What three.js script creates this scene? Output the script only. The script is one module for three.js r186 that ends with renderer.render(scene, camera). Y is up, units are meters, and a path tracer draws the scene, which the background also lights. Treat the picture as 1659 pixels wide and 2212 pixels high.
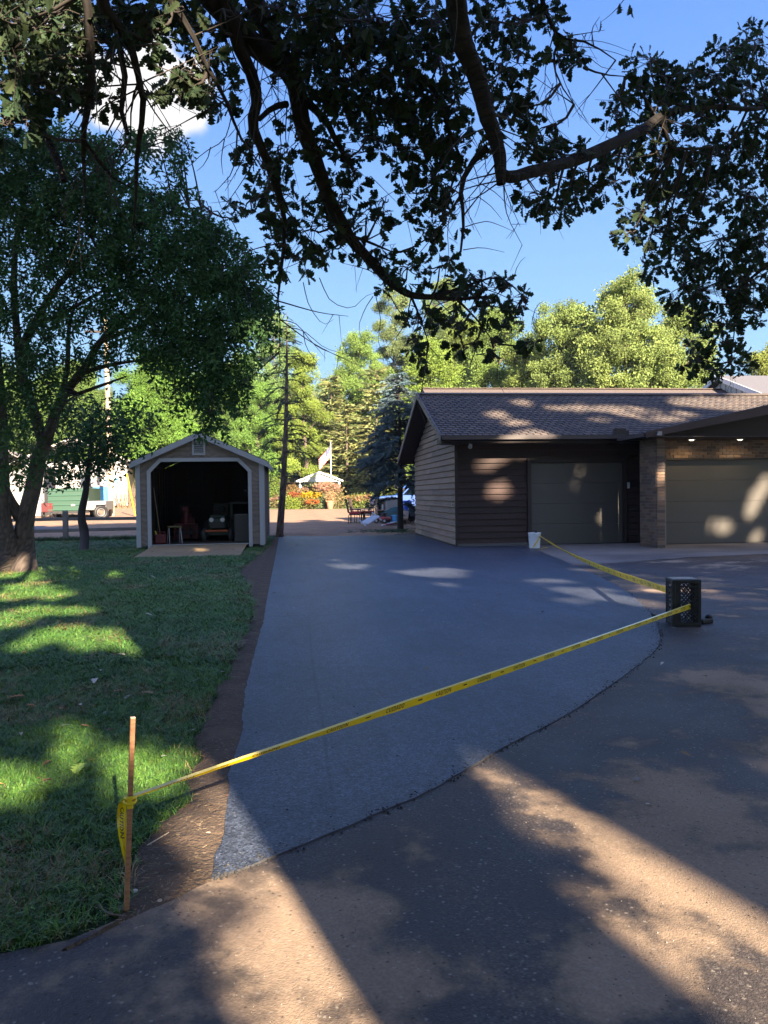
import * as THREE from 'three';
import { mergeGeometries } from 'three/addons/utils/BufferGeometryUtils.js';
import { RoundedBoxGeometry } from 'three/addons/geometries/RoundedBoxGeometry.js';

// ---------------------------------------------------------------- camera, sky, sun, exposure
const scene = new THREE.Scene();
const D = Math.PI / 180;
const camera = new THREE.PerspectiveCamera(65.5, 768 / 1024, 0.05, 900);
camera.position.set(0, 1.4, 0);
camera.rotation.set(-1.28 * D, -6.6 * D, -0.75 * D, 'YXZ');
camera.updateMatrixWorld(true);

const EXPOSURE = 5.0, SUN_POWER = 5.0;
const sunDir = new THREE.Vector3(0.262 * Math.cos(25.5 * D), Math.sin(25.5 * D), 0.965 * Math.cos(25.5 * D)).normalize();
const sun = new THREE.DirectionalLight(new THREE.Color(1.0, 0.81, 0.6), SUN_POWER);
sun.position.copy(sunDir).multiplyScalar(120);
sun.castShadow = true; sun.shadow.radius = 1;
sun.shadow.mapSize.set(4096, 4096);
Object.assign(sun.shadow.camera, { left: -70, right: 70, top: 70, bottom: -70, near: 1, far: 300 });
scene.add(sun, sun.target);

scene.fog = new THREE.FogExp2(new THREE.Color(0.78, 0.87, 1.0), 0.00025); // thin late-summer haze

// hash noise
function hash(x, y, s = 0) { let h = Math.imul(x | 0, 374761393) + Math.imul(y | 0, 668265263) + Math.imul(s | 0, 1442695041); h = Math.imul(h ^ (h >>> 13), 1274126177); h ^= h >>> 16; return (h >>> 0) / 4294967296; }
function vnoise(x, y, s = 0) {
  const ix = Math.floor(x), iy = Math.floor(y), fx = x - ix, fy = y - iy, u = fx * fx * (3 - 2 * fx), v = fy * fy * (3 - 2 * fy);
  const a = hash(ix, iy, s), b = hash(ix + 1, iy, s), c = hash(ix, iy + 1, s), d = hash(ix + 1, iy + 1, s);
  return a + (b - a) * u + (c - a) * v + (a - b - c + d) * u * v;
}
function fbm(x, y, o = 4, s = 0) { let r = 0, a = 0.5, n = 0; for (let i = 0; i < o; i++) { r += a * vnoise(x, y, s + i * 17); n += a; a *= 0.5; x = x * 2.03 + 11.7; y = y * 2.03 + 5.3; } return r / n; }
function rng(seed) { let t = seed >>> 0; return () => { t = (t + 0x6d2b79f5) >>> 0; let r = Math.imul(t ^ (t >>> 15), 1 | t); r = (r + Math.imul(r ^ (r >>> 7), 61 | r)) ^ r; return ((r ^ (r >>> 14)) >>> 0) / 4294967296; }; }
const clamp = (x, a = 0, b = 1) => Math.min(b, Math.max(a, x)), smooth = (a, b, x) => { const t = clamp((x - a) / (b - a)); return t * t * (3 - 2 * t); }, lerp = (a, b, t) => a + (b - a) * t;
const V = (x, y, z) => new THREE.Vector3(x, y, z);

// a direction or a point at a given depth, as surveyed from the photograph (1659 x 2212 units)
const fwd = V(0, 0, -1).applyQuaternion(camera.quaternion);
function ray(px, py) { return V((px - 829.5) / 1719.5, -(py - 1106) / 1719.5, -1).applyQuaternion(camera.quaternion); }
function at(px, py, depth) { return ray(px, py).multiplyScalar(depth).add(camera.position); }
function frameOf(p) { const c = p.clone().sub(camera.position).applyQuaternion(camera.quaternion.clone().invert()); return [829.5 + c.x / -c.z * 1719.5, 1106 - c.y / -c.z * 1719.5, -c.z]; }

{ // daylight sky of late afternoon with a few cumulus clouds
  const W = 2048, H = 1024, data = new Float32Array(W * H * 4), R = rng(5), dir = V(0, 0, 0);
  const clouds = [[ray(265, 190).normalize(), 0.058, 1.0], [ray(345, 205).normalize(), 0.046, 0.95], [ray(185, 140).normalize(), 0.045, 0.8]];
  for (let i = 0; i < 24; i++) {
    const a = 40 * D + R() * 280 * D, e = (14 + R() * 55) * D; // unseen clouds added round the rest of the sky for fill light
    clouds.push([V(Math.sin(a) * Math.cos(e), Math.sin(e), -Math.cos(a) * Math.cos(e)), 0.06 + R() * 0.14, 0.6 + R() * 0.4]);
  }
  const flat = V(sunDir.x, 0, sunDir.z).normalize();
  for (let j = 0; j < H; j++) {
    const el = ((j + 0.5) / H - 0.5) * Math.PI, y = Math.sin(el), ce = Math.cos(el);
    for (let i = 0; i < W; i++) {
      const az = ((i + 0.5) / W - 0.5) * 2 * Math.PI;
      dir.set(Math.cos(az) * ce, y, Math.sin(az) * ce);
      const h = Math.pow(1 - clamp(y), 2.0), c = dir.dot(sunDir);
      let r = lerp(0.045, 0.50, h), g = lerp(0.185, 0.84, h), b = lerp(0.80, 1.10, h);
      const glow = 0.35 * Math.pow(clamp(c * 0.5 + 0.5), 6) + 0.9 * Math.pow(clamp(c), 24);  // forward scattering towards the sun
      r += glow * 0.85; g += glow * 0.72; b += glow * 0.5;
      let k = 0;
      for (const [d, s, w] of clouds) {
        const q = d.dot(dir); if (q < 0.9) continue;
        const dist = Math.acos(Math.min(1, q)) / s, n = fbm(az * 22, el * 30, 5, 3);
        k = Math.max(k, w * smooth(1.2, 0.75, dist + (n - 0.5) * 1.9));
      }
      const cl = 0.72 + 0.45 * fbm(az * 26, el * 38, 4, 9);
      r = lerp(r, cl, k); g = lerp(g, cl * 0.98, k); b = lerp(b, cl * 0.98, k);
      if (y < 0) { r = 0.16; g = 0.17; b = 0.15; }
      const o = (j * W + i) * 4; const lv = 1.2 / EXPOSURE; data[o] = r * lv; data[o + 1] = g * lv; data[o + 2] = b * lv; data[o + 3] = 1;
    }
  }
  const sky = new THREE.DataTexture(data, W, H, THREE.RGBAFormat, THREE.FloatType);
  sky.mapping = THREE.EquirectangularReflectionMapping; sky.magFilter = THREE.LinearFilter; sky.minFilter = THREE.LinearFilter; sky.needsUpdate = true;
  scene.background = sky; scene.environment = sky;
}
const renderer = new THREE.WebGLRenderer({ antialias: true });
renderer.toneMapping = THREE.LinearToneMapping;
renderer.toneMappingExposure = EXPOSURE;
renderer.shadowMap.enabled = true;

// ---------------------------------------------------------------- helpers
const used = new Map();
function numbered(name) { const n = used.get(name) ?? 0; used.set(name, n + 1); return n ? name + '_' + String(n).padStart(3, '0') : name; }
function info(o, label, category, group, kind) { if (label) o.userData.label = label; if (category) o.userData.category = category; if (group) o.userData.group = group; if (kind) o.userData.kind = kind; return o; }
function shade(o) { o.castShadow = true; o.receiveShadow = true; return o; }
function thing(name, label, category, pos = [0, 0, 0], turn = 0, group) { const o = new THREE.Group(); o.name = numbered(name); o.position.set(...pos); o.rotation.y = turn; scene.add(o); return info(o, label, category, group); }
function part(parent, name, geo, mat) { const m = shade(new THREE.Mesh(Array.isArray(geo) ? merge(geo) : geo, mat)); m.name = parent === scene ? numbered(name) : name; parent.add(m); return m; }
function setting(name, geo, mat, label) { const m = part(scene, name, geo, mat); m.userData.kind = 'structure'; if (label) m.userData.label = label; return m; }
function clean(g) { const r = g.index ? g.toNonIndexed() : g; for (const k of Object.keys(r.attributes)) if (!['position', 'normal', 'uv'].includes(k)) r.deleteAttribute(k); if (!r.attributes.uv) r.setAttribute('uv', new THREE.BufferAttribute(new Float32Array(r.attributes.position.count * 2), 2)); if (!r.attributes.normal) r.computeVertexNormals(); r.morphAttributes = {}; return r; }
function merge(list) { return mergeGeometries(list.map(clean), false); }
function box(w, h, d, x = 0, y = 0, z = 0, rx = 0, ry = 0, rz = 0) { const g = new THREE.BoxGeometry(w, h, d); if (rx || ry || rz) g.applyMatrix4(new THREE.Matrix4().makeRotationFromEuler(new THREE.Euler(rx, ry, rz))); return g.translate(x, y, z); }
function rbox(w, h, d, x = 0, y = 0, z = 0, r = 0.01, rx = 0, ry = 0, rz = 0) { const g = new RoundedBoxGeometry(w, h, d, 2, Math.min(r, w / 2.1, h / 2.1, d / 2.1)); if (rx || ry || rz) g.applyMatrix4(new THREE.Matrix4().makeRotationFromEuler(new THREE.Euler(rx, ry, rz))); return g.translate(x, y, z); }
function cyl(r0, r1, h, x = 0, y = 0, z = 0, rx = 0, ry = 0, rz = 0, seg = 14) { const g = new THREE.CylinderGeometry(r1, r0, h, seg); if (rx || ry || rz) g.applyMatrix4(new THREE.Matrix4().makeRotationFromEuler(new THREE.Euler(rx, ry, rz))); return g.translate(x, y, z); }
function bar(a, b, r0, r1 = r0, seg = 6) { const d = b.clone().sub(a), g = new THREE.CylinderGeometry(r1, r0, d.length(), seg); g.applyQuaternion(new THREE.Quaternion().setFromUnitVectors(V(0, 1, 0), d.clone().normalize())); const m = a.clone().add(b).multiplyScalar(0.5); return g.translate(m.x, m.y, m.z); }
// uv in metres from the dominant plane of each face
function metric(g, s = 1, ox = 0, oy = 0) { const r = g.index ? g.toNonIndexed() : g, p = r.attributes.position, n = r.attributes.normal, uv = new Float32Array(p.count * 2); for (let i = 0; i < p.count; i++) { const ax = Math.abs(n.getX(i)), ay = Math.abs(n.getY(i)), az = Math.abs(n.getZ(i)); const [u, v] = ax > ay && ax > az ? [p.getZ(i), p.getY(i)] : ay > az ? [p.getX(i), p.getZ(i)] : [p.getX(i), p.getY(i)]; uv[i * 2] = u * s + ox; uv[i * 2 + 1] = v * s + oy; } r.setAttribute('uv', new THREE.BufferAttribute(uv, 2)); return r; }
// tapered, bent tube through points; radii per point; bark uv
function limb(pts, radii, seg = 8, rough = 0, seed = 1, stepLen = 0.25) {
  const curve = new THREE.CatmullRomCurve3(pts, false, 'centripetal'), L = curve.getLength(), n = Math.max(3, Math.ceil(L / stepLen)), P = [], N = [], U = [], I = [];
  const pos = new THREE.Vector3(), tan = new THREE.Vector3(), nn = new THREE.Vector3(), bb = new THREE.Vector3(); let prev = null;
  for (let i = 0; i <= n; i++) {
    const t = i / n; curve.getPoint(t, pos); curve.getTangent(t, tan);
    if (!prev) { nn.set(1, 0, 0); if (Math.abs(tan.x) > 0.8) nn.set(0, 0, 1); } else nn.copy(prev);
    nn.addScaledVector(tan, -nn.dot(tan)).normalize(); prev = (prev || new THREE.Vector3()).copy(nn); bb.crossVectors(tan, nn);
    const f = t * (radii.length - 1), k = Math.min(radii.length - 2, Math.floor(f)), r = lerp(radii[k], radii[k + 1], f - k);
    for (let j = 0; j <= seg; j++) {
      const a = (j % seg) / seg * 2 * Math.PI, w = r * (1 + rough * (fbm(Math.cos(a) * 1.7 + 5, i * 0.35 + Math.sin(a) * 1.7, 3, seed) - 0.5) * 2), c = Math.cos(a) * w, s = Math.sin(a) * w;
      P.push(pos.x + nn.x * c + bb.x * s, pos.y + nn.y * c + bb.y * s, pos.z + nn.z * c + bb.z * s);
      N.push((nn.x * c + bb.x * s) / w, (nn.y * c + bb.y * s) / w, (nn.z * c + bb.z * s) / w);
      U.push(j / seg * Math.max(0.05, r * 6.28), t * L);
    }
  }
  for (let i = 0; i < n; i++) for (let j = 0; j < seg; j++) { const a = i * (seg + 1) + j, b = a + seg + 1; I.push(a, a + 1, b, b, a + 1, b + 1); }
  const g = new THREE.BufferGeometry();
  g.setAttribute('position', new THREE.Float32BufferAttribute(P, 3)); g.setAttribute('normal', new THREE.Float32BufferAttribute(N, 3)); g.setAttribute('uv', new THREE.Float32BufferAttribute(U, 2)); g.setIndex(I);
  if (rough) g.computeVertexNormals();
  return g;
}
function tri(positions, uvs) { const g = new THREE.BufferGeometry(); g.setAttribute('position', new THREE.Float32BufferAttribute(positions, 3)); if (uvs) g.setAttribute('uv', new THREE.Float32BufferAttribute(uvs, 2)); g.computeVertexNormals(); return g; }
function instanced(parent, name, geo, mat, matrices, colors) { const m = shade(new THREE.InstancedMesh(geo, mat, matrices.length)); m.name = parent === scene ? numbered(name) : name; matrices.forEach((x, i) => m.setMatrixAt(i, x)); if (colors) colors.forEach((c, i) => m.setColorAt(i, c)); parent.add(m); return m; }
const mtx = (p, q, s) => new THREE.Matrix4().compose(p, q, typeof s === 'number' ? V(s, s, s) : s);
const quat = (x, y, z, o = 'YXZ') => new THREE.Quaternion().setFromEuler(new THREE.Euler(x, y, z, o));
function randQ(R) { const u = R(), v = R() * 2 * Math.PI, w = R() * 2 * Math.PI; return new THREE.Quaternion(Math.sqrt(1 - u) * Math.sin(v), Math.sqrt(1 - u) * Math.cos(v), Math.sqrt(u) * Math.sin(w), Math.sqrt(u) * Math.cos(w)); }

// ---------------------------------------------------------------- textures and materials
function tex(w, h, f, srgb = true, wrap = true) { // f(u, v) -> [r, g, b] linear 0..1 (colour) or one value
  const d = new Uint8Array(w * h * 4), e = (c) => 255 * (srgb ? (c <= 0.0031308 ? c * 12.92 : 1.055 * Math.pow(c, 1 / 2.4) - 0.055) : c);
  for (let j = 0; j < h; j++) for (let i = 0; i < w; i++) { let c = f((i + 0.5) / w, (j + 0.5) / h); if (typeof c === 'number') c = [c, c, c]; const o = (j * w + i) * 4; d[o] = clamp(e(clamp(c[0])), 0, 255); d[o + 1] = clamp(e(clamp(c[1])), 0, 255); d[o + 2] = clamp(e(clamp(c[2])), 0, 255); d[o + 3] = 255; }
  const t = new THREE.DataTexture(d, w, h); t.magFilter = THREE.LinearFilter; t.minFilter = THREE.LinearMipmapLinearFilter; t.generateMipmaps = true;
  t.wrapS = t.wrapT = wrap ? THREE.RepeatWrapping : THREE.ClampToEdgeWrapping; if (srgb) t.colorSpace = THREE.SRGBColorSpace; t.needsUpdate = true; return t;
}
// periodic noise for tiles
function pnoise(u, v, n, s) { const x = u * n, y = v * n, ix = Math.floor(x), iy = Math.floor(y), fx = x - ix, fy = y - iy, a = fx * fx * (3 - 2 * fx), b = fy * fy * (3 - 2 * fy), m = (k) => ((k % n) + n) % n; const p = hash(m(ix), m(iy), s), q = hash(m(ix + 1), m(iy), s), r = hash(m(ix), m(iy + 1), s), t = hash(m(ix + 1), m(iy + 1), s); return p + (q - p) * a + (r - p) * b + (p - q - r + t) * a * b; }
function pfbm(u, v, n, o, s) { let r = 0, a = 0.5, k = 0; for (let i = 0; i < o; i++) { r += a * pnoise(u, v, n, s + i * 13); k += a; a *= 0.55; n *= 2; } return r / k; }
function again(t, x, y = x) { const c = t.clone(); c.repeat.set(x, y); c.needsUpdate = true; return c; }
const col = (r, g, b) => new THREE.Color().setRGB(r, g, b);
function mat(r, g, b, rough = 0.8, extra = {}) { return new THREE.MeshStandardMaterial({ color: col(r, g, b), roughness: rough, side: THREE.DoubleSide, ...extra }); }

const grainBump = tex(512, 512, (u, v) => pfbm(u, v, 64, 3, 4) * 0.6 + 0.4 * pnoise(u, v, 200, 9), false);
const roughPatch = tex(512, 512, (u, v) => 0.55 + 0.35 * pfbm(u, v, 6, 5, 21), false);
const woodTex = tex(512, 512, (u, v) => { const n = pfbm(u * 1, v, 4, 3, 31), g = pnoise(u, v, 4, 3) * 0.3 + 0.7 * (0.5 + 0.5 * Math.sin((v * 26 + n * 5) * 6.283)), f = pnoise(u * 0.25 + 0.1, v, 256, 37), k = 0.62 + 0.25 * g + 0.25 * (f - 0.5) + 0.3 * (n - 0.5); return [k, k * 0.98, k * 0.95]; });
const woodBump = tex(512, 512, (u, v) => 0.5 * pnoise(u * 0.25, v, 128, 37) + 0.5 * pfbm(u * 0.5, v, 32, 3, 5), false);
const barkTex = tex(512, 512, (u, v) => { const n = pfbm(u, v * 0.5, 16, 4, 51), r = Math.abs(pnoise(u, v * 0.35, 20, 53) - 0.5) * 2, k = 0.35 + 0.6 * r + 0.5 * (n - 0.5), li = smooth(0.62, 0.75, pfbm(u, v, 6, 4, 77)); return [k * lerp(1, 0.95, li), k * lerp(0.92, 1.02, li), k * lerp(0.85, 0.9, li)]; });
const barkBump = tex(512, 512, (u, v) => { const r = Math.abs(pnoise(u, v * 0.35, 20, 53) - 0.5) * 2; return clamp(r * 0.8 + 0.3 * pfbm(u, v, 32, 3, 57)); }, false);
const M = {
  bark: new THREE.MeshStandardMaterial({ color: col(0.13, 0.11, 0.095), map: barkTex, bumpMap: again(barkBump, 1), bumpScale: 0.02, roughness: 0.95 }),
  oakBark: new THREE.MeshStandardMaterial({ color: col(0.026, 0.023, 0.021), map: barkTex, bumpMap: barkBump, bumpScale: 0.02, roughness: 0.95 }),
  palebark: new THREE.MeshStandardMaterial({ color: col(0.2, 0.165, 0.14), map: barkTex, bumpMap: barkBump, bumpScale: 0.015, roughness: 0.95 }),
  twig: mat(0.05, 0.042, 0.036, 0.9),
  white: mat(0.72, 0.72, 0.7, 0.6), black: mat(0.02, 0.02, 0.022, 0.5), darkMetal: mat(0.03, 0.03, 0.033, 0.4, { metalness: 0.6 }),
};
// ---------------------------------------------------------------- ground
// outline helpers (world x for a given z)
const padEdge = [[-0.45, -27.2], [-0.4, -20], [-0.37, -14], [-0.35, -10.59], [-0.335, -9.2], [-0.345, -7.6], [-0.35, -6.6], [-0.35, -5.7], [-0.33, -5.1], [-0.31, -4.71], [-0.33, -4.27], [-0.335, -4.0], [-0.31, -3.7], [-0.315, -3.5], [-0.3, -3.31], [-0.315, -3.1], [-0.31, -2.92], [-0.17, -3.0], [-0.01, -3.13], [0.23, -3.32], [0.47, -3.51], [0.69, -3.72], [0.89, -3.95], [1.12, -4.2], [1.33, -4.41], [1.55, -4.63], [1.87, -4.99], [2.16, -5.34], [2.45, -5.7], [2.75, -6.08], [3.03, -6.46], [3.22, -6.73], [3.36, -6.99], [3.52, -7.33], [3.71, -7.76], [4.0, -8.55], [4.21, -9.18], [4.42, -9.9], [4.72, -11.1], [4.98, -12.61], [5.4, -15.3], [5.76, -18.13], [6.0, -20.3], [4.24, -20.36], [4.2, -27.0]];
function interp(list, z) { for (let i = 0; i + 1 < list.length; i++) { const [x0, z0] = list[i], [x1, z1] = list[i + 1]; if ((z <= z0 && z >= z1) || (z >= z0 && z <= z1)) return lerp(x0, x1, (z - z0) / ((z1 - z0) || 1)); } return z < Math.min(list[0][1], list.at(-1)[1]) ? list.reduce((a, b) => (b[1] < a[1] ? b : a))[0] : list.reduce((a, b) => (b[1] > a[1] ? b : a))[0]; }
const soilEdge = [[-0.60, -27.5], [-0.62, -23.3], [-0.74, -19.2], [-0.95, -16.2], [-0.98, -14.5], [-0.72, -12.6], [-0.62, -11.4], [-0.47, -9.4], [-0.52, -7.89], [-0.55, -7.0], [-0.53, -5.98], [-0.54, -5.22], [-0.56, -4.63], [-0.48, -4.3], [-0.54, -3.96], [-0.5, -3.66], [-0.6, -3.43], [-0.61, -3.1], [-0.57, -2.87], [-0.6, -2.66], [-0.75, -2.5], [-1.0, -2.36]];
const soilX = (z) => interp(soilEdge, z) + (fbm(z * 3.1, 1.7, 3, 8) - 0.5) * 0.12;
const padLeft = padEdge.slice(0, 17);
const driveEdge = [[-3.2, -1.6], [-1.6, -2.3], [-0.91, -2.53], [-0.72, -2.58], [-0.57, -2.70], [-0.45, -2.80], [-0.32, -2.93]];
// height of the open land beyond the drive
function landY(x, z) { const f = smooth(-30, -62, z); return f * (0.22 + 0.75 * smooth(2, -24, x) + 0.12 * (fbm(x * 0.12, z * 0.12, 3, 4) - 0.5)) + smooth(-80, -140, z) * 1.5; }

function sheet(x0, x1, z0, z1, nx, nz, y, keep) { // horizontal grid with uv in metres, y a number or function
  const P = [], U = [], I = [];
  for (let j = 0; j <= nz; j++) for (let i = 0; i <= nx; i++) { const x = lerp(x0, x1, i / nx), z = lerp(z0, z1, j / nz); P.push(x, typeof y === 'number' ? y : y(x, z), z); U.push(x, -z); }
  for (let j = 0; j < nz; j++) for (let i = 0; i < nx; i++) { const a = j * (nx + 1) + i, b = a + nx + 1; if (keep && !keep(lerp(x0, x1, (i + 0.5) / nx), lerp(z0, z1, (j + 0.5) / nz))) continue; I.push(a, b, a + 1, b, b + 1, a + 1); }
  if (z1 > z0) { } else { for (let k = 0; k < I.length; k += 3) { const t = I[k + 1]; I[k + 1] = I[k + 2]; I[k + 2] = t; } }
  const g = new THREE.BufferGeometry(); g.setAttribute('position', new THREE.Float32BufferAttribute(P, 3)); g.setAttribute('uv', new THREE.Float32BufferAttribute(U, 2)); g.setIndex(I); g.computeVertexNormals(); return g;
}
function outline(points, y, thick = 0) { const s = new THREE.Shape(points.map(([x, z]) => new THREE.Vector2(x, -z))); const g = thick ? new THREE.ExtrudeGeometry(s, { depth: thick, bevelEnabled: true, bevelThickness: 0.006, bevelSize: 0.006, bevelSegments: 1 }) : new THREE.ShapeGeometry(s); g.rotateX(-Math.PI / 2).translate(0, y, 0); return metricXZ(g); }
function metricXZ(g) { const p = g.attributes.position, uv = g.attributes.uv; for (let i = 0; i < p.count; i++) uv.setXY(i, p.getX(i), -p.getZ(i)); return g; }
function ragged(list, amp, seed) { const out = []; for (let i = 0; i < list.length; i++) { const a = list[i], b = list[(i + 1) % list.length], L = Math.hypot(a[0] - b[0], a[1] - b[1]), n = Math.max(1, Math.min(24, Math.round(L / 0.06))); for (let k = 0; k < n; k++) { const t = k / n, x = lerp(a[0], b[0], t), z = lerp(a[1], b[1], t), w = amp; out.push([x + (fbm(x * 9, z * 9, 3, seed) - 0.5) * w, z + (fbm(x * 9 + 40, z * 9, 3, seed) - 0.5) * w]); } } return out; }

// far land, one sheet to the horizon
const landTex = tex(512, 512, (u, v) => { const n = pfbm(u, v, 8, 5, 61); return [lerp(0.05, 0.11, n), lerp(0.075, 0.12, n), lerp(0.025, 0.045, n)]; });
setting('ground', sheet(-420, 420, 60, -620, 84, 68, (x, z) => landY(x, z) - 0.06), new THREE.MeshStandardMaterial({ map: again(landTex, 0.12), roughness: 1 }), 'grassy land reaching to the horizon');

// graded bare dirt yard beyond the drive
const dirtTex = tex(1024, 1024, (u, v) => { const n = pfbm(u, v, 6, 6, 63), f = pnoise(u, v, 180, 65), s = smooth(0.78, 0.9, pnoise(u, v, 120, 69)); const k = 0.75 + 0.5 * (n - 0.5) + 0.35 * (f - 0.5); return [lerp(0.40 * k, 0.46, s * 0.6), lerp(0.26 * k, 0.38, s * 0.6), lerp(0.165 * k, 0.30, s * 0.6)]; });
const dirtBump = tex(512, 512, (u, v) => 0.6 * pfbm(u, v, 12, 4, 71) + 0.4 * pfbm(u, v, 64, 3, 73), false);
const dirtMat = new THREE.MeshStandardMaterial({ map: again(dirtTex, 0.35), bumpMap: again(dirtBump, 0.4), bumpScale: 0.08, roughness: 1 });
setting('dirt_yard', sheet(-46, 24, -26.4, -72, 150, 110, (x, z) => landY(x, z) + 0.015 + 0.05 * (fbm(x * 0.9, z * 0.9, 4, 6) - 0.5) * smooth(-27, -30, z) + 0.13 * smooth(0.55, 0.8, fbm(x * 0.35 + 3, z * 1.3, 3, 16)) * smooth(-27.2, -28.5, z) * smooth(-36, -30, z), (x, z) => z > -70 + 3.5 * Math.sin(x * 0.2) && z < -27.3 + 0.5 * Math.sin(x * 0.7)), dirtMat, 'graded bare dirt yard beyond the new asphalt');
setting('far_lawn', sheet(-6, 22, -66, -82, 28, 16, (x, z) => landY(x, z) + 0.03), mat(0.13, 0.19, 0.045, 1), 'strip of mown grass in front of the flower bed');
setting('side_road', sheet(-40, -7.6, -34.5, -38.2, 40, 8, (x, z) => landY(x, z) + 0.1 , (x, z) => x < -8.5 + (z + 34) * 0.9), mat(0.13, 0.135, 0.15, 0.9), 'grey paved side road beyond the rail fence');

// lawn
const lawnTex = tex(1024, 1024, (u, v) => { const n = pfbm(u, v, 8, 5, 81), f = pnoise(u, v, 256, 83) * 0.6 + pnoise(u, v, 110, 85) * 0.4, d = smooth(0.62, 0.8, pfbm(u, v, 5, 4, 87)); const k = 0.45 + 0.75 * f; return [lerp(0.022, 0.085, d) * k, lerp(0.06, 0.075, d) * k, lerp(0.010, 0.026, d) * k]; });
const lawnBump = tex(512, 512, (u, v) => pnoise(u, v, 170, 91) * 0.6 + 0.4 * pfbm(u, v, 24, 3, 93), false);
setting('lawn', outline([[-34, 8], [-2, 8], [-2.0, -0.6], [-2.4, -1.9], ...driveEdge.slice(1), ...padLeft.slice().reverse().map(([x, z]) => [x + 0.03, z]), [-0.4, -27.3], [-8, -27.4], [-20, -27.0], [-34, -27.2]], 0.002), new THREE.MeshStandardMaterial({ map: again(lawnTex, 0.55), bumpMap: again(lawnBump, 0.8), bumpScale: 0.03, roughness: 1 }), 'mown lawn left of the new asphalt');

// strip of raw soil along the asphalt
const soilTex = tex(1024, 1024, (u, v) => { const n = pfbm(u, v, 10, 6, 101), f = pnoise(u, v, 300, 103), g = smooth(0.8, 0.93, pnoise(u, v, 90, 105)); const k = 0.55 + 0.6 * n + 0.35 * (f - 0.5); return [lerp(0.12 * k, 0.26, g * 0.5), lerp(0.083 * k, 0.2, g * 0.5), lerp(0.056 * k, 0.14, g * 0.5)]; });
{
  const P = [], U = [], I = [], n = 260, m = 10;
  for (let j = 0; j <= n; j++) { const t = j / n, z = -2.52 - 24.9 * t * t - 0.0 * t, a = soilX(z), b = (z > -2.95 ? interp(driveEdge, z) : interp(padLeft, z)) + 0.04; for (let i = 0; i <= m; i++) { const x = lerp(a, Math.max(a + 0.02, b), i / m); P.push(x, 0.007 + 0.02 * (fbm(x * 14, z * 14, 3, 13)) * Math.sin(Math.PI * i / m), z); U.push(x, -z); } }
  for (let j = 0; j < n; j++) for (let i = 0; i < m; i++) { const a = j * (m + 1) + i, b = a + m + 1; I.push(a, a + 1, b, b, a + 1, b + 1); }
  const g = new THREE.BufferGeometry(); g.setAttribute('position', new THREE.Float32BufferAttribute(P, 3)); g.setAttribute('uv', new THREE.Float32BufferAttribute(U, 2)); g.setIndex(I); g.computeVertexNormals();
  setting('soil_strip', g, new THREE.MeshStandardMaterial({ map: again(soilTex, 0.9), bumpMap: again(dirtBump, 1.6), bumpScale: 0.03, roughness: 1, side: THREE.DoubleSide }), 'strip of bare soil between lawn and new asphalt');
}

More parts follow.
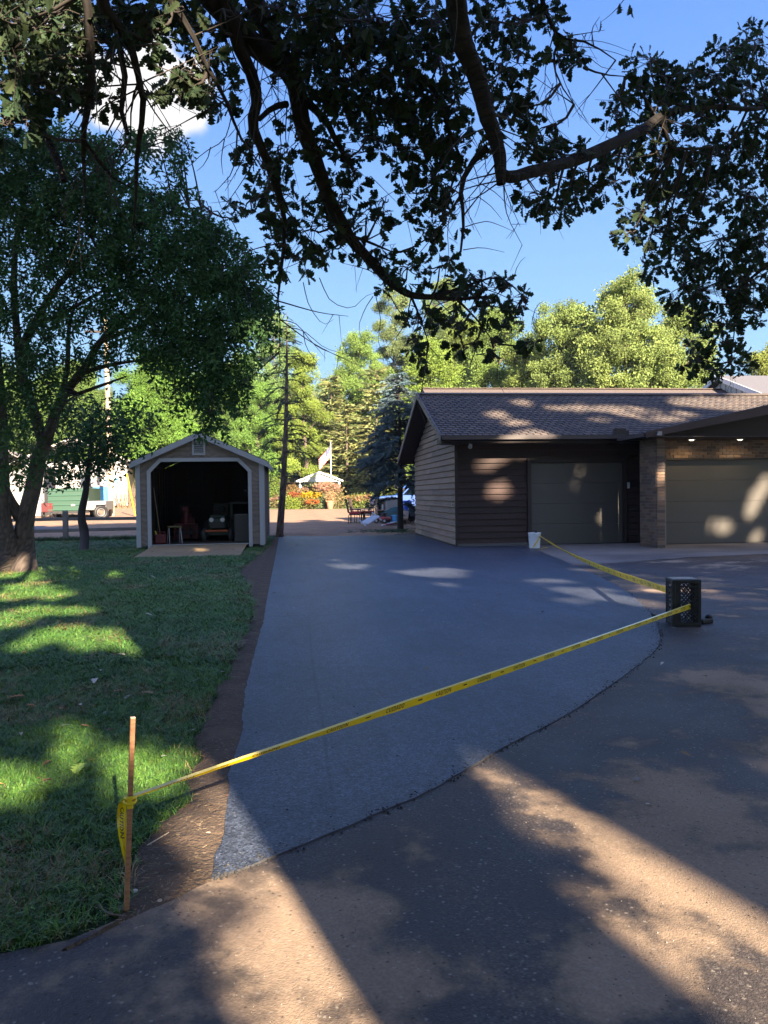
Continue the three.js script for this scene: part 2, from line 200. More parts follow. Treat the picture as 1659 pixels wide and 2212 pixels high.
// old driveway: worn asphalt with sand and dust, in two sheets of different fineness
function stones(x, z, cell, s) { const u = x / cell, v = z / cell, ix = Math.floor(u), iy = Math.floor(v); let best = 9, id = 0; for (let a = -1; a <= 1; a++) for (let b = -1; b <= 1; b++) { const px = ix + a + hash(ix + a, iy + b, s), py = iy + b + hash(ix + a, iy + b, s + 1), d = (px - u) ** 2 + (py - v) ** 2; if (d < best) { best = d; id = hash(ix + a, iy + b, s + 2); } } return [Math.sqrt(best), id]; }
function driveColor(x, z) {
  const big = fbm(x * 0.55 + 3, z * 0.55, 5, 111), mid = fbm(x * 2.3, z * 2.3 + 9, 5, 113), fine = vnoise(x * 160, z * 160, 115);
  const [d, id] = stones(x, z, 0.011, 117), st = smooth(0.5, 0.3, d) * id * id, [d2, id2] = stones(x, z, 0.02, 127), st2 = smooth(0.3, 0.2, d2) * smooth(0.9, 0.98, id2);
  // dry sand lies in lobes; those on the sunlit lanes paint brightness into the colour
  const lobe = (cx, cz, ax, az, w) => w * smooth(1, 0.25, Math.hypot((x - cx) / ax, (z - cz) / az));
  const sandAndSun = smooth(0.47, 0.70, 0.41 + 0.5 * (big - 0.5) + 0.75 * (mid - 0.5) + 0.3 * (fbm(x * 11, z * 11, 4, 129) - 0.5) + lobe(1.5, -3.0, 0.9, 1.7, 0.32) + lobe(0.12, -2.3, 0.42, 0.9, 0.3) + lobe(2.9, -4.6, 1.2, 1.6, 0.16) + lobe(0.75, -2.3, 0.5, 0.6, 0.12) + lobe(3.2, -8.4, 1.6, 1.4, 0.14) + lobe(5.5, -11.5, 2.5, 2, 0.18) + lobe(3.6, -5.5, 1.2, 1.2, 0.14) + lobe(2.2, -2.2, 0.9, 0.9, 0.12));
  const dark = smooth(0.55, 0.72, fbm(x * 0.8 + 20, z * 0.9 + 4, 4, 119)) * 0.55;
  let r = lerp(0.062, 0.34, sandAndSun), g = lerp(0.051, 0.25, sandAndSun), b = lerp(0.043, 0.172, sandAndSun);
  let k = (0.62 + 0.5 * fine * (1 - 0.4 * sandAndSun) + 0.5 * (mid - 0.5)) * (1 - dark * (1 - 0.5 * sandAndSun));
  r *= k; g *= k; b *= k; const w = st * lerp(0.4, 0.3, sandAndSun) * smooth(0.3, 0.7, fbm(x * 3.3 + 8, z * 3.3, 3, 157)); r = lerp(r, 0.24, w); g = lerp(g, 0.21, w); b = lerp(b, 0.185, w);
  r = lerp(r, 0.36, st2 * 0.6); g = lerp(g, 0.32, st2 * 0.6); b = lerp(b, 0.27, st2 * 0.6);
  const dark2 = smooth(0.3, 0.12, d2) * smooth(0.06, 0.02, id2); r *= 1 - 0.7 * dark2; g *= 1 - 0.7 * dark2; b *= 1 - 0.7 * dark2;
  return [r, g, b, lerp(0.42 + 0.3 * mid, 0.95, sandAndSun)];
}
const gritBump = tex(1024, 1024, (u, v) => { const s = pnoise(u, v, 220, 121), t = pnoise(u, v, 130, 123); return clamp(0.5 * s + 0.5 * t); }, false);
{
  const near = [-4.2, 3.8, -0.2, -8.2], far = [-4.2, 18, 2, -20.4];
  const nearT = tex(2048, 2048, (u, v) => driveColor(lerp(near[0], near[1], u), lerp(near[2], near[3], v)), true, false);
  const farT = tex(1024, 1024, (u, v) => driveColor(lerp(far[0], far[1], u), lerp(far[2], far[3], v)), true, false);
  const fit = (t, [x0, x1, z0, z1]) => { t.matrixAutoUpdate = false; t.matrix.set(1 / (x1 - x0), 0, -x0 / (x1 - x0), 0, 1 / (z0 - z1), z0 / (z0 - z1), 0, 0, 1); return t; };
  const drive = new THREE.Group(); drive.name = 'old_driveway'; scene.add(drive); info(drive, 'worn old driveway of dusty asphalt in the foreground', null, null, 'structure');
  const m = (t, q) => new THREE.MeshStandardMaterial({ map: t, bumpMap: again(gritBump, 1.6), bumpScale: 0.0018, roughnessMap: q, roughness: 1 });
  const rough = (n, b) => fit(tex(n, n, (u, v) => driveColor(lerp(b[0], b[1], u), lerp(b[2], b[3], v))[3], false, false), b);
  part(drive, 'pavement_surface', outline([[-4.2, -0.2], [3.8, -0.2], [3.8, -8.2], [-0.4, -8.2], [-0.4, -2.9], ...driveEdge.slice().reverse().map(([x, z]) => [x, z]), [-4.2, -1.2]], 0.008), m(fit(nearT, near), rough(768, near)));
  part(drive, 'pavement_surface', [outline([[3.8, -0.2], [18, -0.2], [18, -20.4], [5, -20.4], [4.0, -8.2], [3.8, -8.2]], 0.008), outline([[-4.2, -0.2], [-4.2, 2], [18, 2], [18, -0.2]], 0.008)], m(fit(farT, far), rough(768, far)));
}
// concrete apron before the doors
const apronTex = tex(1024, 512, (u, v) => { const n = fbm(u * 14, v * 7, 5, 131), s = smooth(0.5, 0.75, fbm(u * 5 + 7, v * 3, 4, 133)), f = vnoise(u * 700, v * 350, 135), k = 0.8 + 0.5 * (n - 0.5) + 0.25 * (f - 0.5); return [lerp(0.25, 0.15, s) * k, lerp(0.225, 0.14, s) * k, lerp(0.2, 0.13, s) * k]; }, true, false);
apronTex.matrixAutoUpdate = false; apronTex.matrix.set(1 / 13, 0, -5 / 13, 0, 1 / 6, -14.4 / 6, 0, 0, 1);
setting('concrete_apron', outline(ragged([[5.3, -14.8], [5.6, -14.5], [8, -15.6], [11, -16.1], [18, -16.4], [18, -20.4], [6.0, -20.4], [5.76, -18.1]], 0.25, 14), 0.013), new THREE.MeshStandardMaterial({ map: apronTex, roughness: 0.85, bumpMap: again(grainBump, 2), bumpScale: 0.002 }), 'concrete apron in front of the garage doors');

// new asphalt pad, laid about three centimetres proud
function padColor(x, z) {
  const mid = fbm(x * 1.4, z * 1.0, 5, 141), fine = vnoise(x * 220, z * 220, 143) * 0.6 + vnoise(x * 90, z * 90, 145) * 0.4, streak = fbm(x * 9, z * 0.8, 4, 147);
  const [d, id] = stones(x, z, 0.016, 149), pit = smooth(0.42, 0.2, d) * smooth(0.2, 0.08, id), lightst = smooth(0.3, 0.12, d) * smooth(0.965, 0.985, id);
  const seam = smooth(0.014, 0.004, Math.abs(x - 0.16 - 0.03 * (fbm(z * 0.8, 3, 3, 5) - 0.5))) * smooth(-9.5, -8, z) * smooth(-3.2, -4, z) * (0.4 + 0.6 * vnoise(x * 30, z * 9, 3));
  let k = (0.25 + 1.25 * fine * fine * 1.3) * (0.82 + 0.6 * (mid - 0.5) + 0.3 * (streak - 0.5) + 0.45 * (fbm(x * 26, z * 22, 3, 151) - 0.5) + 0.25 * (fbm(x * 7, z * 5, 3, 153) - 0.5)); k *= (1 - 0.65 * pit) * (1 - 0.5 * seam); k = lerp(k, 2.1, lightst);
  return [0.098 * k, 0.122 * k, 0.172 * k];
}
{
  const near = [-0.6, 4.8, -2.6, -9.4], far = [-0.6, 6.2, -2.6, -27.4];
  const T = (w, h, [x0, x1, z0, z1]) => { const t = tex(w, h, (u, v) => padColor(lerp(x0, x1, u), lerp(z0, z1, v)), true, false); t.matrixAutoUpdate = false; t.matrix.set(1 / (x1 - x0), 0, -x0 / (x1 - x0), 0, 1 / (z0 - z1), z0 / (z0 - z1), 0, 0, 1); return t; };
  const pad = new THREE.Group(); pad.name = 'asphalt_pad'; scene.add(pad); info(pad, 'freshly laid dark asphalt pad beside the garage', null, null, 'structure');
  const m = (t) => new THREE.MeshPhysicalMaterial({ map: t, bumpMap: again(gritBump, 1.3), bumpScale: 0.006, roughness: 0.5, ior: 1.5, clearcoat: 0.22, clearcoatRoughness: 0.45 });
  const edgeM = mat(0.045, 0.045, 0.048, 0.95); const i0 = padEdge.findIndex(([x, z]) => x > 4.15), nearPts = padEdge.filter(([x, z]) => z > -9.2), farPts = [padEdge[0], padEdge[1], padEdge[2], padEdge[3], [-0.335, -9.2], [4.215, -9.2], ...padEdge.slice(i0).filter(([x, z]) => z < -9.2)];
  const body = (pts, t, loop) => { const r = ragged(pts, 0.02, 19); return outline(r, 0.004, 0.004); };
  const nearLoop = [[-0.335, -9.2], ...nearPts.filter(([x, z]) => z > -9.19), [4.215, -9.2]];
  part(pad, 'pavement_surface', body(nearLoop), [m(T(2048, 2048, near)), edgeM]);
  part(pad, 'pavement_surface', outline(farPts, 0.004, 0.0043), [m(T(1024, 2048, far)), edgeM]);
}
// loose pale grit lying on the old driveway
{
  const R = rng(77), list = [], cols = [], g = new THREE.IcosahedronGeometry(1, 0), p = g.attributes.position; for (let i = 0; i < p.count; i++) p.setY(i, p.getY(i) * 0.6);
  for (let i = 0; i < 5000; i++) { const z = -1.7 - Math.pow(R(), 1.6) * 7, x = -1.6 + R() * (2.2 - z * 0.62); const inPad = z < -2.95 && x > -0.35 && x < interp(padEdge.slice(16, 36), z); if (inPad && R() > 0.04 || (z < -2.6 && x < -0.3) || x < interp(driveEdge, z) + 0.03 && z < -2) continue; const s = 0.0012 + 0.0028 * Math.pow(R(), 3); list.push(mtx(V(x, (inPad ? 0.0145 : 0.008) + s * 0.3, z), randQ(R), s)); const k = 0.12 + 0.3 * R() * R(); cols.push(col(k, k * 0.9, k * 0.78)); }
  info(instanced(scene, 'gravel', g, new THREE.MeshStandardMaterial({ roughness: 0.9 }), list, cols), 'loose pale grit scattered over the old driveway', null, null, 'stuff');
}
// crumbs of asphalt along the pad's ragged edge and scattered over it
{
  const R = rng(78), list = [], cols = [], g = new THREE.DodecahedronGeometry(1, 0);
  for (let i = 0; i < 2600; i++) { let x, z; if (R() < 0.72) { const k = 16 + Math.floor(R() * (padEdge.length - 22)), a = padEdge[k], b = padEdge[k + 1], t = R(), o = (R() - 0.62) * 0.12 * (R() + 0.15); x = lerp(a[0], b[0], t) - (b[1] - a[1]) / Math.hypot(b[0] - a[0], b[1] - a[1]) * o; z = lerp(a[1], b[1], t) + (b[0] - a[0]) / Math.hypot(b[0] - a[0], b[1] - a[1]) * o; } else { z = -3.1 - 6 * R() * R(); x = -0.3 + R() * R() * 3.4; if (x > interp(padEdge.slice(16, 36), z) || R() < 0.75) continue; } const s = 0.0016 + 0.006 * Math.pow(R(), 4); list.push(mtx(V(x, 0.012, z), randQ(R), s)); const k = 0.018 + 0.035 * R(); cols.push(col(k, k, k * 1.05)); }
  info(instanced(scene, 'asphalt_crumbs', g, new THREE.MeshStandardMaterial({ roughness: 0.8 }), list, cols), 'loose black crumbs of asphalt along the edge of the new surface', null, null, 'stuff');
}
// ---------------------------------------------------------------- garage
{
  const garage = thing('garage', 'dark brown sided garage with hexagonal shingle roof and two grey doors', 'garage');
  const X0 = 4.23, ZF = -20.35, ZB = -27.2, EAVE = 2.78, RZ = -23.35, RY = 4.36, slope = (RY - 2.84) / (RZ + 19.65) * -1; // rise per metre going back
  const roofY = (z) => z > RZ ? 2.84 + (-19.65 - z) * slope : RY - (RZ - z) * slope;
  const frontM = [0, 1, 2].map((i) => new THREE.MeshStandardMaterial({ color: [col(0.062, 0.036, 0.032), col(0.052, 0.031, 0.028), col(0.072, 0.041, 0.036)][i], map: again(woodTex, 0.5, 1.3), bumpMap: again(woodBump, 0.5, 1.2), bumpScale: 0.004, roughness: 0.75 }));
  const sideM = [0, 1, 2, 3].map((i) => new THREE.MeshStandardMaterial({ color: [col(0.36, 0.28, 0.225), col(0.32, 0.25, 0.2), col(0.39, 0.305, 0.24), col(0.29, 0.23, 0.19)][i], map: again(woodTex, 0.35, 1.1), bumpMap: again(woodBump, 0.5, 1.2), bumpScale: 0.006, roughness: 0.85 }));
  const trim = mat(0.035, 0.024, 0.022, 0.6), soffitM = mat(0.05, 0.038, 0.034, 0.8);
  // solid core behind the boards
  const core = new THREE.Shape([[-ZF + 0.03, 0], [-ZB, 0], [-ZB, roofY(ZB) - 0.14], [-RZ, RY - 0.14], [-ZF + 0.03, roofY(ZF) - 0.14]].map(([a, b]) => new THREE.Vector2(a, b)));
  part(garage, 'wall', new THREE.ExtrudeGeometry(core, { depth: 11.6, bevelEnabled: false }).rotateY(Math.PI / 2).translate(X0 + 0.03, 0, 0), trim);
  // lap siding, one board at a time
  const R = rng(3), H = 0.163;
  const board = (len, h, lift) => { const s = new THREE.Shape([[0, 0], [0.04, 0], [0.008, h - 0.02], [0, h - 0.02]].map(([a, b]) => new THREE.Vector2(a, b))); return new THREE.ExtrudeGeometry(s, { depth: len, bevelEnabled: false }); }; // x = outwards, y = up, z = along
  for (let k = 0; ; k++) { // end wall facing left
    const y0 = 0.06 + k * H; if (y0 > RY - 0.3) break;
    let za = ZF + 0.02, zb = ZB; const top = y0 + H * 0.7;
    if (top > roofY(ZF) - 0.1) { const t = (top + 0.1 - 2.84) / slope; za = -19.65 - t; zb = RZ - (RZ - za) * -1 * -1; zb = 2 * RZ - za; if (zb < ZB) zb = ZB; }
    const cuts = [za]; let c = za - (1.2 + R() * 3); while (c > zb + 0.6) { cuts.push(c); c -= 2.2 + R() * 2; } cuts.push(zb);
    for (let i = 0; i + 1 < cuts.length; i++) {
      const len = cuts[i] - cuts[i + 1] - 0.003; if (len < 0.05) continue;
      const g = metric(board(len, H).rotateY(Math.PI)); // outwards is -x, along -z
      const u = g.attributes.uv, o = R() * 9; for (let q = 0; q < u.count; q++) { u.setX(q, u.getX(q) + o); u.setY(q, u.getY(q) + k * 0.37 + R() * 0.002); }
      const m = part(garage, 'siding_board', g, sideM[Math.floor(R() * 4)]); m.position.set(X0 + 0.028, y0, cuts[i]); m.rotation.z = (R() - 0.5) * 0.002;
    }
  }
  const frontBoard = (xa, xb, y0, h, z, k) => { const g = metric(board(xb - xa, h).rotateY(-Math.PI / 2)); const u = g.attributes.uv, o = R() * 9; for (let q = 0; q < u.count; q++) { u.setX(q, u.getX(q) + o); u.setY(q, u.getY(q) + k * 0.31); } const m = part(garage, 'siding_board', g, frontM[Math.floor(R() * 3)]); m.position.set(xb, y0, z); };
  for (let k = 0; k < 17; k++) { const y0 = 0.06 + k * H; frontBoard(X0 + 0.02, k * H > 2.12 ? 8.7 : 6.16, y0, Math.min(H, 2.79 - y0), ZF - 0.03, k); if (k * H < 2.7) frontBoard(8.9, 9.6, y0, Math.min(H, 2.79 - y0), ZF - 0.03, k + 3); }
  part(garage, 'corner_board', box(0.07, 2.75, 0.03, X0 + 0.02, 1.4, ZF + 0.012), trim);
  part(garage, 'foundation', box(2.0, 0.09, 0.06, X0 + 0.98, 0.035, ZF - 0.005), mat(0.12, 0.115, 0.11, 0.9));
  // doors: flush panels in frames
  const doorM = new THREE.MeshStandardMaterial({ color: col(0.086, 0.079, 0.069), roughness: 0.5, bumpMap: again(grainBump, 3), bumpScale: 0.0006 });
  const door = (xa, xb, top, z) => {
    const d = new THREE.Group(); d.name = 'garage_door'; garage.add(d);
    const n = 4, h = (top - 0.03) / n; for (let i = 0; i < n; i++) part(d, 'panel', rbox(xb - xa, h - 0.002, 0.045, (xa + xb) / 2, 0.03 + h * (i + 0.5), z, 0.006), doorM);
    part(d, 'weather_strip', box(xb - xa, 0.03, 0.04, (xa + xb) / 2, 0.016, z - 0.002), M.black);
  };
  door(6.26, 8.76, 2.16, ZF - 0.02);
  part(garage, 'door_frame', [box(0.1, 2.28, 0.09, 6.2, 1.14, ZF + 0.005), box(0.1, 2.28, 0.09, 8.82, 1.14, ZF + 0.005), box(2.51, 0.1, 0.08, 7.51, 2.22, ZF + 0.005)], trim);
  part(garage, 'keypad', [rbox(0.07, 0.16, 0.03, 8.9, 1.55, ZF + 0.065, 0.008), rbox(0.055, 0.07, 0.02, 8.9, 1.51, ZF + 0.08, 0.006)], mat(0.5, 0.5, 0.48, 0.5));
  part(garage, 'hose_tap', [cyl(0.012, 0.012, 0.06, X0 - 0.02, 1.1, ZF - 0.22, 0, 0, Math.PI / 2), box(0.05, 0.09, 0.05, X0 - 0.025, 1.1, ZF - 0.22)], mat(0.4, 0.4, 0.4, 0.4));
  // right bay, standing forward: brick wing wall, brick lintel, wide door
  const WX = 8.74, WW = 0.21, WF = -18.3, WB = -19.28, Z2 = -19.28;
  part(garage, 'wing_wall', [box(WW - 0.03, 2.72, WB * -1 + WF - 0.03, WX + WW / 2, 1.36, (WF + WB) / 2), box(6.4, 0.56, 0.24, WX + WW + 3.2, 2.46, Z2 - 0.15), box(0.36, 2.2, 0.24, WX + WW + 0.16, 1.1, Z2 - 0.15), box(0.2, 2.7, 0.9, 9.42, 1.35, -19.86)], mat(0.24, 0.22, 0.2, 0.95));
  door(9.3, 14.4, 2.19, Z2 - 0.2);
  part(garage, 'door_frame', [box(0.05, 2.2, 0.1, 9.3, 1.1, Z2 - 0.06), box(5.9, 0.035, 0.2, 12.0, 2.195, Z2 - 0.12)], trim);
  const brickM = [[0.2, 0.13, 0.09], [0.16, 0.105, 0.08], [0.24, 0.16, 0.11], [0.13, 0.095, 0.08], [0.2, 0.15, 0.12]].map(([r, g, b]) => new THREE.MeshStandardMaterial({ color: col(r, g, b), roughness: 0.92, bumpMap: again(grainBump, 2), bumpScale: 0.003 }));
  const CH = 0.0765, BL = 0.203, full = metric(rbox(BL - 0.011, CH - 0.012, 0.024, 0, 0, 0, 0.004)), half = metric(rbox(BL / 2 - 0.011, CH - 0.012, 0.024, 0, 0, 0, 0.004)), rest = [[], [], [], [], []];
  let count = 0;
  const brick = (g, x, y, z, turn) => { const i = Math.floor(R() * 5); if (count++ < 295) { const m = part(garage, 'brick', g, brickM[i]); m.position.set(x, y, z); m.rotation.y = turn; } else rest[i].push(g.clone().rotateY(turn).translate(x, y, z)); };
  for (let k = 0; k < 36; k++) {
    const y = 0.02 + CH * (k + 0.5); if (y > 2.74) break;
    brick(full, WX + WW / 2, y, WF - 0.004, 0);
    const off = k % 2 ? 0 : BL / 2; let z = WF - 0.018;
    if (off) { brick(half, WX + 0.004, y, z - BL / 4, Math.PI / 2); z -= BL / 2; }
    while (z - BL > WB - 0.02) { brick(full, WX + 0.004, y, z - BL / 2, Math.PI / 2); z -= BL; }
    if (z - WB > 0.09) brick(half, WX + 0.004, y, z - BL / 4, Math.PI / 2);
  }
  for (let k = 0; k < 7; k++) for (let x = WX + WW + (k % 2 ? 0 : BL / 2) + BL / 2; x < 14.6; x += BL) brick(full, x, 2.22 + CH * (k + 0.5), Z2 - 0.022, 0);
  for (let k = 0; k < 28; k++) brick(half, WX + WW + 0.2, 0.02 + CH * (k + 0.5), Z2 - 0.022, 0);
  rest.forEach((l, i) => { if (l.length) info(part(garage, 'brick', l, brickM[i]), null, null, null, 'stuff'); });
  // main roof
  const roof = new THREE.Group(); roof.name = 'roof'; garage.add(roof);
  const XL = 3.72, XR = 16, deckM = mat(0.012, 0.012, 0.015, 0.95);
  const deck = new THREE.Shape([[19.62, 2.80], [-RZ, RY - 0.04], [27.75, 2.56], [27.75, 2.45], [-RZ, RY - 0.15], [19.62, 2.7]].map(([a, b]) => new THREE.Vector2(a, b)));
  part(roof, 'roof_deck', new THREE.ExtrudeGeometry(deck, { depth: XR - XL - 0.06, bevelEnabled: false }).rotateY(Math.PI / 2).translate(XL + 0.03, 0, 0), deckM);
  // hexagonal shingle tabs
  const E = 0.168, PT = 0.19, up = V(0, slope, -1).normalize(), nrm = V(0, 1, slope).normalize(), Lr = (-19.65 - RZ) * Math.hypot(1, slope);
  const tabGeo = (v) => { const pts = [[-0.24, -0.38], [0.24, -0.38], [0.44, 0.05], [0.44, 0.95], [-0.44, 0.95], [-0.44, 0.05]].map(([a, b]) => [a * PT, b * E]); const P = [], c = (q, t) => V(q[0], 0, 0).addScaledVector(up, q[1]).addScaledVector(nrm, lerp(0.03, 0.004, (q[1] / E + 0.5) / 1.45) + (t ? 0 : -0.012)); const add = (...a) => a.forEach((p) => P.push(p.x, p.y, p.z)); const f = pts.map((q) => c(q, 1)), b = pts.map((q) => c(q, 0)); for (let i = 1; i < 5; i++) add(f[0], f[i], f[i + 1]); for (let i = 0; i < 6; i++) { if (i === 3) continue; const j = (i + 1) % 6; add(b[i], b[j], f[j], b[i], f[j], f[i]); } return metric(tri(P)); };
  const tab = tabGeo(), shM = [[0.125, 0.105, 0.092], [0.1, 0.086, 0.078], [0.155, 0.125, 0.105], [0.112, 0.094, 0.085], [0.138, 0.113, 0.098]].map(([r, g, b]) => new THREE.MeshStandardMaterial({ color: col(r, g, b), roughness: 0.85, bumpMap: again(grainBump, 4), bumpScale: 0.002 }));
  const more = [[], [], [], [], []]; let tabs = 0;
  const rows = Math.ceil(Lr / E);
  for (let r = 0; r < rows; r++) for (let x = XL + 0.06 + (r % 2 ? PT / 2 : 0); x < XR - 0.1; x += PT) {
    const base = V(x, 2.825, -19.68).addScaledVector(up, (r + 0.5) * E), i = Math.floor(R() * 5), tilt = (R() - 0.5) * 0.004;
    if (tabs < 300 && r < 9 && x < 10) { tabs++; const m = part(roof, 'shingle', tab, shM[i]); m.position.copy(base); m.position.y += tilt; } else more[i].push(tab.clone().translate(base.x, base.y + tilt, base.z));
  }
  more.forEach((l, i) => { if (l.length) info(part(roof, 'shingle', l, shM[i]), null, null, null, 'stuff'); });
  part(roof, 'ridge_cap', [box(XR - XL, 0.02, 0.16, (XL + XR) / 2, RY - 0.005, RZ + 0.07, 0.38), box(XR - XL, 0.02, 0.16, (XL + XR) / 2, RY - 0.005, RZ - 0.07, -0.38)], shM[0]);
  const rake = (z0, y0, z1, y1, x, h) => { const L = Math.hypot(z1 - z0, y1 - y0), a = Math.atan2(y1 - y0, -(z1 - z0)); return box(0.035, h, L, x, (y0 + y1) / 2 - h / 2 + 0.03, (z0 + z1) / 2, a); };
  part(garage, 'rake_board', rake(-19.62, 2.83, RZ + 0.01, RY, XL + 0.01, 0.17), mat(0.12, 0.1, 0.1, 0.6)); part(garage, 'rake_board', rake(RZ - 0.01, RY, -27.77, 2.58, XL + 0.01, 0.17), mat(0.12, 0.1, 0.1, 0.6));
  part(garage, 'soffit', box(9.6, 0.02, 0.70, XL + 4.9, 2.665, -19.99), soffitM);
  part(garage, 'soffit_panel', [[-19.64, 2.69, RZ, RY - 0.15], [RZ, RY - 0.15, -27.75, 2.44]].map(([z0, y0, z1, y1]) => { const L = Math.hypot(z1 - z0, y1 - y0), a = Math.atan2(y1 - y0, -(z1 - z0)); return box(X0 - XL - 0.06, 0.02, L, (XL + X0) / 2 + 0.02, (y0 + y1) / 2, (z0 + z1) / 2, a); }), soffitM);
  part(garage, 'fascia', [box(4.75, 0.15, 0.03, XL + 2.4, 2.735, -19.655), box(0.05, 0.12, 0.6, XL + 0.035, 2.715, -19.92)], trim);
  part(garage, 'gutter', [box(4.75, 0.012, 0.12, XL + 2.4, 2.745, -19.59), box(4.75, 0.1, 0.012, XL + 2.4, 2.79, -19.535), box(4.75, 0.012, 0.03, XL + 2.4, 2.842, -19.54), box(0.01, 0.1, 0.12, XL + 0.03, 2.79, -19.59)], mat(0.07, 0.055, 0.055, 0.45));
  part(garage, 'eave_vent', [box(0.34, 0.16, 0.2, 8.45, 2.87, -19.7), box(0.3, 0.08, 0.12, 8.45, 2.98, -19.78)], mat(0.05, 0.035, 0.03, 0.6));
  // floodlight under the eave corner
  part(garage, 'floodlight', [cyl(0.03, 0.03, 0.06, 4.5, 2.63, -19.8), cyl(0.055, 0.04, 0.1, 4.5, 2.59, -19.74, 1.0)], mat(0.35, 0.35, 0.34, 0.5));
  // porch gable over the right bay
  const ps = 0.205, PX = 8.34, PZ = -17.95, py = (x) => 2.76 + (Math.min(x, 13.4) - PX) * ps - Math.max(0, x - 13.4) * ps;
  const gable = new THREE.Group(); gable.name = 'porch_gable'; garage.add(gable);
  const pr = new THREE.Shape([[PX, 2.76], [13.4, py(13.4)], [18.5, 2.76], [18.5, 2.64], [13.4, py(13.4) - 0.12], [PX, 2.64]].map(([a, b]) => new THREE.Vector2(a, b)));
  part(gable, 'roof_deck', new THREE.ExtrudeGeometry(pr, { depth: 2.6, bevelEnabled: false }).translate(0, 0, PZ - 2.62), deckM);
  const pf = new THREE.Shape([[PX - 0.03, 2.79], [13.4, py(13.4) + 0.03], [18.5, 2.79], [18.5, 2.56], [13.4, py(13.4) - 0.25], [PX - 0.03, 2.65]].map(([a, b]) => new THREE.Vector2(a, b)));
  part(gable, 'rake_board', metric(new THREE.ExtrudeGeometry(pf, { depth: 0.04, bevelEnabled: false }).translate(0, 0, PZ)), new THREE.MeshStandardMaterial({ color: col(0.075, 0.048, 0.04), map: again(woodTex, 0.4, 1), roughness: 0.7 }));
  const pg = new THREE.Shape([[PX + 0.1, 2.66], [13.4, py(13.4) - 0.13], [18.4, 2.66]].map(([a, b]) => new THREE.Vector2(a, b)));
  part(gable, 'gable_panel', new THREE.ExtrudeGeometry(pg, { depth: 0.03, bevelEnabled: false }).translate(0, 0, PZ - 0.5), soffitM);
  part(gable, 'soffit', box(9.6, 0.02, 1.4, PX + 4.9, 2.675, -18.62), soffitM);
  part(gable, 'gutter', [box(0.1, 0.09, 1.5, PX - 0.04, 2.72, PZ - 0.8)], mat(0.07, 0.055, 0.055, 0.45));
  part(gable, 'junction_box', [rbox(0.1, 0.1, 0.06, 8.62, 2.74, PZ + 0.06, 0.01), cyl(0.02, 0.03, 0.06, 8.56, 2.71, PZ + 0.1, 1.2)], mat(0.3, 0.28, 0.26, 0.5));
  // two lit downlights in the soffit
  const bulbM = new THREE.MeshStandardMaterial({ color: col(0.9, 0.85, 0.7), emissive: col(1.0, 0.86, 0.6), emissiveIntensity: 1.3 });
  for (const x of [9.92, 11.2]) {
    const l = new THREE.Group(); l.name = 'downlight'; gable.add(l); l.position.set(x, 2.662, -18.85);
    part(l, 'trim_ring', new THREE.TorusGeometry(0.085, 0.012, 6, 24).rotateX(Math.PI / 2), M.white); part(l, 'bulb', new THREE.SphereGeometry(0.06, 16, 8).scale(1, 0.45, 1).translate(0, -0.004, 0), bulbM);
    const lamp = new THREE.SpotLight(new THREE.Color(1, 0.75, 0.42), 0.4, 0, 1.4, 0.6, 2); lamp.position.set(x, 2.62, -18.85); lamp.target.position.set(x, 0, -18.95); lamp.castShadow = true; lamp.shadow.radius = 2; scene.add(lamp, lamp.target);
  }
}
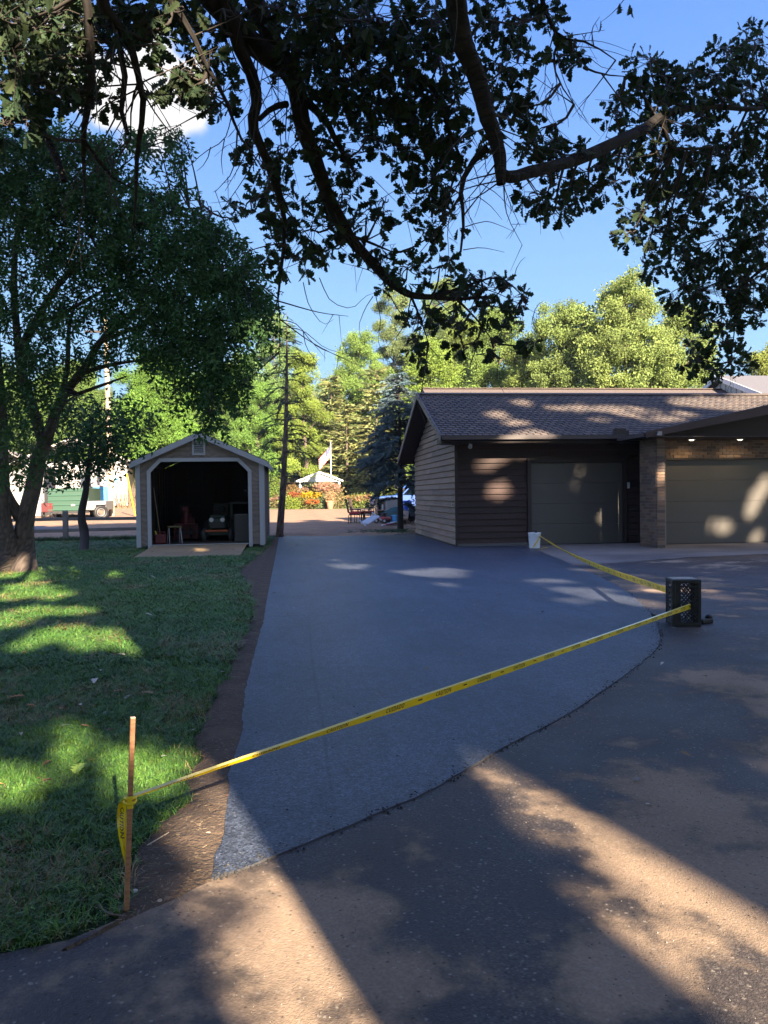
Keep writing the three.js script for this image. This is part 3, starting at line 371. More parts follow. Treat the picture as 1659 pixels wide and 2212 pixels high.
// ---------------------------------------------------------------- house behind the garage
{
  const h = thing('house', 'house behind the garage with sunlit brown roof and white board gable', 'house');
  const roofM = new THREE.MeshStandardMaterial({ color: col(0.125, 0.1, 0.09), roughness: 0.9, bumpMap: again(grainBump, 1), bumpScale: 0.01 }), whiteM = mat(0.62, 0.63, 0.65, 0.7), R = rng(8);
  const slab = (x0, x1, zf, yf, zr, yr, zb, yb) => { const s = new THREE.Shape([[-zf, yf], [-zr, yr], [-zb, yb], [-zb, yb - 0.14], [-zr, yr - 0.14], [-zf, yf - 0.14]].map(([a, b]) => new THREE.Vector2(a, b))); return new THREE.ExtrudeGeometry(s, { depth: x1 - x0, bevelEnabled: false }).rotateY(Math.PI / 2).translate(x0, 0, 0); };
  part(h, 'wall', [box(12, 4.0, 6, 12.7, 2.0, -33), box(12, 4.6, 6, 25, 2.3, -33)], whiteM);
  const low = part(h, 'roof', slab(5.5, 18.8, -28.6, 3.9, -33, 5.78, -37.4, 3.9), roofM);
  part(low, 'shingle_course', (() => { const l = []; for (let k = 0; k < 26; k++) { let x = 5.5; while (x < 18.7) { const w = Math.min(0.5 + R() * 0.7, 18.8 - x); const t = (k + 0.5) / 26; l.push(box(w - 0.01, 0.014, 0.2, x + w / 2, lerp(3.9, 5.78, t) + 0.012, lerp(-28.6, -33, t), 0.4 + 0.03)); x += w; } } return l; })(), roofM); info(low.children[0], null, null, null, 'stuff');
  part(low, 'ridge_cap', (() => { const l = []; for (let x = 5.5; x < 18.5; x += 0.3) l.push(box(0.31, 0.03, 0.3, x + 0.15, 5.8 + R() * 0.008, -33, 0, 0, 0.04)); return l; })(), roofM);
  const hi = part(h, 'roof', slab(18.5, 31, -27.5, 4.45, -33, 6.4, -38.5, 4.45), new THREE.MeshStandardMaterial({ color: col(0.13, 0.13, 0.145), roughness: 0.9, bumpMap: again(grainBump, 1), bumpScale: 0.01 }));
  part(hi, 'vent_pipe', cyl(0.07, 0.07, 0.3, 22.5, 5.75, -31.5), M.black);
  const gs = new THREE.Shape([[27.8, 4.2], [33, 6.2], [38.2, 4.2]].map(([a, b]) => new THREE.Vector2(a, b)));
  part(h, 'gable_wall', new THREE.ExtrudeGeometry(gs, { depth: 0.05, bevelEnabled: false }).rotateY(Math.PI / 2).translate(18.85, 0, 0), whiteM);
  for (let z = -28.2; z > -37.8; z -= 0.42) { const top = 6.2 - Math.abs(z + 33) * 0.385; part(h, 'batten', box(0.03, top - 3.6, 0.05, 18.83, (top + 3.6) / 2, z), mat(0.5, 0.51, 0.54, 0.7)); }
  for (const s of [1, -1]) { const L = Math.hypot(5.5, 1.95); part(h, 'rake_board', box(0.05, 0.2, L, 18.48, 5.33, -33 + s * 2.75, s * 0.3407), whiteM); }
}
// ---------------------------------------------------------------- shed
{
  const s = thing('garden_shed', 'tan garden shed with grey white trim and an open clipped-corner doorway', 'shed');
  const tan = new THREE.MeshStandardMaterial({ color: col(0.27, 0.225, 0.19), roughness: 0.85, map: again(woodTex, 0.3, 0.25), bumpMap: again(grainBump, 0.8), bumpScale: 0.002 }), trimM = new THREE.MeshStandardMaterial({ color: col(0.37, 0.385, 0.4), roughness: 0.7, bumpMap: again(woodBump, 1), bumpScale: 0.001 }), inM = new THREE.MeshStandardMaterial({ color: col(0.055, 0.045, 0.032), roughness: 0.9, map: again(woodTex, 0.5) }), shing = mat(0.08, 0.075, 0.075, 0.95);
  const xl = -4.04, xr = -0.74, zf = -21.4, zb = -25.9, ey = 2.31, pk = 3.04, cx = (xl + xr) / 2;
  const S = (pts) => new THREE.Shape(pts.map(([a, b]) => new THREE.Vector2(a, b)));
  const front = S([[xl, 0.12], [xr, 0.12], [xr, ey], [cx, pk], [xl, ey]]); front.holes.push(new THREE.Path([[-3.66, 0.13], [-3.66, 2.05], [-3.39, 2.33], [-1.41, 2.33], [-1.14, 2.05], [-1.14, 0.13]].map(([a, b]) => new THREE.Vector2(a, b))));
  part(s, 'front_wall', metric(new THREE.ExtrudeGeometry(front, { depth: 0.08, bevelEnabled: false }).translate(0, 0, zf - 0.08)), tan);
  part(s, 'side_wall', metric(box(0.08, ey - 0.12, zf - zb - 0.09, xl + 0.04, (ey + 0.12) / 2, (zf + zb) / 2 - 0.045)), tan); part(s, 'side_wall', metric(box(0.08, ey - 0.12, zf - zb - 0.09, xr - 0.04, (ey + 0.12) / 2, (zf + zb) / 2 - 0.045)), tan);
  for (let z = zf - 0.35; z > zb; z -= 0.3) part(s, 'panel_groove', box(0.004, ey - 0.2, 0.012, xr + 0.001, (ey + 0.12) / 2, z), mat(0.1, 0.08, 0.07, 0.9));
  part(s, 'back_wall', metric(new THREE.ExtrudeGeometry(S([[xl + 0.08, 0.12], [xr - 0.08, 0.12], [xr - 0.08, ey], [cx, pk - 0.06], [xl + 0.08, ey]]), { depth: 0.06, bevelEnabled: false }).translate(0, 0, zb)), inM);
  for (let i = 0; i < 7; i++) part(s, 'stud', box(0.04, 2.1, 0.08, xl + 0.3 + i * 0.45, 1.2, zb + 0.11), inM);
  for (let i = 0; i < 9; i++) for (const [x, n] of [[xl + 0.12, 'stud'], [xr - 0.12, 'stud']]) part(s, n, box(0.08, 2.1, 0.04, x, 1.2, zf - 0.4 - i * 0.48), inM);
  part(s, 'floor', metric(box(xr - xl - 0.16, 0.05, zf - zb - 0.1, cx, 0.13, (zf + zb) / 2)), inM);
  part(s, 'skid', [box(0.14, 0.12, 4.4, xl + 0.35, 0.055, (zf + zb) / 2 - 0.06), box(0.14, 0.12, 4.4, xr - 0.35, 0.055, (zf + zb) / 2 - 0.06), box(0.14, 0.12, 4.4, cx, 0.055, (zf + zb) / 2 - 0.06)], mat(0.03, 0.028, 0.025, 0.9));
  // roof with overhang
  const ov = 0.12, rs = (pk - ey) / (cx - xl), ry = (x) => pk - 0.012 - Math.abs(x - cx) * rs;
  const rf = S([[xl - ov, ry(xl - ov)], [cx, pk - 0.012], [xr + ov, ry(xr + ov)], [xr + ov, ry(xr + ov) + 0.06], [cx, pk + 0.048], [xl - ov, ry(xl - ov) + 0.06]]);
  const roof = part(s, 'roof', new THREE.ExtrudeGeometry(rf, { depth: zf - zb + 0.24, bevelEnabled: false }).translate(0, 0, zb - 0.12), shing);
  { const l = [], R = rng(12); for (const d of [-1, 1]) for (let k = 0; k < 12; k++) for (let z = zf + 0.12; z > zb - 0.1; z -= 0.33) l.push(box(0.16, 0.012, 0.32, cx + d * (0.07 + k * 0.145), ry(cx + d * (0.07 + k * 0.145)) + 0.07 + R() * 0.004, z - 0.16, 0, 0, -d * (Math.atan(rs) - 0.05))); info(part(roof, 'shingle', l, shing), null, null, null, 'stuff'); }
  const fs = S([[xl - ov - 0.01, ry(xl - ov) + 0.055], [cx, pk + 0.055], [xr + ov + 0.01, ry(xr + ov) + 0.055], [xr + ov + 0.01, ry(xr + ov) - 0.09], [cx, pk - 0.095], [xl - ov - 0.01, ry(xl - ov) - 0.09]]);
  part(s, 'fascia', metric(new THREE.ExtrudeGeometry(fs, { depth: 0.025, bevelEnabled: false }).translate(0, 0, zf + 0.115)), trimM);
  part(s, 'fascia', [box(0.025, 0.14, zf - zb + 0.2, xr + ov + 0.012, ry(xr + ov) - 0.02, (zf + zb) / 2), box(0.025, 0.14, zf - zb + 0.2, xl - ov - 0.012, ry(xl - ov) - 0.02, (zf + zb) / 2)], trimM);
  for (const x of [xl + 0.055, xr - 0.055]) part(s, 'corner_trim', rbox(0.115, ey - 0.1, 0.03, x, (ey + 0.02) / 2 + 0.03, zf + 0.016, 0.004), trimM);
  part(s, 'corner_trim', rbox(0.025, ey - 0.12, 0.1, xr + 0.013, (ey + 0.06) / 2 + 0.03, zf - 0.04, 0.004), trimM); part(s, 'corner_trim', rbox(0.025, ey - 0.12, 0.1, xr + 0.013, (ey + 0.06) / 2 + 0.03, zb + 0.06, 0.004), trimM);
  const tr = S([[-3.75, 0.06], [-3.75, 2.08], [-3.425, 2.415], [-1.375, 2.415], [-1.05, 2.08], [-1.05, 0.06], [-1.14, 0.06], [-1.14, 2.045], [-1.41, 2.325], [-3.39, 2.325], [-3.66, 2.045], [-3.66, 0.06]]);
  part(s, 'door_trim', metric(new THREE.ExtrudeGeometry(tr, { depth: 0.025, bevelEnabled: true, bevelThickness: 0.003, bevelSize: 0.003, bevelSegments: 1 }).translate(0, 0, zf + 0.003)), trimM);
  const vent = new THREE.Group(); vent.name = 'gable_vent'; vent.position.set(cx - 0.02, 2.685, zf + 0.01); s.add(vent);
  part(vent, 'vent_frame', [box(0.34, 0.05, 0.03, 0, -0.17, 0.01), box(0.34, 0.05, 0.03, 0, 0.17, 0.01), box(0.05, 0.3, 0.03, -0.145, 0, 0.01), box(0.05, 0.3, 0.03, 0.145, 0, 0.01)], trimM);
  for (let i = 0; i < 5; i++) part(vent, 'louver', box(0.24, 0.045, 0.012, 0, -0.12 + i * 0.058, 0.008, 0.75), trimM); part(vent, 'vent_back', box(0.24, 0.3, 0.005, 0, 0, -0.006), M.black);
  const lip = []; for (let i = 0; i < 62; i++) lip.push(box(0.018, 0.035, 0.02, -3.63 + i * 0.04, 0.13, zf + 0.02)); part(s, 'threshold', [box(2.5, 0.02, 0.08, -2.4, 0.145, zf + 0.0), ...lip], mat(0.36, 0.37, 0.38, 0.45, { metalness: 0.7 }));
  // ramp boards
  const rampM = new THREE.MeshStandardMaterial({ color: col(0.42, 0.31, 0.17), map: again(woodTex, 0.6, 0.5), roughness: 0.85 });
  const rp = thing('wooden_ramp', 'weathered plywood ramp leading up to the shed doorway', 'ramp');
  const sheetGeo = (x0, x1) => { const L = Math.hypot(2.75, 0.1); return metric(rbox(x1 - x0 - 0.006, 0.022, L, (x0 + x1) / 2, 0.067, zf + 1.42, 0.004, Math.atan2(0.1, 2.75))); };
  part(rp, 'board', sheetGeo(-3.62, -2.42), rampM); part(rp, 'board', sheetGeo(-2.42, -1.2), rampM); part(rp, 'bearer', [box(0.05, 0.06, 1.3, -3.4, 0.05, zf + 0.8), box(0.05, 0.06, 1.3, -1.45, 0.05, zf + 0.8)], M.black);
}
// things kept in the shed
{
  const zf = -21.4, fl = 0.157, black = mat(0.02, 0.022, 0.02, 0.6), red = mat(0.085, 0.008, 0.008, 0.55), green = mat(0.014, 0.028, 0.016, 0.45), orange = mat(0.3, 0.06, 0.008, 0.5), R = rng(15);
  const wheel = (p, r, w, x, y, z, name = 'wheel') => { const g = new THREE.Group(); g.name = name; g.position.set(x, y, z); p.add(g); part(g, 'tyre', new THREE.TorusGeometry(r * 0.68, r * 0.32, 8, 20).rotateY(Math.PI / 2).scale(w / (r * 0.64), 1, 1), black); part(g, 'rim', cyl(r * 0.42, r * 0.42, w * 0.7, 0, 0, 0, 0, 0, Math.PI / 2), mat(0.35, 0.33, 0.28, 0.5)); };
  const t = thing('riding_mower', 'green riding mower with orange front bumper parked in the shed', 'riding mower', [-2.05, fl, zf - 1.0]);
  part(t, 'hood', [rbox(0.5, 0.34, 0.7, 0, 0.5, -0.2, 0.1), rbox(0.44, 0.1, 0.5, 0, 0.68, -0.25, 0.05)], green); part(t, 'grille', box(0.36, 0.16, 0.02, 0, 0.46, 0.155), black); part(t, 'bumper', [rbox(0.62, 0.06, 0.05, 0, 0.3, 0.28, 0.02), bar(V(-0.22, 0.3, 0.26), V(-0.22, 0.34, -0.1), 0.015), bar(V(0.22, 0.3, 0.26), V(0.22, 0.34, -0.1), 0.015)], orange);
  part(t, 'headlight', cyl(0.06, 0.06, 0.02, -0.15, 0.6, 0.16, Math.PI / 2), mat(0.5, 0.5, 0.48, 0.3)); part(t, 'headlight', cyl(0.06, 0.06, 0.02, 0.15, 0.6, 0.16, Math.PI / 2), mat(0.5, 0.5, 0.48, 0.3)); part(t, 'seat', [rbox(0.46, 0.1, 0.42, 0, 0.62, -0.95, 0.04), rbox(0.46, 0.42, 0.1, 0, 0.85, -1.18, 0.04, -0.2)], black); part(t, 'steering_wheel', [new THREE.TorusGeometry(0.17, 0.018, 6, 20).rotateX(1.0).translate(0, 0.88, -0.6), bar(V(0, 0.62, -0.48), V(0, 0.88, -0.6), 0.02)], black); part(t, 'mower_deck', rbox(1.0, 0.14, 0.7, 0, 0.2, -0.55, 0.05), green); part(t, 'body', rbox(0.62, 0.26, 0.9, 0, 0.44, -0.95, 0.06), green);
  wheel(t, 0.19, 0.14, -0.36, 0.19, 0.02); wheel(t, 0.19, 0.14, 0.36, 0.19, 0.02); wheel(t, 0.28, 0.2, -0.38, 0.28, -1.05); wheel(t, 0.28, 0.2, 0.38, 0.28, -1.05);
  const sb = thing('snow_blower', 'red snow blower standing left of the riding mower', 'snow blower', [-2.95, fl, zf - 1.3]);
  part(sb, 'auger_housing', [rbox(0.6, 0.42, 0.03, 0, 0.27, -0.2, 0.01), rbox(0.03, 0.42, 0.36, -0.3, 0.27, -0.03, 0.01), rbox(0.03, 0.42, 0.36, 0.3, 0.27, -0.03, 0.01), rbox(0.6, 0.03, 0.3, 0, 0.48, -0.05, 0.01)], red); part(sb, 'auger', [cyl(0.03, 0.03, 0.56, 0, 0.24, 0, 0, 0, Math.PI / 2), new THREE.TorusGeometry(0.14, 0.02, 5, 16).rotateY(1.3).translate(-0.14, 0.24, 0), new THREE.TorusGeometry(0.14, 0.02, 5, 16).rotateY(1.8).translate(0.14, 0.24, 0)], black); part(sb, 'chute', [cyl(0.09, 0.08, 0.35, 0, 0.66, -0.08), rbox(0.18, 0.16, 0.16, 0, 0.9, -0.02, 0.03)], red); part(sb, 'engine', [rbox(0.36, 0.32, 0.36, 0, 0.5, -0.45, 0.05), cyl(0.12, 0.12, 0.1, 0, 0.7, -0.45)], red); part(sb, 'handlebar', [bar(V(-0.22, 0.5, -0.6), V(-0.28, 1.0, -1.05), 0.016), bar(V(0.22, 0.5, -0.6), V(0.28, 1.0, -1.05), 0.016), rbox(0.5, 0.05, 0.14, 0, 0.98, -1.0, 0.01)], black); wheel(sb, 0.2, 0.13, -0.28, 0.2, -0.6); wheel(sb, 0.2, 0.13, 0.28, 0.2, -0.6);
  const can = thing('gas_can', 'red plastic fuel can at the left side of the shed doorway', 'fuel can', [-3.48, fl, zf - 0.28], 0.1);
  part(can, 'body', [rbox(0.3, 0.26, 0.22, 0, 0.13, 0, 0.04)], red); part(can, 'handle', [rbox(0.2, 0.03, 0.04, 0.02, 0.315, 0, 0.012), rbox(0.03, 0.07, 0.04, -0.07, 0.28, 0, 0.01), rbox(0.03, 0.07, 0.04, 0.11, 0.28, 0, 0.01)], red); part(can, 'spout', cyl(0.025, 0.018, 0.1, -0.12, 0.3, 0, 0, 0, 0.3), mat(0.5, 0.4, 0.03, 0.5));
  const st = thing('step_stool', 'small folding stool with yellow top behind the red fuel can', 'stool', [-3.15, fl, zf - 0.55], 0.3);
  part(st, 'top', rbox(0.36, 0.05, 0.22, 0, 0.44, 0, 0.02), mat(0.09, 0.08, 0.02, 0.6)); for (const [x, z] of [[-0.15, 0.1], [0.15, 0.1], [-0.15, -0.1], [0.15, -0.1]]) part(st, 'leg', bar(V(x, 0.42, z * 0.6), V(x * 1.1, 0, z * 2), 0.012), mat(0.3, 0.3, 0.3, 0.4));
  const hose = thing('garden_hose', 'pale hose hanging in a loop on the left shed wall', 'hose', [-3.86, 1.5, zf - 0.35]);
  part(hose, 'coil', new THREE.TubeGeometry(new THREE.CatmullRomCurve3([V(0.05, 0.35, 0), V(0.06, 0.1, 0.05), V(0.05, -0.35, 0.02), V(0.04, -0.5, -0.08), V(0.03, -0.35, -0.15), V(0.03, 0.2, -0.1)]), 30, 0.01, 5), mat(0.5, 0.48, 0.42, 0.6)); part(hose, 'hook', box(0.06, 0.03, 0.03, 0.03, 0.37, 0), black);
  const br = thing('garden_tools', 'long handled broom leaning on the left shed wall', 'broom', [-3.55, fl, zf - 0.75]); part(br, 'handle', bar(V(0, 0.1, 0), V(-0.18, 1.5, -0.1), 0.012), mat(0.3, 0.22, 0.12, 0.7)); part(br, 'bristles', box(0.26, 0.14, 0.05, 0, 0.07, 0), mat(0.25, 0.18, 0.06, 0.9));
  const wb = thing('workbench', 'dark workbench along the right wall of the shed', 'workbench', [-1.35, fl, zf - 2.6]); part(wb, 'bench_top', rbox(0.8, 0.06, 2.4, 0, 1.05, 0, 0.01), black); part(wb, 'shelf', rbox(0.7, 0.03, 2.2, 0, 0.4, 0, 0.01), black); for (const [x, z] of [[-0.35, 1.1], [0.35, 1.1], [-0.35, -1.1], [0.35, -1.1]]) part(wb, 'leg', box(0.07, 1.02, 0.07, x, 0.51, z), black); part(wb, 'drawer_front', box(0.02, 0.5, 2.0, -0.36, 0.75, 0), black);
  const bx = thing('cardboard_box', 'pale cardboard carton standing beside the riding mower', 'box', [-1.4, fl, zf - 0.9], 0.2); part(bx, 'carton', [box(0.36, 0.73, 0.32, 0, 0.365, 0)], mat(0.09, 0.088, 0.08, 0.8)); part(bx, 'flap', box(0.34, 0.004, 0.1, 0, 0.735, 0.09, 0.25), mat(0.3, 0.28, 0.24, 0.8));
  const fan = thing('pedestal_fan', 'dark pedestal fan on the workbench at the right of the shed', 'fan', [-1.22, fl + 1.08, zf - 1.7]); part(fan, 'fan_guard', [new THREE.TorusGeometry(0.15, 0.012, 6, 20).translate(0, 0.32, 0), cyl(0.05, 0.05, 0.12, 0, 0.32, -0.04, Math.PI / 2)], black); for (let i = 0; i < 4; i++) part(fan, 'blade', box(0.05, 0.13, 0.006, 0, 0.07, 0, 0, 0.4).applyMatrix4(new THREE.Matrix4().makeRotationZ(i * Math.PI / 2)).translate(0, 0.32, 0), mat(0.1, 0.1, 0.1, 0.5)); part(fan, 'base', [cyl(0.1, 0.09, 0.025, 0, 0.012, 0), bar(V(0, 0, 0), V(0, 0.2, 0), 0.014)], black);
}
// ---------------------------------------------------------------- trees
function oakLeafGeo(lobes = 1) { // lobed leaf, stem at the origin, tip at y = 1
  const prof = [[0, 0.015], [0.1, 0.03], [0.2, 0.16], [0.27, 0.07], [0.4, 0.26], [0.47, 0.11], [0.6, 0.31], [0.7, 0.15], [0.8, 0.25], [0.9, 0.14], [1, 0.02]];
  const P = [], fold = (w, t) => 0.32 * w - 0.16 * t * t;
  for (let i = 0; i + 1 < prof.length; i++) { const [t0, w0] = prof[i], [t1, w1] = prof[i + 1]; for (const s of [1, -1]) { const a = [0, t0, fold(0, t0)], b = [s * w0, t0 + w0 * 0.28, fold(w0, t0)], c = [s * w1, t1 + w1 * 0.28, fold(w1, t1)], d = [0, t1, fold(0, t1)]; const tr = s > 0 ? [a, b, c, a, c, d] : [a, c, b, a, d, c]; tr.forEach((p) => P.push(...p)); } }
  return tri(P);
}
function leafGeo(n, R, size, spread, slim = 0.42) { // a spray of simple pointed leaves along a short twig
  const P = []; for (let k = 0; k < n; k++) {
    const q = randQ(R), o = V((R() - 0.5) * spread, (R() - 0.5) * spread, (R() - 0.5) * spread), L = size * (0.7 + 0.6 * R()), w = L * slim;
    const pt = (x, y, z) => V(x, y, z).applyQuaternion(q).add(o), a = pt(0, 0, 0), b = pt(w * 0.5, L * 0.45, w * 0.18), c = pt(0, L, -L * 0.15), d = pt(-w * 0.5, L * 0.45, w * 0.18);
    for (const p of [a, b, c, a, c, d]) P.push(p.x, p.y, p.z);
  } return tri(P);
}
function sprayGeo(n, R, size, len) { // leaves set alternately along a drooping twig, its base at the origin
  const P = [], add = (...v) => v.forEach((p) => P.push(p.x, p.y, p.z)), path = (t) => V(0.06 * Math.sin(t * 3), -len * t, 0.05 * t * t);
  for (const d of [V(0.0022, 0, 0), V(0, 0, 0.0022)]) for (let k = 0; k < 4; k++) { const a = path(k / 4), b = path((k + 1) / 4); add(a.clone().add(d), b.clone().add(d), b.clone().sub(d), a.clone().add(d), b.clone().sub(d), a.clone().sub(d)); }
  for (let k = 0; k < n; k++) { const t = (k + 0.6) / n, o = path(t), an = k * 2.4 + R() * 0.6, q = new THREE.Quaternion().setFromUnitVectors(V(0, 1, 0), V(Math.cos(an), -0.55 - 0.5 * R(), Math.sin(an)).normalize()).multiply(quat(0, R() * 6.28, 0)), L = size * (0.7 + 0.5 * R()), w = L * 0.46, pt = (x, y, z) => V(x, y, z).applyQuaternion(q).add(o), a = pt(0, 0.1 * L, 0), b = pt(w * 0.5, L * 0.5, w * 0.2), c = pt(0, L * 1.1, -L * 0.18), e = pt(-w * 0.5, L * 0.5, w * 0.2); add(a, b, c, a, c, e); }
  return tri(P);
}
const oakLeaf = oakLeafGeo();
const leafM = (r, g, b, t = 0) => t ? new THREE.MeshPhysicalMaterial({ color: col(r, g, b), roughness: 0.75, transmission: t, thickness: 0, side: THREE.DoubleSide, specularIntensity: 0.4 }) : new THREE.MeshStandardMaterial({ color: col(r, g, b), roughness: 0.7, side: THREE.DoubleSide });
const tints = (R, n, lo = 0.65, hi = 1.35, warm = 0.15) => Array.from({ length: n }, () => { const k = lerp(lo, hi, R()), w = (R() - 0.5) * warm; return col(k * (1 + w * 1.5), k, k * (1 - w)); });

// sunlit gaps: where leaves are left out of the crowns to let light through, as [x, z, rx, rz] on the ground (walls and roof carried down along the sun's rays)
const gaps = [[-4.07, -14.89, 0.64, 0.88], [-4.82, -15.51, 0.54, 0.96], [-3.21, -14.82, 0.34, 0.62], [-3.92, -12.18, 0.39, 0.83], [-4.25, -13.43, 0.3, 0.58], [-3.21, -9.64, 0.33, 0.67], [-3.28, -11.73, 0.13, 0.45], [-2.62, -10.03, 0.16, 0.32], [-2.36, -8.26, 0.23, 0.38], [-1.93, -7.94, 0.21, 0.46], [-1.39, -7.59, 0.18, 0.35], [-2.48, -7.79, 0.11, 0.2], [-1.59, -4.73, 0.12, 0.31], [-1.15, -4.5, 0.11, 0.25], [-0.94, -4.3, 0.1, 0.19], [-0.71, -4.07, 0.06, 0.27], [-0.51, -4.33, 0.08, 0.35], [-0.52, -3.96, 0.07, 0.2], [-1.32, -4.09, 0.09, 0.17], [-1.02, -4.04, 0.05, 0.08], [-1.18, -3.67, 0.08, 0.14], [-0.86, -4.52, 0.07, 0.1], [-1.49, -5.06, 0.14, 0.15],
  [1.14, -15.46, 0.4, 0.7], [2.42, -13.93, 0.56, 0.74], [2.72, -13.1, 0.22, 0.36], [0.87, -17.08, 0.19, 0.37], [3.97, -11.95, 0.34, 0.3], [4.03, -10.9, 0.38, 0.31], [4.0, -10.12, 0.26, 0.27], [4.11, -9.64, 0.31, 0.37], [4.3, -9.25, 0.21, 0.23], [3.55, -9.75, 0.25, 0.17], [5.09, -10.66, 0.36, 0.35], [5.44, -9.81, 0.23, 0.21], [5.18, -13.54, 0.23, 0.32], [5.57, -10.28, 0.24, 0.28], [5.83, -9.4, 0.11, 0.16], [2.28, -11.88, 0.28, 0.18],
  [3.82, -24.76, 0.31, 0.29], [4.25, -25.12, 0.41, 0.19], [4.46, -23.4, 0.28, 0.38], [4.81, -23.24, 0.17, 0.29], [5.62, -23.51, 0.12, 0.26], [6.48, -24.3, 0.11, 0.26], [7.46, -24.21, 0.14, 0.12], [6.63, -23.43, 0.12, 0.26], [7.93, -21.89, 0.19, 0.43], [8.12, -22.09, 0.07, 0.34], [8.12, -22.96, 0.11, 0.72], [8.52, -21.71, 0.11, 0.53], [8.28, -20.67, 0.13, 0.3], [10.62, -20.42, 0.25, 0.27], [11.06, -20.22, 0.16, 0.2], [9.7, -20.63, 0.08, 0.16], [11.47, -21.05, 0.16, 0.36], [11.4, -22.0, 0.22, 0.91], [11.92, -19.84, 0.2, 0.45],
  [4.5, -30.55, 0.22, 0.5], [5.48, -29.72, 0.36, 0.4], [6.15, -29.56, 0.27, 0.4], [3.7, -28.56, 0.28, 0.61], [4.11, -27.31, 0.35, 0.43], [6.59, -27.78, 0.37, 0.29], [7.04, -29.56, 0.83, 0.49], [7.79, -28.91, 0.69, 0.71], [8.33, -27.91, 0.54, 0.45], [8.99, -28.67, 0.34, 0.39], [10.63, -30.73, 1.63, 0.96], [11.01, -29.71, 0.87, 0.5], [9.55, -30.38, 0.72, 0.42], [4.66, -25.72, 0.39, 0.53], [4.28, -25.54, 0.25, 0.39], [14, -31.5, 3, 1.4], [-2.5, -20.2, 0.35, 0.5]];
const lanes = [ // long lanes of light cut through the added leaves: polygons on the ground
  [[-0.3, -2.99], [-0.33, -3.54], [-0.28, -4.0], [-0.17, -4.26], [-0.05, -3.97], [0.0, -3.51], [-0.01, -3.28], [0.11, -2.98], [0.2, -2.61], [0.27, -2.31], [0.31, -2.09], [0.38, -1.8], [0.06, -1.8], [-0.06, -2.11], [-0.14, -2.3], [-0.2, -2.6], [-0.3, -2.86]],
  [[-0.5, -3.6], [-0.33, -3.85], [-0.3, -3.2], [-0.36, -2.9], [-0.45, -3.35]],
  [[1.01, -4.27], [1.2, -4.2], [1.5, -3.24], [1.63, -2.58], [1.67, -2.35], [1.5, -1.5], [1.3, -1.55], [1.1, -1.95], [1.1, -2.32], [1.02, -2.77], [0.98, -3.32], [0.98, -3.75]],
  [[2.35, -3.75], [2.48, -3.85], [2.55, -3.45], [2.48, -3.2]]];
function inside(poly, x, z) { let c = false; for (let i = 0, j = poly.length - 1; i < poly.length; j = i++) { const [xi, zi] = poly[i], [xj, zj] = poly[j]; if ((zi > z) !== (zj > z) && x < (xj - xi) * (z - zi) / (zj - zi) + xi) c = !c; } return c; }
const SX = sunDir.x / sunDir.y, SZ = sunDir.z / sunDir.y;
function sunny(p, margin = 0.2) { // would something here shade a place where the sun comes through?
  const x = p.x - SX * p.y, z = p.z - SZ * p.y, w = (z > -6.5 ? 2.2 : 1) * (fbm(x * 3.4, z * 2.4, 4, 44) - 0.5) * 2 - (z > -6.5 ? 0.35 : 0);
  for (const [cx, cz, rx, rz] of gaps) { const mg = cz < -19 && cz > -25.6 ? margin * 0.1 : margin, dx = (x - cx) / (rx + mg), dz = (z - cz) / (rz + mg * 1.6 + (cz > -17 && cx < -1.2 && cz < -6.5 ? 0.12 : 0)); if (dx * dx + dz * dz < 1 + w) return true; }
  for (const l of lanes) if (inside(l, x + 0.04 * w, z) || inside(l, x + 0.07, z) || inside(l, x - 0.07, z)) return fbm(x * 5 + 2, z * 1.4 + 7, 3, 46) < 0.7;
  return false;
}

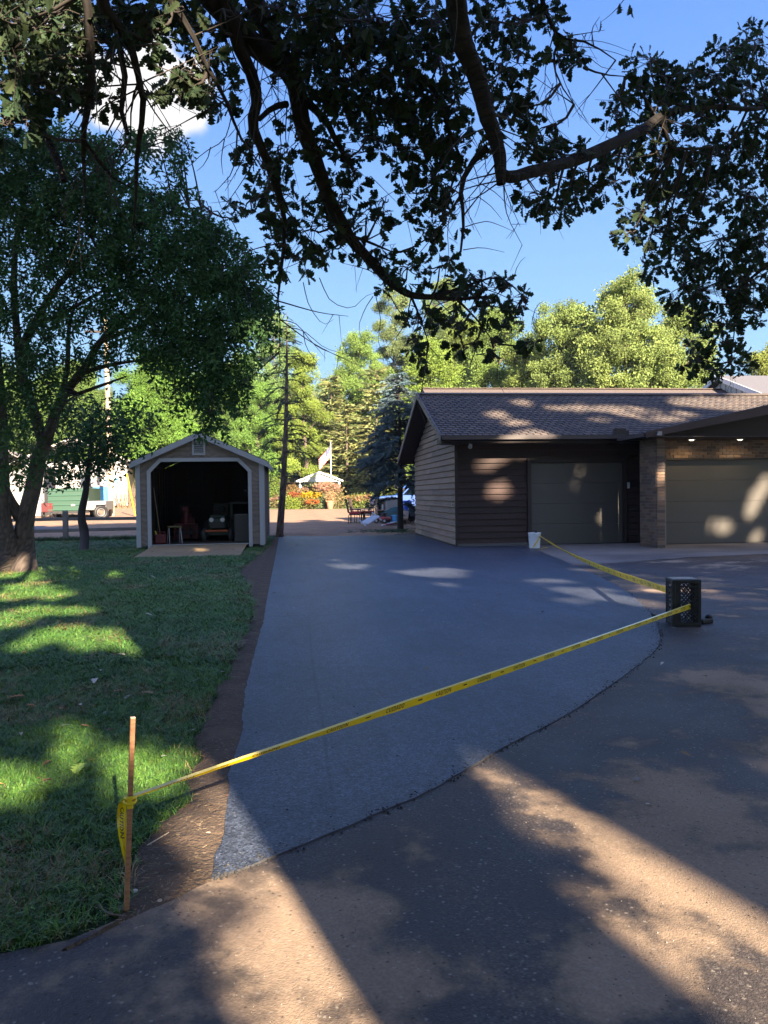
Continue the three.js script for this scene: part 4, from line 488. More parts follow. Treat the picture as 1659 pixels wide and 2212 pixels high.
// unseen oaks added behind the photographer, crowns shaped to shade the drive
{
  const R = rng(101), zOf = () => 8.5 + 8 * R();
  const defs = [[0.5, 12.5], [6.5, 15], [13, 12], [19.5, 14.5], [-6, 13]].map(([x, z], i) => ({ x, z, o: thing('oak_tree', ['added unseen shade oak behind the driveway, second from the left', 'added unseen shade oak behind the driveway, middle one', 'added unseen shade oak behind the driveway, second from the right', 'added unseen shade oak behind the driveway, farthest right', 'added unseen shade oak behind the driveway, farthest left'][i], 'tree', [0, 0, 0], 0, 'added unseen shade oaks behind the driveway'), m: [] }));
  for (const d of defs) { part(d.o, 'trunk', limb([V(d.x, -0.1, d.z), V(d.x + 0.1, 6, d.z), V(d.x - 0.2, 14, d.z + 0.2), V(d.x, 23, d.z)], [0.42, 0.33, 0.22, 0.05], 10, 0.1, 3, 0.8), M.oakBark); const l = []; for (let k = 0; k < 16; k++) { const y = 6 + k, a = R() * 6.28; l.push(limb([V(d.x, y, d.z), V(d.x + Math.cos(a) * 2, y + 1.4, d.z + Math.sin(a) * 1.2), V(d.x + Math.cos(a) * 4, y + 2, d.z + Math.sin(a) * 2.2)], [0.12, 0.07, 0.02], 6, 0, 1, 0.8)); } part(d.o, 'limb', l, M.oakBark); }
  let n = 0; for (let i = 0; i < 190000; i++) {
    const xg = -17 + 34 * R(), zg = 1.5 - 42 * R(), z = zOf(), y = (z - zg) / SZ, x = xg + SX * y, p = V(x, y, z);
    const edge = -38.5 + 3 * (fbm(xg * 0.25, 2, 3, 9) - 0.5) * 2; if (zg < edge && R() < smooth(edge, edge - 1.2, zg)) continue;
    const q = randQ(R), L = 0.34 + 0.2 * R(), ax = V(0, L, 0).applyQuaternion(q); if (y < 3.6 || sunny(p, 0.03) || sunny(p.clone().addScaledVector(ax, 0.5), 0.06) || sunny(p.clone().add(ax), 0.03)) continue;
    let best = defs[0]; for (const d of defs) if (Math.abs(d.x - x) < Math.abs(best.x - x)) best = d;
    best.m.push(mtx(p, q, L)); n++;
  }
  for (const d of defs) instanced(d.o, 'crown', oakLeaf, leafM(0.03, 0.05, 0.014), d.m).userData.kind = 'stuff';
}

// the great oak whose boughs hang over the view; trunk out of sight behind the photographer
const bigOak = thing('oak_tree', 'great oak whose dark lobed foliage and boughs hang across the top of the view', 'tree');
{
  const R = rng(202), B = M.oakBark;
  part(bigOak, 'trunk', limb([V(2.6, -0.2, 4.6), V(2.5, 2, 4.6), V(2.2, 5, 4.4), V(1.6, 8.0, 3.8)], [0.55, 0.42, 0.36, 0.26], 14, 0.12, 5), B);
  const px = (l) => l.map(([x, y, d]) => at(x, y, d)), fork = V(1.6, 7.6, 3.8), skeleton = [];
  const add = (name, pts, radii, seg = 8, rough = 0.14) => { const v = pts.map((p) => (Array.isArray(p) ? at(...p) : p)); part(bigOak, name, limb(v, radii, seg, rough, Math.floor(R() * 99), 0.16), B); const c = new THREE.CatmullRomCurve3(v, false, 'centripetal'), n = Math.ceil(c.getLength() / 0.25); for (let i = 0; i <= n; i++) skeleton.push(c.getPoint(i / n)); };
  // bough sweeping down through the centre
  add('bough', [fork, V(0.6, 7.6, 0.6), [330, -210, 5.6], [430, -40, 6.1], [490, 32, 6.3], [553, 100, 6.5], [630, 165, 6.7], [653, 267, 6.9], [686, 360, 7.0], [710, 427, 7.1], [753, 509, 7.2], [806, 569, 7.3], [846, 612, 7.3], [886, 636, 7.4], [936, 642, 7.5], [986, 646, 7.6], [1060, 640, 7.7]], [0.24, 0.2, 0.15, 0.1, 0.09, 0.085, 0.08, 0.074, 0.066, 0.06, 0.053, 0.045, 0.038, 0.032, 0.026, 0.018, 0.009], 12, 0.2);
  add('bough', [V(0.6, 7.6, 0.6), [470, -190, 6.0], [540, -20, 6.4], [583, 77, 6.6], [615, 135, 6.7], [632, 175, 6.75]], [0.16, 0.11, 0.085, 0.08, 0.08, 0.075], 10);
  // bough on the right with its elbow
  add('bough', [fork, V(1.9, 7.4, -1), [965, -200, 5.4], [980, -40, 5.8], [1002, 100, 6.0], [1030, 165, 6.1], [1050, 240, 6.15], [1070, 300, 6.2], [1080, 350, 6.2], [1083, 398, 6.2]], [0.24, 0.18, 0.11, 0.078, 0.071, 0.07, 0.066, 0.056, 0.05, 0.036], 12, 0.2);
  add('bough', [[1079, 372, 6.2], [1100, 382, 6.25], [1150, 370, 6.4], [1230, 350, 6.7], [1305, 320, 7.0], [1395, 275, 7.4], [1430, 250, 7.6], [1530, 230, 8.0], [1640, 235, 8.5], [1760, 200, 9]], [0.04, 0.046, 0.046, 0.05, 0.052, 0.046, 0.036, 0.028, 0.022, 0.014], 10, 0.22);
  const twig = (pts, r0, r1 = 0.004) => add('branch', pts, [r0, lerp(r0, r1, 0.5), r1], 6, 0.1);
  twig([[1428, 255, 7.6], [1448, 315, 7.7], [1470, 322, 7.8], [1540, 318, 8]], 0.03, 0.012); twig([[1052, 320, 6.15], [1010, 365, 6.3], [995, 420, 6.35], [1002, 465, 6.4], [995, 545, 6.4]], 0.03, 0.01); twig([[620, 225, 6.8], [590, 232, 6.7], [560, 258, 6.6]], 0.03, 0.02);
  add('branch', [[480, -60, 6.1], [515, 100, 6.3], [540, 150, 6.4], [555, 215, 6.5], [545, 270, 6.5], [565, 320, 6.6], [600, 415, 6.7], [615, 480, 6.8], [605, 600, 6.9], [600, 650, 6.9]], [0.06, 0.05, 0.05, 0.045, 0.045, 0.035, 0.028, 0.02, 0.014, 0.008], 8);
  twig([[565, 320, 6.6], [590, 355, 6.6], [615, 440, 6.7], [640, 480, 6.7]], 0.02); twig([[600, 645, 6.9], [605, 690, 6.9], [603, 760, 6.9]], 0.006, 0.003);
  twig([[820, 40, 6.6], [840, 120, 6.7], [903, 160, 6.8], [946, 207, 6.8], [970, 283, 6.9], [996, 343, 7]], 0.035, 0.012); twig([[650, 210, 6.9], [703, 260, 7], [733, 320, 7.1], [766, 373, 7.1]], 0.04, 0.012); twig([[690, 20, 6.2], [760, 140, 6.4], [800, 180, 6.5]], 0.02, 0.008); twig([[753, 509, 7.2], [790, 520, 7.2], [850, 545, 7.2]], 0.02); twig([[886, 636, 7.4], [905, 680, 7.4], [925, 740, 7.4]], 0.014); twig([[936, 642, 7.5], [1000, 620, 7.6], [1080, 600, 7.7], [1130, 640, 7.7]], 0.018); twig([[986, 646, 7.6], [1030, 690, 7.6], [1060, 730, 7.7]], 0.014);
  add('branch', [[150, -140, 4.9], [187, 0, 5.0], [195, 110, 5.1], [198, 170, 5.15], [190, 230, 5.2], [180, 290, 5.3], [183, 420, 5.4]], [0.04, 0.03, 0.028, 0.026, 0.024, 0.018, 0.006], 8); twig([[181, 305, 5.3], [215, 350, 5.4], [245, 385, 5.5], [300, 415, 5.6]], 0.018);
  add('branch', [[200, -80, 5.0], [233, 33, 5.1], [270, 70, 5.2], [285, 110, 5.2], [298, 160, 5.3], [303, 190, 5.3], [310, 220, 5.4], [303, 290, 5.4], [296, 330, 5.5], [295, 410, 5.5], [285, 510, 5.6]], [0.05, 0.036, 0.034, 0.028, 0.022, 0.024, 0.022, 0.018, 0.016, 0.012, 0.004], 8); twig([[255, 50, 5.2], [290, 80, 5.3], [345, 95, 5.3]], 0.025); twig([[257, 95, 5.2], [270, 165, 5.25], [266, 205, 5.3], [262, 240, 5.3], [276, 290, 5.3]], 0.022, 0.014); twig([[298, 182, 5.3], [285, 220, 5.3], [282, 300, 5.4]], 0.01);
  add('branch', [[340, -80, 5.4], [363, 0, 5.5], [400, 45, 5.6], [425, 95, 5.6], [450, 150, 5.7], [480, 200, 5.7], [500, 250, 5.8], [520, 300, 5.9], [545, 320, 6]], [0.035, 0.026, 0.022, 0.018, 0.016, 0.014, 0.012, 0.01, 0.006], 7);
  add('bough', [V(-0.2, 7.8, 2.2), [-40, -120, 5.6], [40, 180, 6.0], [73, 260, 6.0], [100, 300, 6.0], [125, 350, 6.0], [139, 392, 6.0]], [0.1, 0.055, 0.035, 0.031, 0.03, 0.029, 0.024], 9); twig([[1160, -40, 6.4], [1185, 40, 6.5], [1210, 80, 6.6], [1270, 92, 6.7], [1330, 130, 6.8]], 0.022, 0.004); twig([[1210, 80, 6.6], [1195, 130, 6.6], [1210, 180, 6.6], [1240, 225, 6.7]], 0.012); twig([[1260, 145, 6.7], [1300, 160, 6.8], [1350, 165, 6.9]], 0.01); add('bough', [fork, V(3.6, 7.8, 0), [1760, -160, 7], [1800, 140, 8], [1780, 400, 9], [1690, 540, 9.6], [1600, 620, 9.8]], [0.2, 0.15, 0.1, 0.06, 0.045, 0.03, 0.012], 9); twig([[1600, 620, 9.8], [1588, 700, 9.8], [1580, 780, 9.8]], 0.016);
  // leafy masses: [x, y, rx, ry, depth]
  const masses = [[40, 60, 90, 110, 5.2], [110, 40, 80, 80, 5.2], [50, 180, 90, 80, 5.1], [130, 140, 55, 75, 5.2], [30, 250, 60, 50, 5.1], [200, 40, 90, 50, 5.3], [290, 30, 80, 42, 5.4], [230, 100, 55, 50, 5.3], [330, 70, 45, 50, 5.5], [165, 205, 45, 35, 5.2], [215, 215, 40, 32, 5.3], [370, 25, 60, 36, 5.6], [400, 165, 40, 32, 5.7], [375, 190, 35, 25, 5.7], [440, 130, 50, 38, 5.8], [465, 185, 50, 40, 5.8], [480, 225, 35, 20, 5.9], [480, 25, 60, 36, 6], [440, 60, 55, 35, 5.9],
    [600, 25, 70, 40, 6.2], [680, 55, 80, 70, 6.3], [760, 55, 100, 70, 6.3], [860, 45, 100, 60, 6.4], [930, 50, 60, 60, 6.2], [720, 145, 80, 70, 6.5], [800, 155, 90, 80, 6.6], [890, 150, 80, 80, 6.6], [950, 130, 50, 70, 6.4], [700, 225, 55, 55, 6.8], [780, 245, 80, 60, 6.8], [860, 245, 80, 60, 6.8], [940, 240, 60, 60, 6.7], [650, 110, 36, 40, 6.5], [790, 310, 65, 38, 6.9], [880, 325, 70, 55, 6.9], [930, 335, 50, 70, 6.9], [1000, 300, 40, 50, 6.7], [985, 200, 40, 50, 6.5], [600, 165, 30, 28, 6.5], [640, 290, 25, 30, 6.8],
    [560, 335, 38, 38, 6.7], [600, 330, 28, 34, 6.7], [690, 320, 36, 34, 7], [605, 430, 55, 45, 6.8], [540, 440, 45, 45, 6.7], [695, 400, 30, 45, 7.1], [740, 425, 36, 36, 7.1], [590, 520, 42, 36, 6.8], [680, 505, 55, 45, 7], [630, 560, 55, 40, 6.9], [720, 540, 34, 42, 7.1], [790, 475, 44, 26, 7.1], [765, 375, 25, 30, 7.1], [830, 440, 26, 26, 7.1], [900, 425, 55, 45, 7], [940, 390, 36, 55, 6.9], [960, 470, 42, 45, 7], [930, 515, 26, 26, 7.1], [820, 555, 40, 28, 7.2], [880, 585, 48, 32, 7.3], [950, 580, 48, 36, 7.3], [830, 610, 26, 22, 7.3], [990, 635, 48, 34, 7.5], [1040, 610, 48, 36, 7.6], [1090, 625, 46, 32, 7.7], [1130, 650, 32, 22, 7.7], [1060, 665, 44, 26, 7.6], [900, 685, 36, 36, 7.4], [895, 735, 26, 26, 7.4], [910, 770, 15, 16, 7.4], [985, 700, 36, 30, 7.5], [1050, 715, 24, 26, 7.7], [1060, 758, 22, 16, 7.7], [1110, 690, 28, 18, 7.7], [1000, 748, 28, 14, 7.6], [1142, 742, 22, 16, 7.7],
    [1070, 55, 46, 56, 6.3], [1110, 40, 46, 40, 6.4], [1175, 28, 36, 30, 6.5], [1080, 165, 36, 56, 6.4], [1120, 115, 36, 44, 6.5], [1095, 250, 36, 44, 6.5], [1140, 235, 34, 34, 6.5], [1240, 95, 20, 26, 6.7], [1252, 130, 22, 16, 6.7], [1210, 120, 16, 12, 6.7], [1180, 280, 50, 44, 6.7], [1210, 335, 66, 32, 6.8], [1150, 315, 34, 28, 6.6], [1170, 425, 56, 26, 6.7], [1230, 418, 56, 32, 6.9], [1200, 455, 36, 22, 6.8], [1280, 405, 46, 22, 7.1], [1290, 370, 46, 24, 7.1], [1330, 210, 28, 22, 7.1], [1330, 245, 32, 18, 7.1],
    [1400, 140, 42, 30, 7.6], [1440, 175, 46, 36, 7.7], [1380, 195, 32, 20, 7.5], [1420, 225, 56, 32, 7.7], [1480, 195, 46, 36, 7.9], [1530, 165, 56, 42, 8.1], [1580, 115, 40, 34, 8.3], [1630, 95, 40, 38, 8.5], [1560, 225, 56, 36, 8.2], [1620, 190, 46, 36, 8.5], [1640, 265, 40, 36, 8.6], [1500, 255, 46, 24, 8], [1390, 285, 46, 24, 7.5], [1340, 335, 46, 26, 7.4], [1330, 395, 34, 20, 7.5], [1420, 330, 46, 38, 7.8], [1480, 350, 56, 46, 8.2], [1550, 330, 56, 46, 8.6], [1620, 340, 56, 56, 8.9], [1400, 400, 46, 36, 7.9], [1460, 430, 56, 36, 8.3], [1530, 415, 56, 46, 8.8], [1610, 430, 56, 50, 9.1], [1380, 455, 34, 24, 8], [1365, 505, 28, 20, 8], [1420, 495, 46, 26, 8.2], [1400, 540, 24, 16, 8.2], [1470, 490, 40, 30, 8.5], [1560, 540, 76, 50, 9.3], [1640, 520, 46, 56, 9.4], [1480, 560, 55, 32, 9], [1410, 588, 30, 18, 8.8], [1470, 625, 36, 32, 9.2], [1540, 620, 66, 46, 9.6], [1620, 610, 56, 46, 9.7], [1500, 680, 50, 22, 9.6], [1560, 690, 46, 28, 9.7], [1625, 675, 40, 24, 9.7], [1560, 740, 34, 22, 9.8], [1500, 775, 38, 28, 9.6], [1580, 780, 42, 28, 9.8], [1540, 800, 30, 16, 9.7]];
  const leaves = [], twigs = [], look = V(0, 0, 0), tmp = V(0, 0, 0);
  for (const [x, y, rx, ry, d] of masses) {
    const area = rx * ry * 3.14, dense = x > 1330 ? 1.9 : x < 430 && y < 240 ? 1.45 : 1, n = Math.max(4, Math.round(area / 420 * dense));
    const hub = at(x, y - ry * 0.15, d); let near = skeleton[0], nd = 1e9; for (const s of skeleton) { const q = s.distanceToSquared(hub); if (q < nd) { nd = q; near = s; } }
    if (nd > 0.0004 && nd < 2.6) { const mid = near.clone().lerp(hub, 0.5); mid.y -= 0.06; mid.x += (R() - 0.5) * 0.15; twigs.push(limb([near, mid, hub], [0.014, 0.01, 0.006], 5, 0, 1, 0.2)); }
    const nodes = [hub]; for (let k = 0; k < 4; k++) { const a = R() * 6.28, q = at(x + Math.cos(a) * rx * 0.5, y + Math.sin(a) * ry * 0.5, d + (R() - 0.5) * 0.7); nodes.push(q); twigs.push(limb([hub, hub.clone().lerp(q, 0.5).add(V((R() - 0.5) * 0.08, (R() - 0.5) * 0.08, 0)), q], [0.007, 0.006, 0.004], 4, 0, 1, 0.15)); }
    for (let k = 0; k < n; k++) { // a rosette of leaves at a twig end
      const a = R() * 6.28, r = Math.sqrt(R()) * 1.02, c = at(x + Math.cos(a) * rx * r, y + Math.sin(a) * ry * r, d - 0.22 + R() * 1.3); let b = nodes[0], bd = 1e9; for (const s of nodes) { const q = s.distanceToSquared(c); if (q < bd) { bd = q; b = s; } }
      if (R() < 0.75) twigs.push(bar(b, c, 0.004, 0.0025, 3));
      const out = c.clone().sub(b).normalize().add(V(0, -0.35, 0)), m = 4 + Math.floor(R() * 4);
      for (let j = 0; j < m; j++) { look.set(R() - 0.5, R() - 0.5, R() - 0.5).multiplyScalar(1.9).add(out).normalize(); const q = new THREE.Quaternion().setFromUnitVectors(V(0, 1, 0), look).multiply(quat(0, R() * 6.28, 0)); leaves.push([c.clone().addScaledVector(look, 0.012), q, (0.078 + 0.056 * R()) * (d > 8.9 ? 1.12 : d < 5.6 ? 0.85 : 1)]); }
    }
  }
  // leaves added above and outside the frame to darken the near ground
  for (let i = 0; i < 9000; i++) { const p = V(-7 + R() * 16, 5.2 + R() * 4, 9 - R() * 13.5), [fx, fy, fz] = frameOf(p); if (fz > 0.1 && fx > -40 && fx < 1700 && fy > -25) continue; for (let j = 0; j < 5; j++) { const q = p.clone().add(V((R() - 0.5) * 0.3, (R() - 0.5) * 0.2, (R() - 0.5) * 0.3)), o = randQ(R); if (!sunny(q, 0.06) && !sunny(q.clone().add(V(0, 0.17, 0).applyQuaternion(o)), 0.06)) leaves.push([q, o, 0.18]); } }
  for (let i = 0; i < 260; i++) { const o = skeleton[Math.floor(R() * skeleton.length)], [fx, fy, fz] = frameOf(o); if (fz < 1 || fx < 170 || fx > 1700 || fy < -80) continue; const L = 0.25 + 0.55 * R(), d = V(R() - 0.5, R() - 0.75, (R() - 0.5) * 0.5).normalize(), e = o.clone().addScaledVector(d, L), m = o.clone().lerp(e, 0.5).add(V((R() - 0.5) * 0.12, (R() - 0.5) * 0.12, 0)); twigs.push(limb([o, m, e], [0.007, 0.004, 0.0018], 4, 0, 1, 0.1)); for (let k = 0; k < 3; k++) { const b = m.clone().lerp(e, R()), q = b.clone().add(V((R() - 0.5) * 0.3, -R() * 0.25, (R() - 0.5) * 0.2)); twigs.push(bar(b, q, 0.003, 0.0012, 3)); } }
  part(bigOak, 'twig', twigs, M.twig).userData.kind = 'stuff';
  // bare hanging twigs
  const bare = (l, r = 0.0042) => part(bigOak, 'bare_twig', limb(px(l), [r, r * 0.7, r * 0.35], 4, 0, 1, 0.08), M.twig);
  for (const l of [[[603, 690, 6.9], [640, 700, 6.9], [680, 745, 6.9], [735, 770, 6.9], [790, 795, 6.9]], [[612, 705, 6.9], [655, 715, 6.9], [700, 750, 6.9], [745, 765, 6.9]], [[655, 715, 6.9], [662, 750, 6.9], [690, 790, 6.9]], [[655, 610, 6.9], [668, 660, 6.9], [700, 700, 6.9], [720, 690, 6.9]], [[690, 600, 7], [715, 650, 7], [760, 665, 7], [790, 640, 7], [812, 632, 7]], [[806, 640, 7.3], [790, 665, 7.3], [775, 710, 7.3], [790, 750, 7.3]], [[812, 640, 7.3], [822, 690, 7.3], [818, 740, 7.3], [840, 790, 7.3]], [[603, 760, 6.9], [605, 790, 6.9], [598, 830, 6.9]], [[500, 250, 5.8], [485, 300, 5.8], [440, 330, 5.8], [400, 365, 5.8], [360, 375, 5.8]], [[485, 300, 5.8], [478, 345, 5.8], [482, 378, 5.8]], [[455, 318, 5.8], [445, 350, 5.8], [425, 370, 5.8]], [[310, 170, 5.3], [345, 200, 5.4], [400, 235, 5.4], [450, 258, 5.4]], [[315, 200, 5.3], [360, 222, 5.4], [390, 240, 5.4]], [[330, 140, 5.4], [380, 160, 5.4], [420, 195, 5.5]], [[1020, 350, 6.3], [1032, 385, 6.3], [1038, 430, 6.3], [1025, 470, 6.3]], [[1036, 395, 6.3], [1075, 420, 6.3], [1110, 460, 6.3]], [[1033, 425, 6.3], [1060, 445, 6.3], [1085, 475, 6.3]], [[1005, 490, 6.4], [1050, 478, 6.4], [1075, 485, 6.4], [1110, 500, 6.4]], [[1000, 540, 6.4], [1040, 535, 6.4], [1090, 545, 6.4]], [[850, 380, 7], [870, 440, 7], [885, 500, 7], [893, 540, 7]], [[800, 380, 7], [830, 410, 7], [870, 450, 7]], [[860, 360, 7], [880, 420, 7], [905, 440, 7]], [[1195, 180, 6.6], [1180, 250, 6.6], [1230, 300, 6.7]], [[1210, 190, 6.7], [1225, 240, 6.7], [1228, 275, 6.7]], [[1240, 100, 6.7], [1290, 105, 6.8], [1350, 122, 6.8], [1380, 150, 6.9]], [[1238, 88, 6.7], [1300, 90, 6.8], [1365, 112, 6.9]], [[1270, 120, 6.7], [1300, 145, 6.8], [1330, 150, 6.8]], [[1110, 600, 7.7], [1120, 570, 7.7], [1135, 555, 7.7]], [[1150, 690, 7.7], [1160, 660, 7.7], [1175, 650, 7.7]], [[1300, 330, 7], [1310, 370, 7], [1300, 400, 7]], [[920, 740, 7.4], [950, 780, 7.4], [945, 830, 7.4]], [[1080, 760, 7.7], [1075, 820, 7.7], [1090, 850, 7.7]]]) bare(l);
  // sprig dangling at the top right
  bare([[1360, -20, 6.6], [1340, 10, 6.6], [1315, 35, 6.6], [1297, 48, 6.6]], 0.004); for (const [x, y] of [[1338, 6], [1360, 8], [1366, 16], [1297, 44]]) leaves.push([at(x, y, 6.6), quat(Math.PI, R() * 6, 0.2 * (R() - 0.5)), 0.1]);
  // the leaves that stand out most are parts; the rest is one mass
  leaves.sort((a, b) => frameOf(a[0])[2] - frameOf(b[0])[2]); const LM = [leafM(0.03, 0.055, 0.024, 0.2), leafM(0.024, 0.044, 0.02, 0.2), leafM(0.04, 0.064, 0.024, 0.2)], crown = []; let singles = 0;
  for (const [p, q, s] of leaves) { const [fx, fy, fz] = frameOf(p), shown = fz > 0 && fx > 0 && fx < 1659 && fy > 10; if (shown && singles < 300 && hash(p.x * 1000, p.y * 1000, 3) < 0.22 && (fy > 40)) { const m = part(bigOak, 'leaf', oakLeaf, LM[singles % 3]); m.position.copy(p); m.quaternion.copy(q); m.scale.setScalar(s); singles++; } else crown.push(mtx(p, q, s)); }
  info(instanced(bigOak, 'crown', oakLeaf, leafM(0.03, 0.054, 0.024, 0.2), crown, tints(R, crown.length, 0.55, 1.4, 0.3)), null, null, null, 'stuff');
}

// multi-stemmed tree on the left
{
  const R = rng(303), t = thing('maple_tree', 'broad tree with several leaning stems on the lawn at the left', 'tree'), B = M.bark, sk = [];
  const add = (name, pts, radii, seg = 10) => { const v = pts.map((p) => (p.isVector3 ? p : at(...p))); part(t, name, limb(v, radii, seg, 0.13, Math.floor(R() * 99), 0.2), B); const c = new THREE.CatmullRomCurve3(v, false, 'centripetal'), n = Math.ceil(c.getLength() / 0.3); for (let i = 0; i <= n; i++) sk.push(c.getPoint(i / n)); };
  add('trunk', [V(-5.05, -0.15, -15.7), [52, 1190, 15.4], [56, 1120, 15.4], [72, 1050, 15.4], [84, 990, 15.4], [96, 960, 15.4]], [0.27, 0.2, 0.17, 0.155, 0.145, 0.14], 14);
  add('trunk', [V(-5.6, -0.15, -15.6), [16, 1200, 15.2], [6, 1120, 15.2], [2, 1000, 15.2], [0, 880, 15.2], [-14, 700, 15.2], [-5, 520, 15]], [0.28, 0.2, 0.16, 0.14, 0.12, 0.1, 0.04], 14);
  add('stem', [[8, 1050, 15.3], [22, 1085, 15.3], [45, 1120, 15.4]], [0.09, 0.11, 0.12], 9);
  add('stem', [[94, 962, 15.4], [70, 880, 15.3], [50, 820, 15.2], [46, 760, 15], [75, 700, 14.8], [115, 630, 14.4], [180, 560, 14], [230, 520, 13.8]], [0.11, 0.1, 0.1, 0.09, 0.07, 0.055, 0.04, 0.02], 10);
  add('stem', [[46, 800, 15.1], [35, 700, 15], [30, 600, 14.9], [40, 480, 14.8], [55, 400, 14.6]], [0.09, 0.07, 0.06, 0.04, 0.02], 8);
  add('stem', [[96, 962, 15.4], [118, 900, 15.3], [140, 850, 15.1], [180, 800, 14.8], [215, 740, 14.5], [270, 690, 14.2], [340, 640, 13.8]], [0.115, 0.1, 0.09, 0.075, 0.06, 0.045, 0.02], 10);
  add('branch', [[180, 805, 14.8], [230, 790, 14.6], [290, 780, 14.4], [330, 782, 14.2]], [0.05, 0.04, 0.025, 0.01], 7); add('branch', [[170, 850, 14.9], [220, 832, 14.8], [275, 812, 14.6]], [0.04, 0.03, 0.012], 7); add('branch', [[120, 900, 15.3], [145, 800, 15], [150, 700, 14.8], [170, 640, 14.6]], [0.06, 0.05, 0.035, 0.015], 7); add('branch', [[75, 700, 14.8], [130, 680, 14.6], [200, 640, 14.3], [260, 610, 14]], [0.05, 0.04, 0.03, 0.015], 7); add('branch', [[215, 740, 14.5], [330, 690, 14], [430, 640, 13.6], [520, 620, 13.4]], [0.04, 0.03, 0.02, 0.01], 7); add('branch', [[230, 520, 13.8], [330, 470, 13.5], [420, 450, 13.3], [480, 470, 13.2]], [0.03, 0.025, 0.015, 0.01], 7); add('branch', [[40, 480, 14.8], [120, 440, 14.4], [210, 400, 14], [300, 330, 13.8]], [0.04, 0.03, 0.02, 0.008], 7); add('branch', [[-5, 460, 15], [60, 455, 14.8], [160, 475, 14.6]], [0.05, 0.04, 0.015], 7); add('branch', [[430, 640, 13.6], [470, 720, 13.5], [460, 820, 13.5], [455, 900, 13.5]], [0.02, 0.015, 0.012, 0.004], 6);
  const masses = [[40, 330, 85, 70, 1], [120, 300, 80, 50, 0.9], [200, 330, 70, 50, 0.9], [260, 305, 60, 36, 0.6], [330, 290, 50, 30, 0.45], [375, 330, 40, 30, 0.4], [370, 280, 30, 20, 0.3], [60, 420, 90, 60, 1], [160, 420, 90, 60, 1.1], [260, 420, 90, 60, 1.1], [340, 405, 60, 36, 0.7], [395, 430, 30, 24, 0.4], [60, 520, 90, 60, 0.7], [180, 520, 100, 60, 1], [300, 510, 90, 60, 1.2], [400, 500, 70, 56, 1.2], [450, 475, 46, 36, 1], [480, 545, 66, 56, 1.2], [530, 605, 50, 50, 1.2], [550, 655, 34, 44, 1.1], [560, 700, 24, 36, 0.9], [400, 620, 90, 70, 1.2], [300, 630, 80, 70, 1.1], [200, 640, 90, 60, 0.65], [80, 640, 90, 70, 0.6], [500, 690, 56, 56, 1.2], [420, 730, 76, 56, 1.2], [340, 735, 60, 46, 1], [440, 800, 66, 46, 1.1], [505, 780, 40, 46, 1], [470, 855, 36, 36, 0.9], [455, 898, 16, 26, 0.7], [440, 880, 14, 30, 0.5], [120, 760, 80, 50, 0.5], [40, 780, 50, 60, 0.7], [230, 750, 60, 40, 0.5], [30, 880, 50, 60, 0.7], [100, 850, 50, 40, 0.4], [40, 960, 40, 50, 0.6], [20, 1010, 30, 40, 0.5], [110, 950, 26, 30, 0.4], [-60, 600, 70, 200, 0.8], [-50, 350, 60, 120, 0.8]];
  const sprays = [sprayGeo(15, R, 0.1, 0.44)], lists = [[]], twigs = [];
  for (const [x, y, rx, ry, den] of masses) {
    const d0 = x > 300 ? 13.4 : 14.4, n = Math.round(rx * ry * 3.14 / 118 * den), hubs = [];
    for (let k = 0; k < 6; k++) { const a = R() * 6.28, r = Math.sqrt(R()) * 0.8, p = at(x + Math.cos(a) * rx * r, y + Math.sin(a) * ry * r, d0 + (R() - 0.5) * 2.4); let near = sk[0], nd = 1e9; for (const s of sk) { const q = s.distanceToSquared(p); if (q < nd) { nd = q; near = s; } } hubs.push(p); if (nd < 9) { const mid = near.clone().lerp(p, 0.5); mid.y += 0.15; twigs.push(limb([near, mid, p], [0.016, 0.01, 0.004], 4, 0, 1, 0.3)); } }
    for (let k = 0; k < n; k++) { // clumped round the twig ends with gaps between
      let p; for (let tr = 0; tr < 6; tr++) { const a = R() * 6.28, r = Math.sqrt(R()); const px = x + Math.cos(a) * rx * r, py = y + Math.sin(a) * ry * r; p = at(px, py, d0 + (R() - 0.5) * 2.6); if (fbm(px * 0.035, py * 0.045, 3, 61) > 0.36 + 0.16 * (1.2 - den)) break; }
      lists[0].push(mtx(p, quat((R() - 0.5) * 1.9, R() * 6.28, (R() - 0.5) * 1.9), 0.75 + 0.5 * R()));
    }
  }
  part(t, 'twig', twigs, M.twig).userData.kind = 'stuff';
  lists.forEach((l, i) => instanced(t, 'crown', sprays[i], leafM(0.045, 0.115, 0.032, 0.32), l, tints(R, l.length, 0.6, 1.4, 0.2)).userData.kind = 'stuff');
}
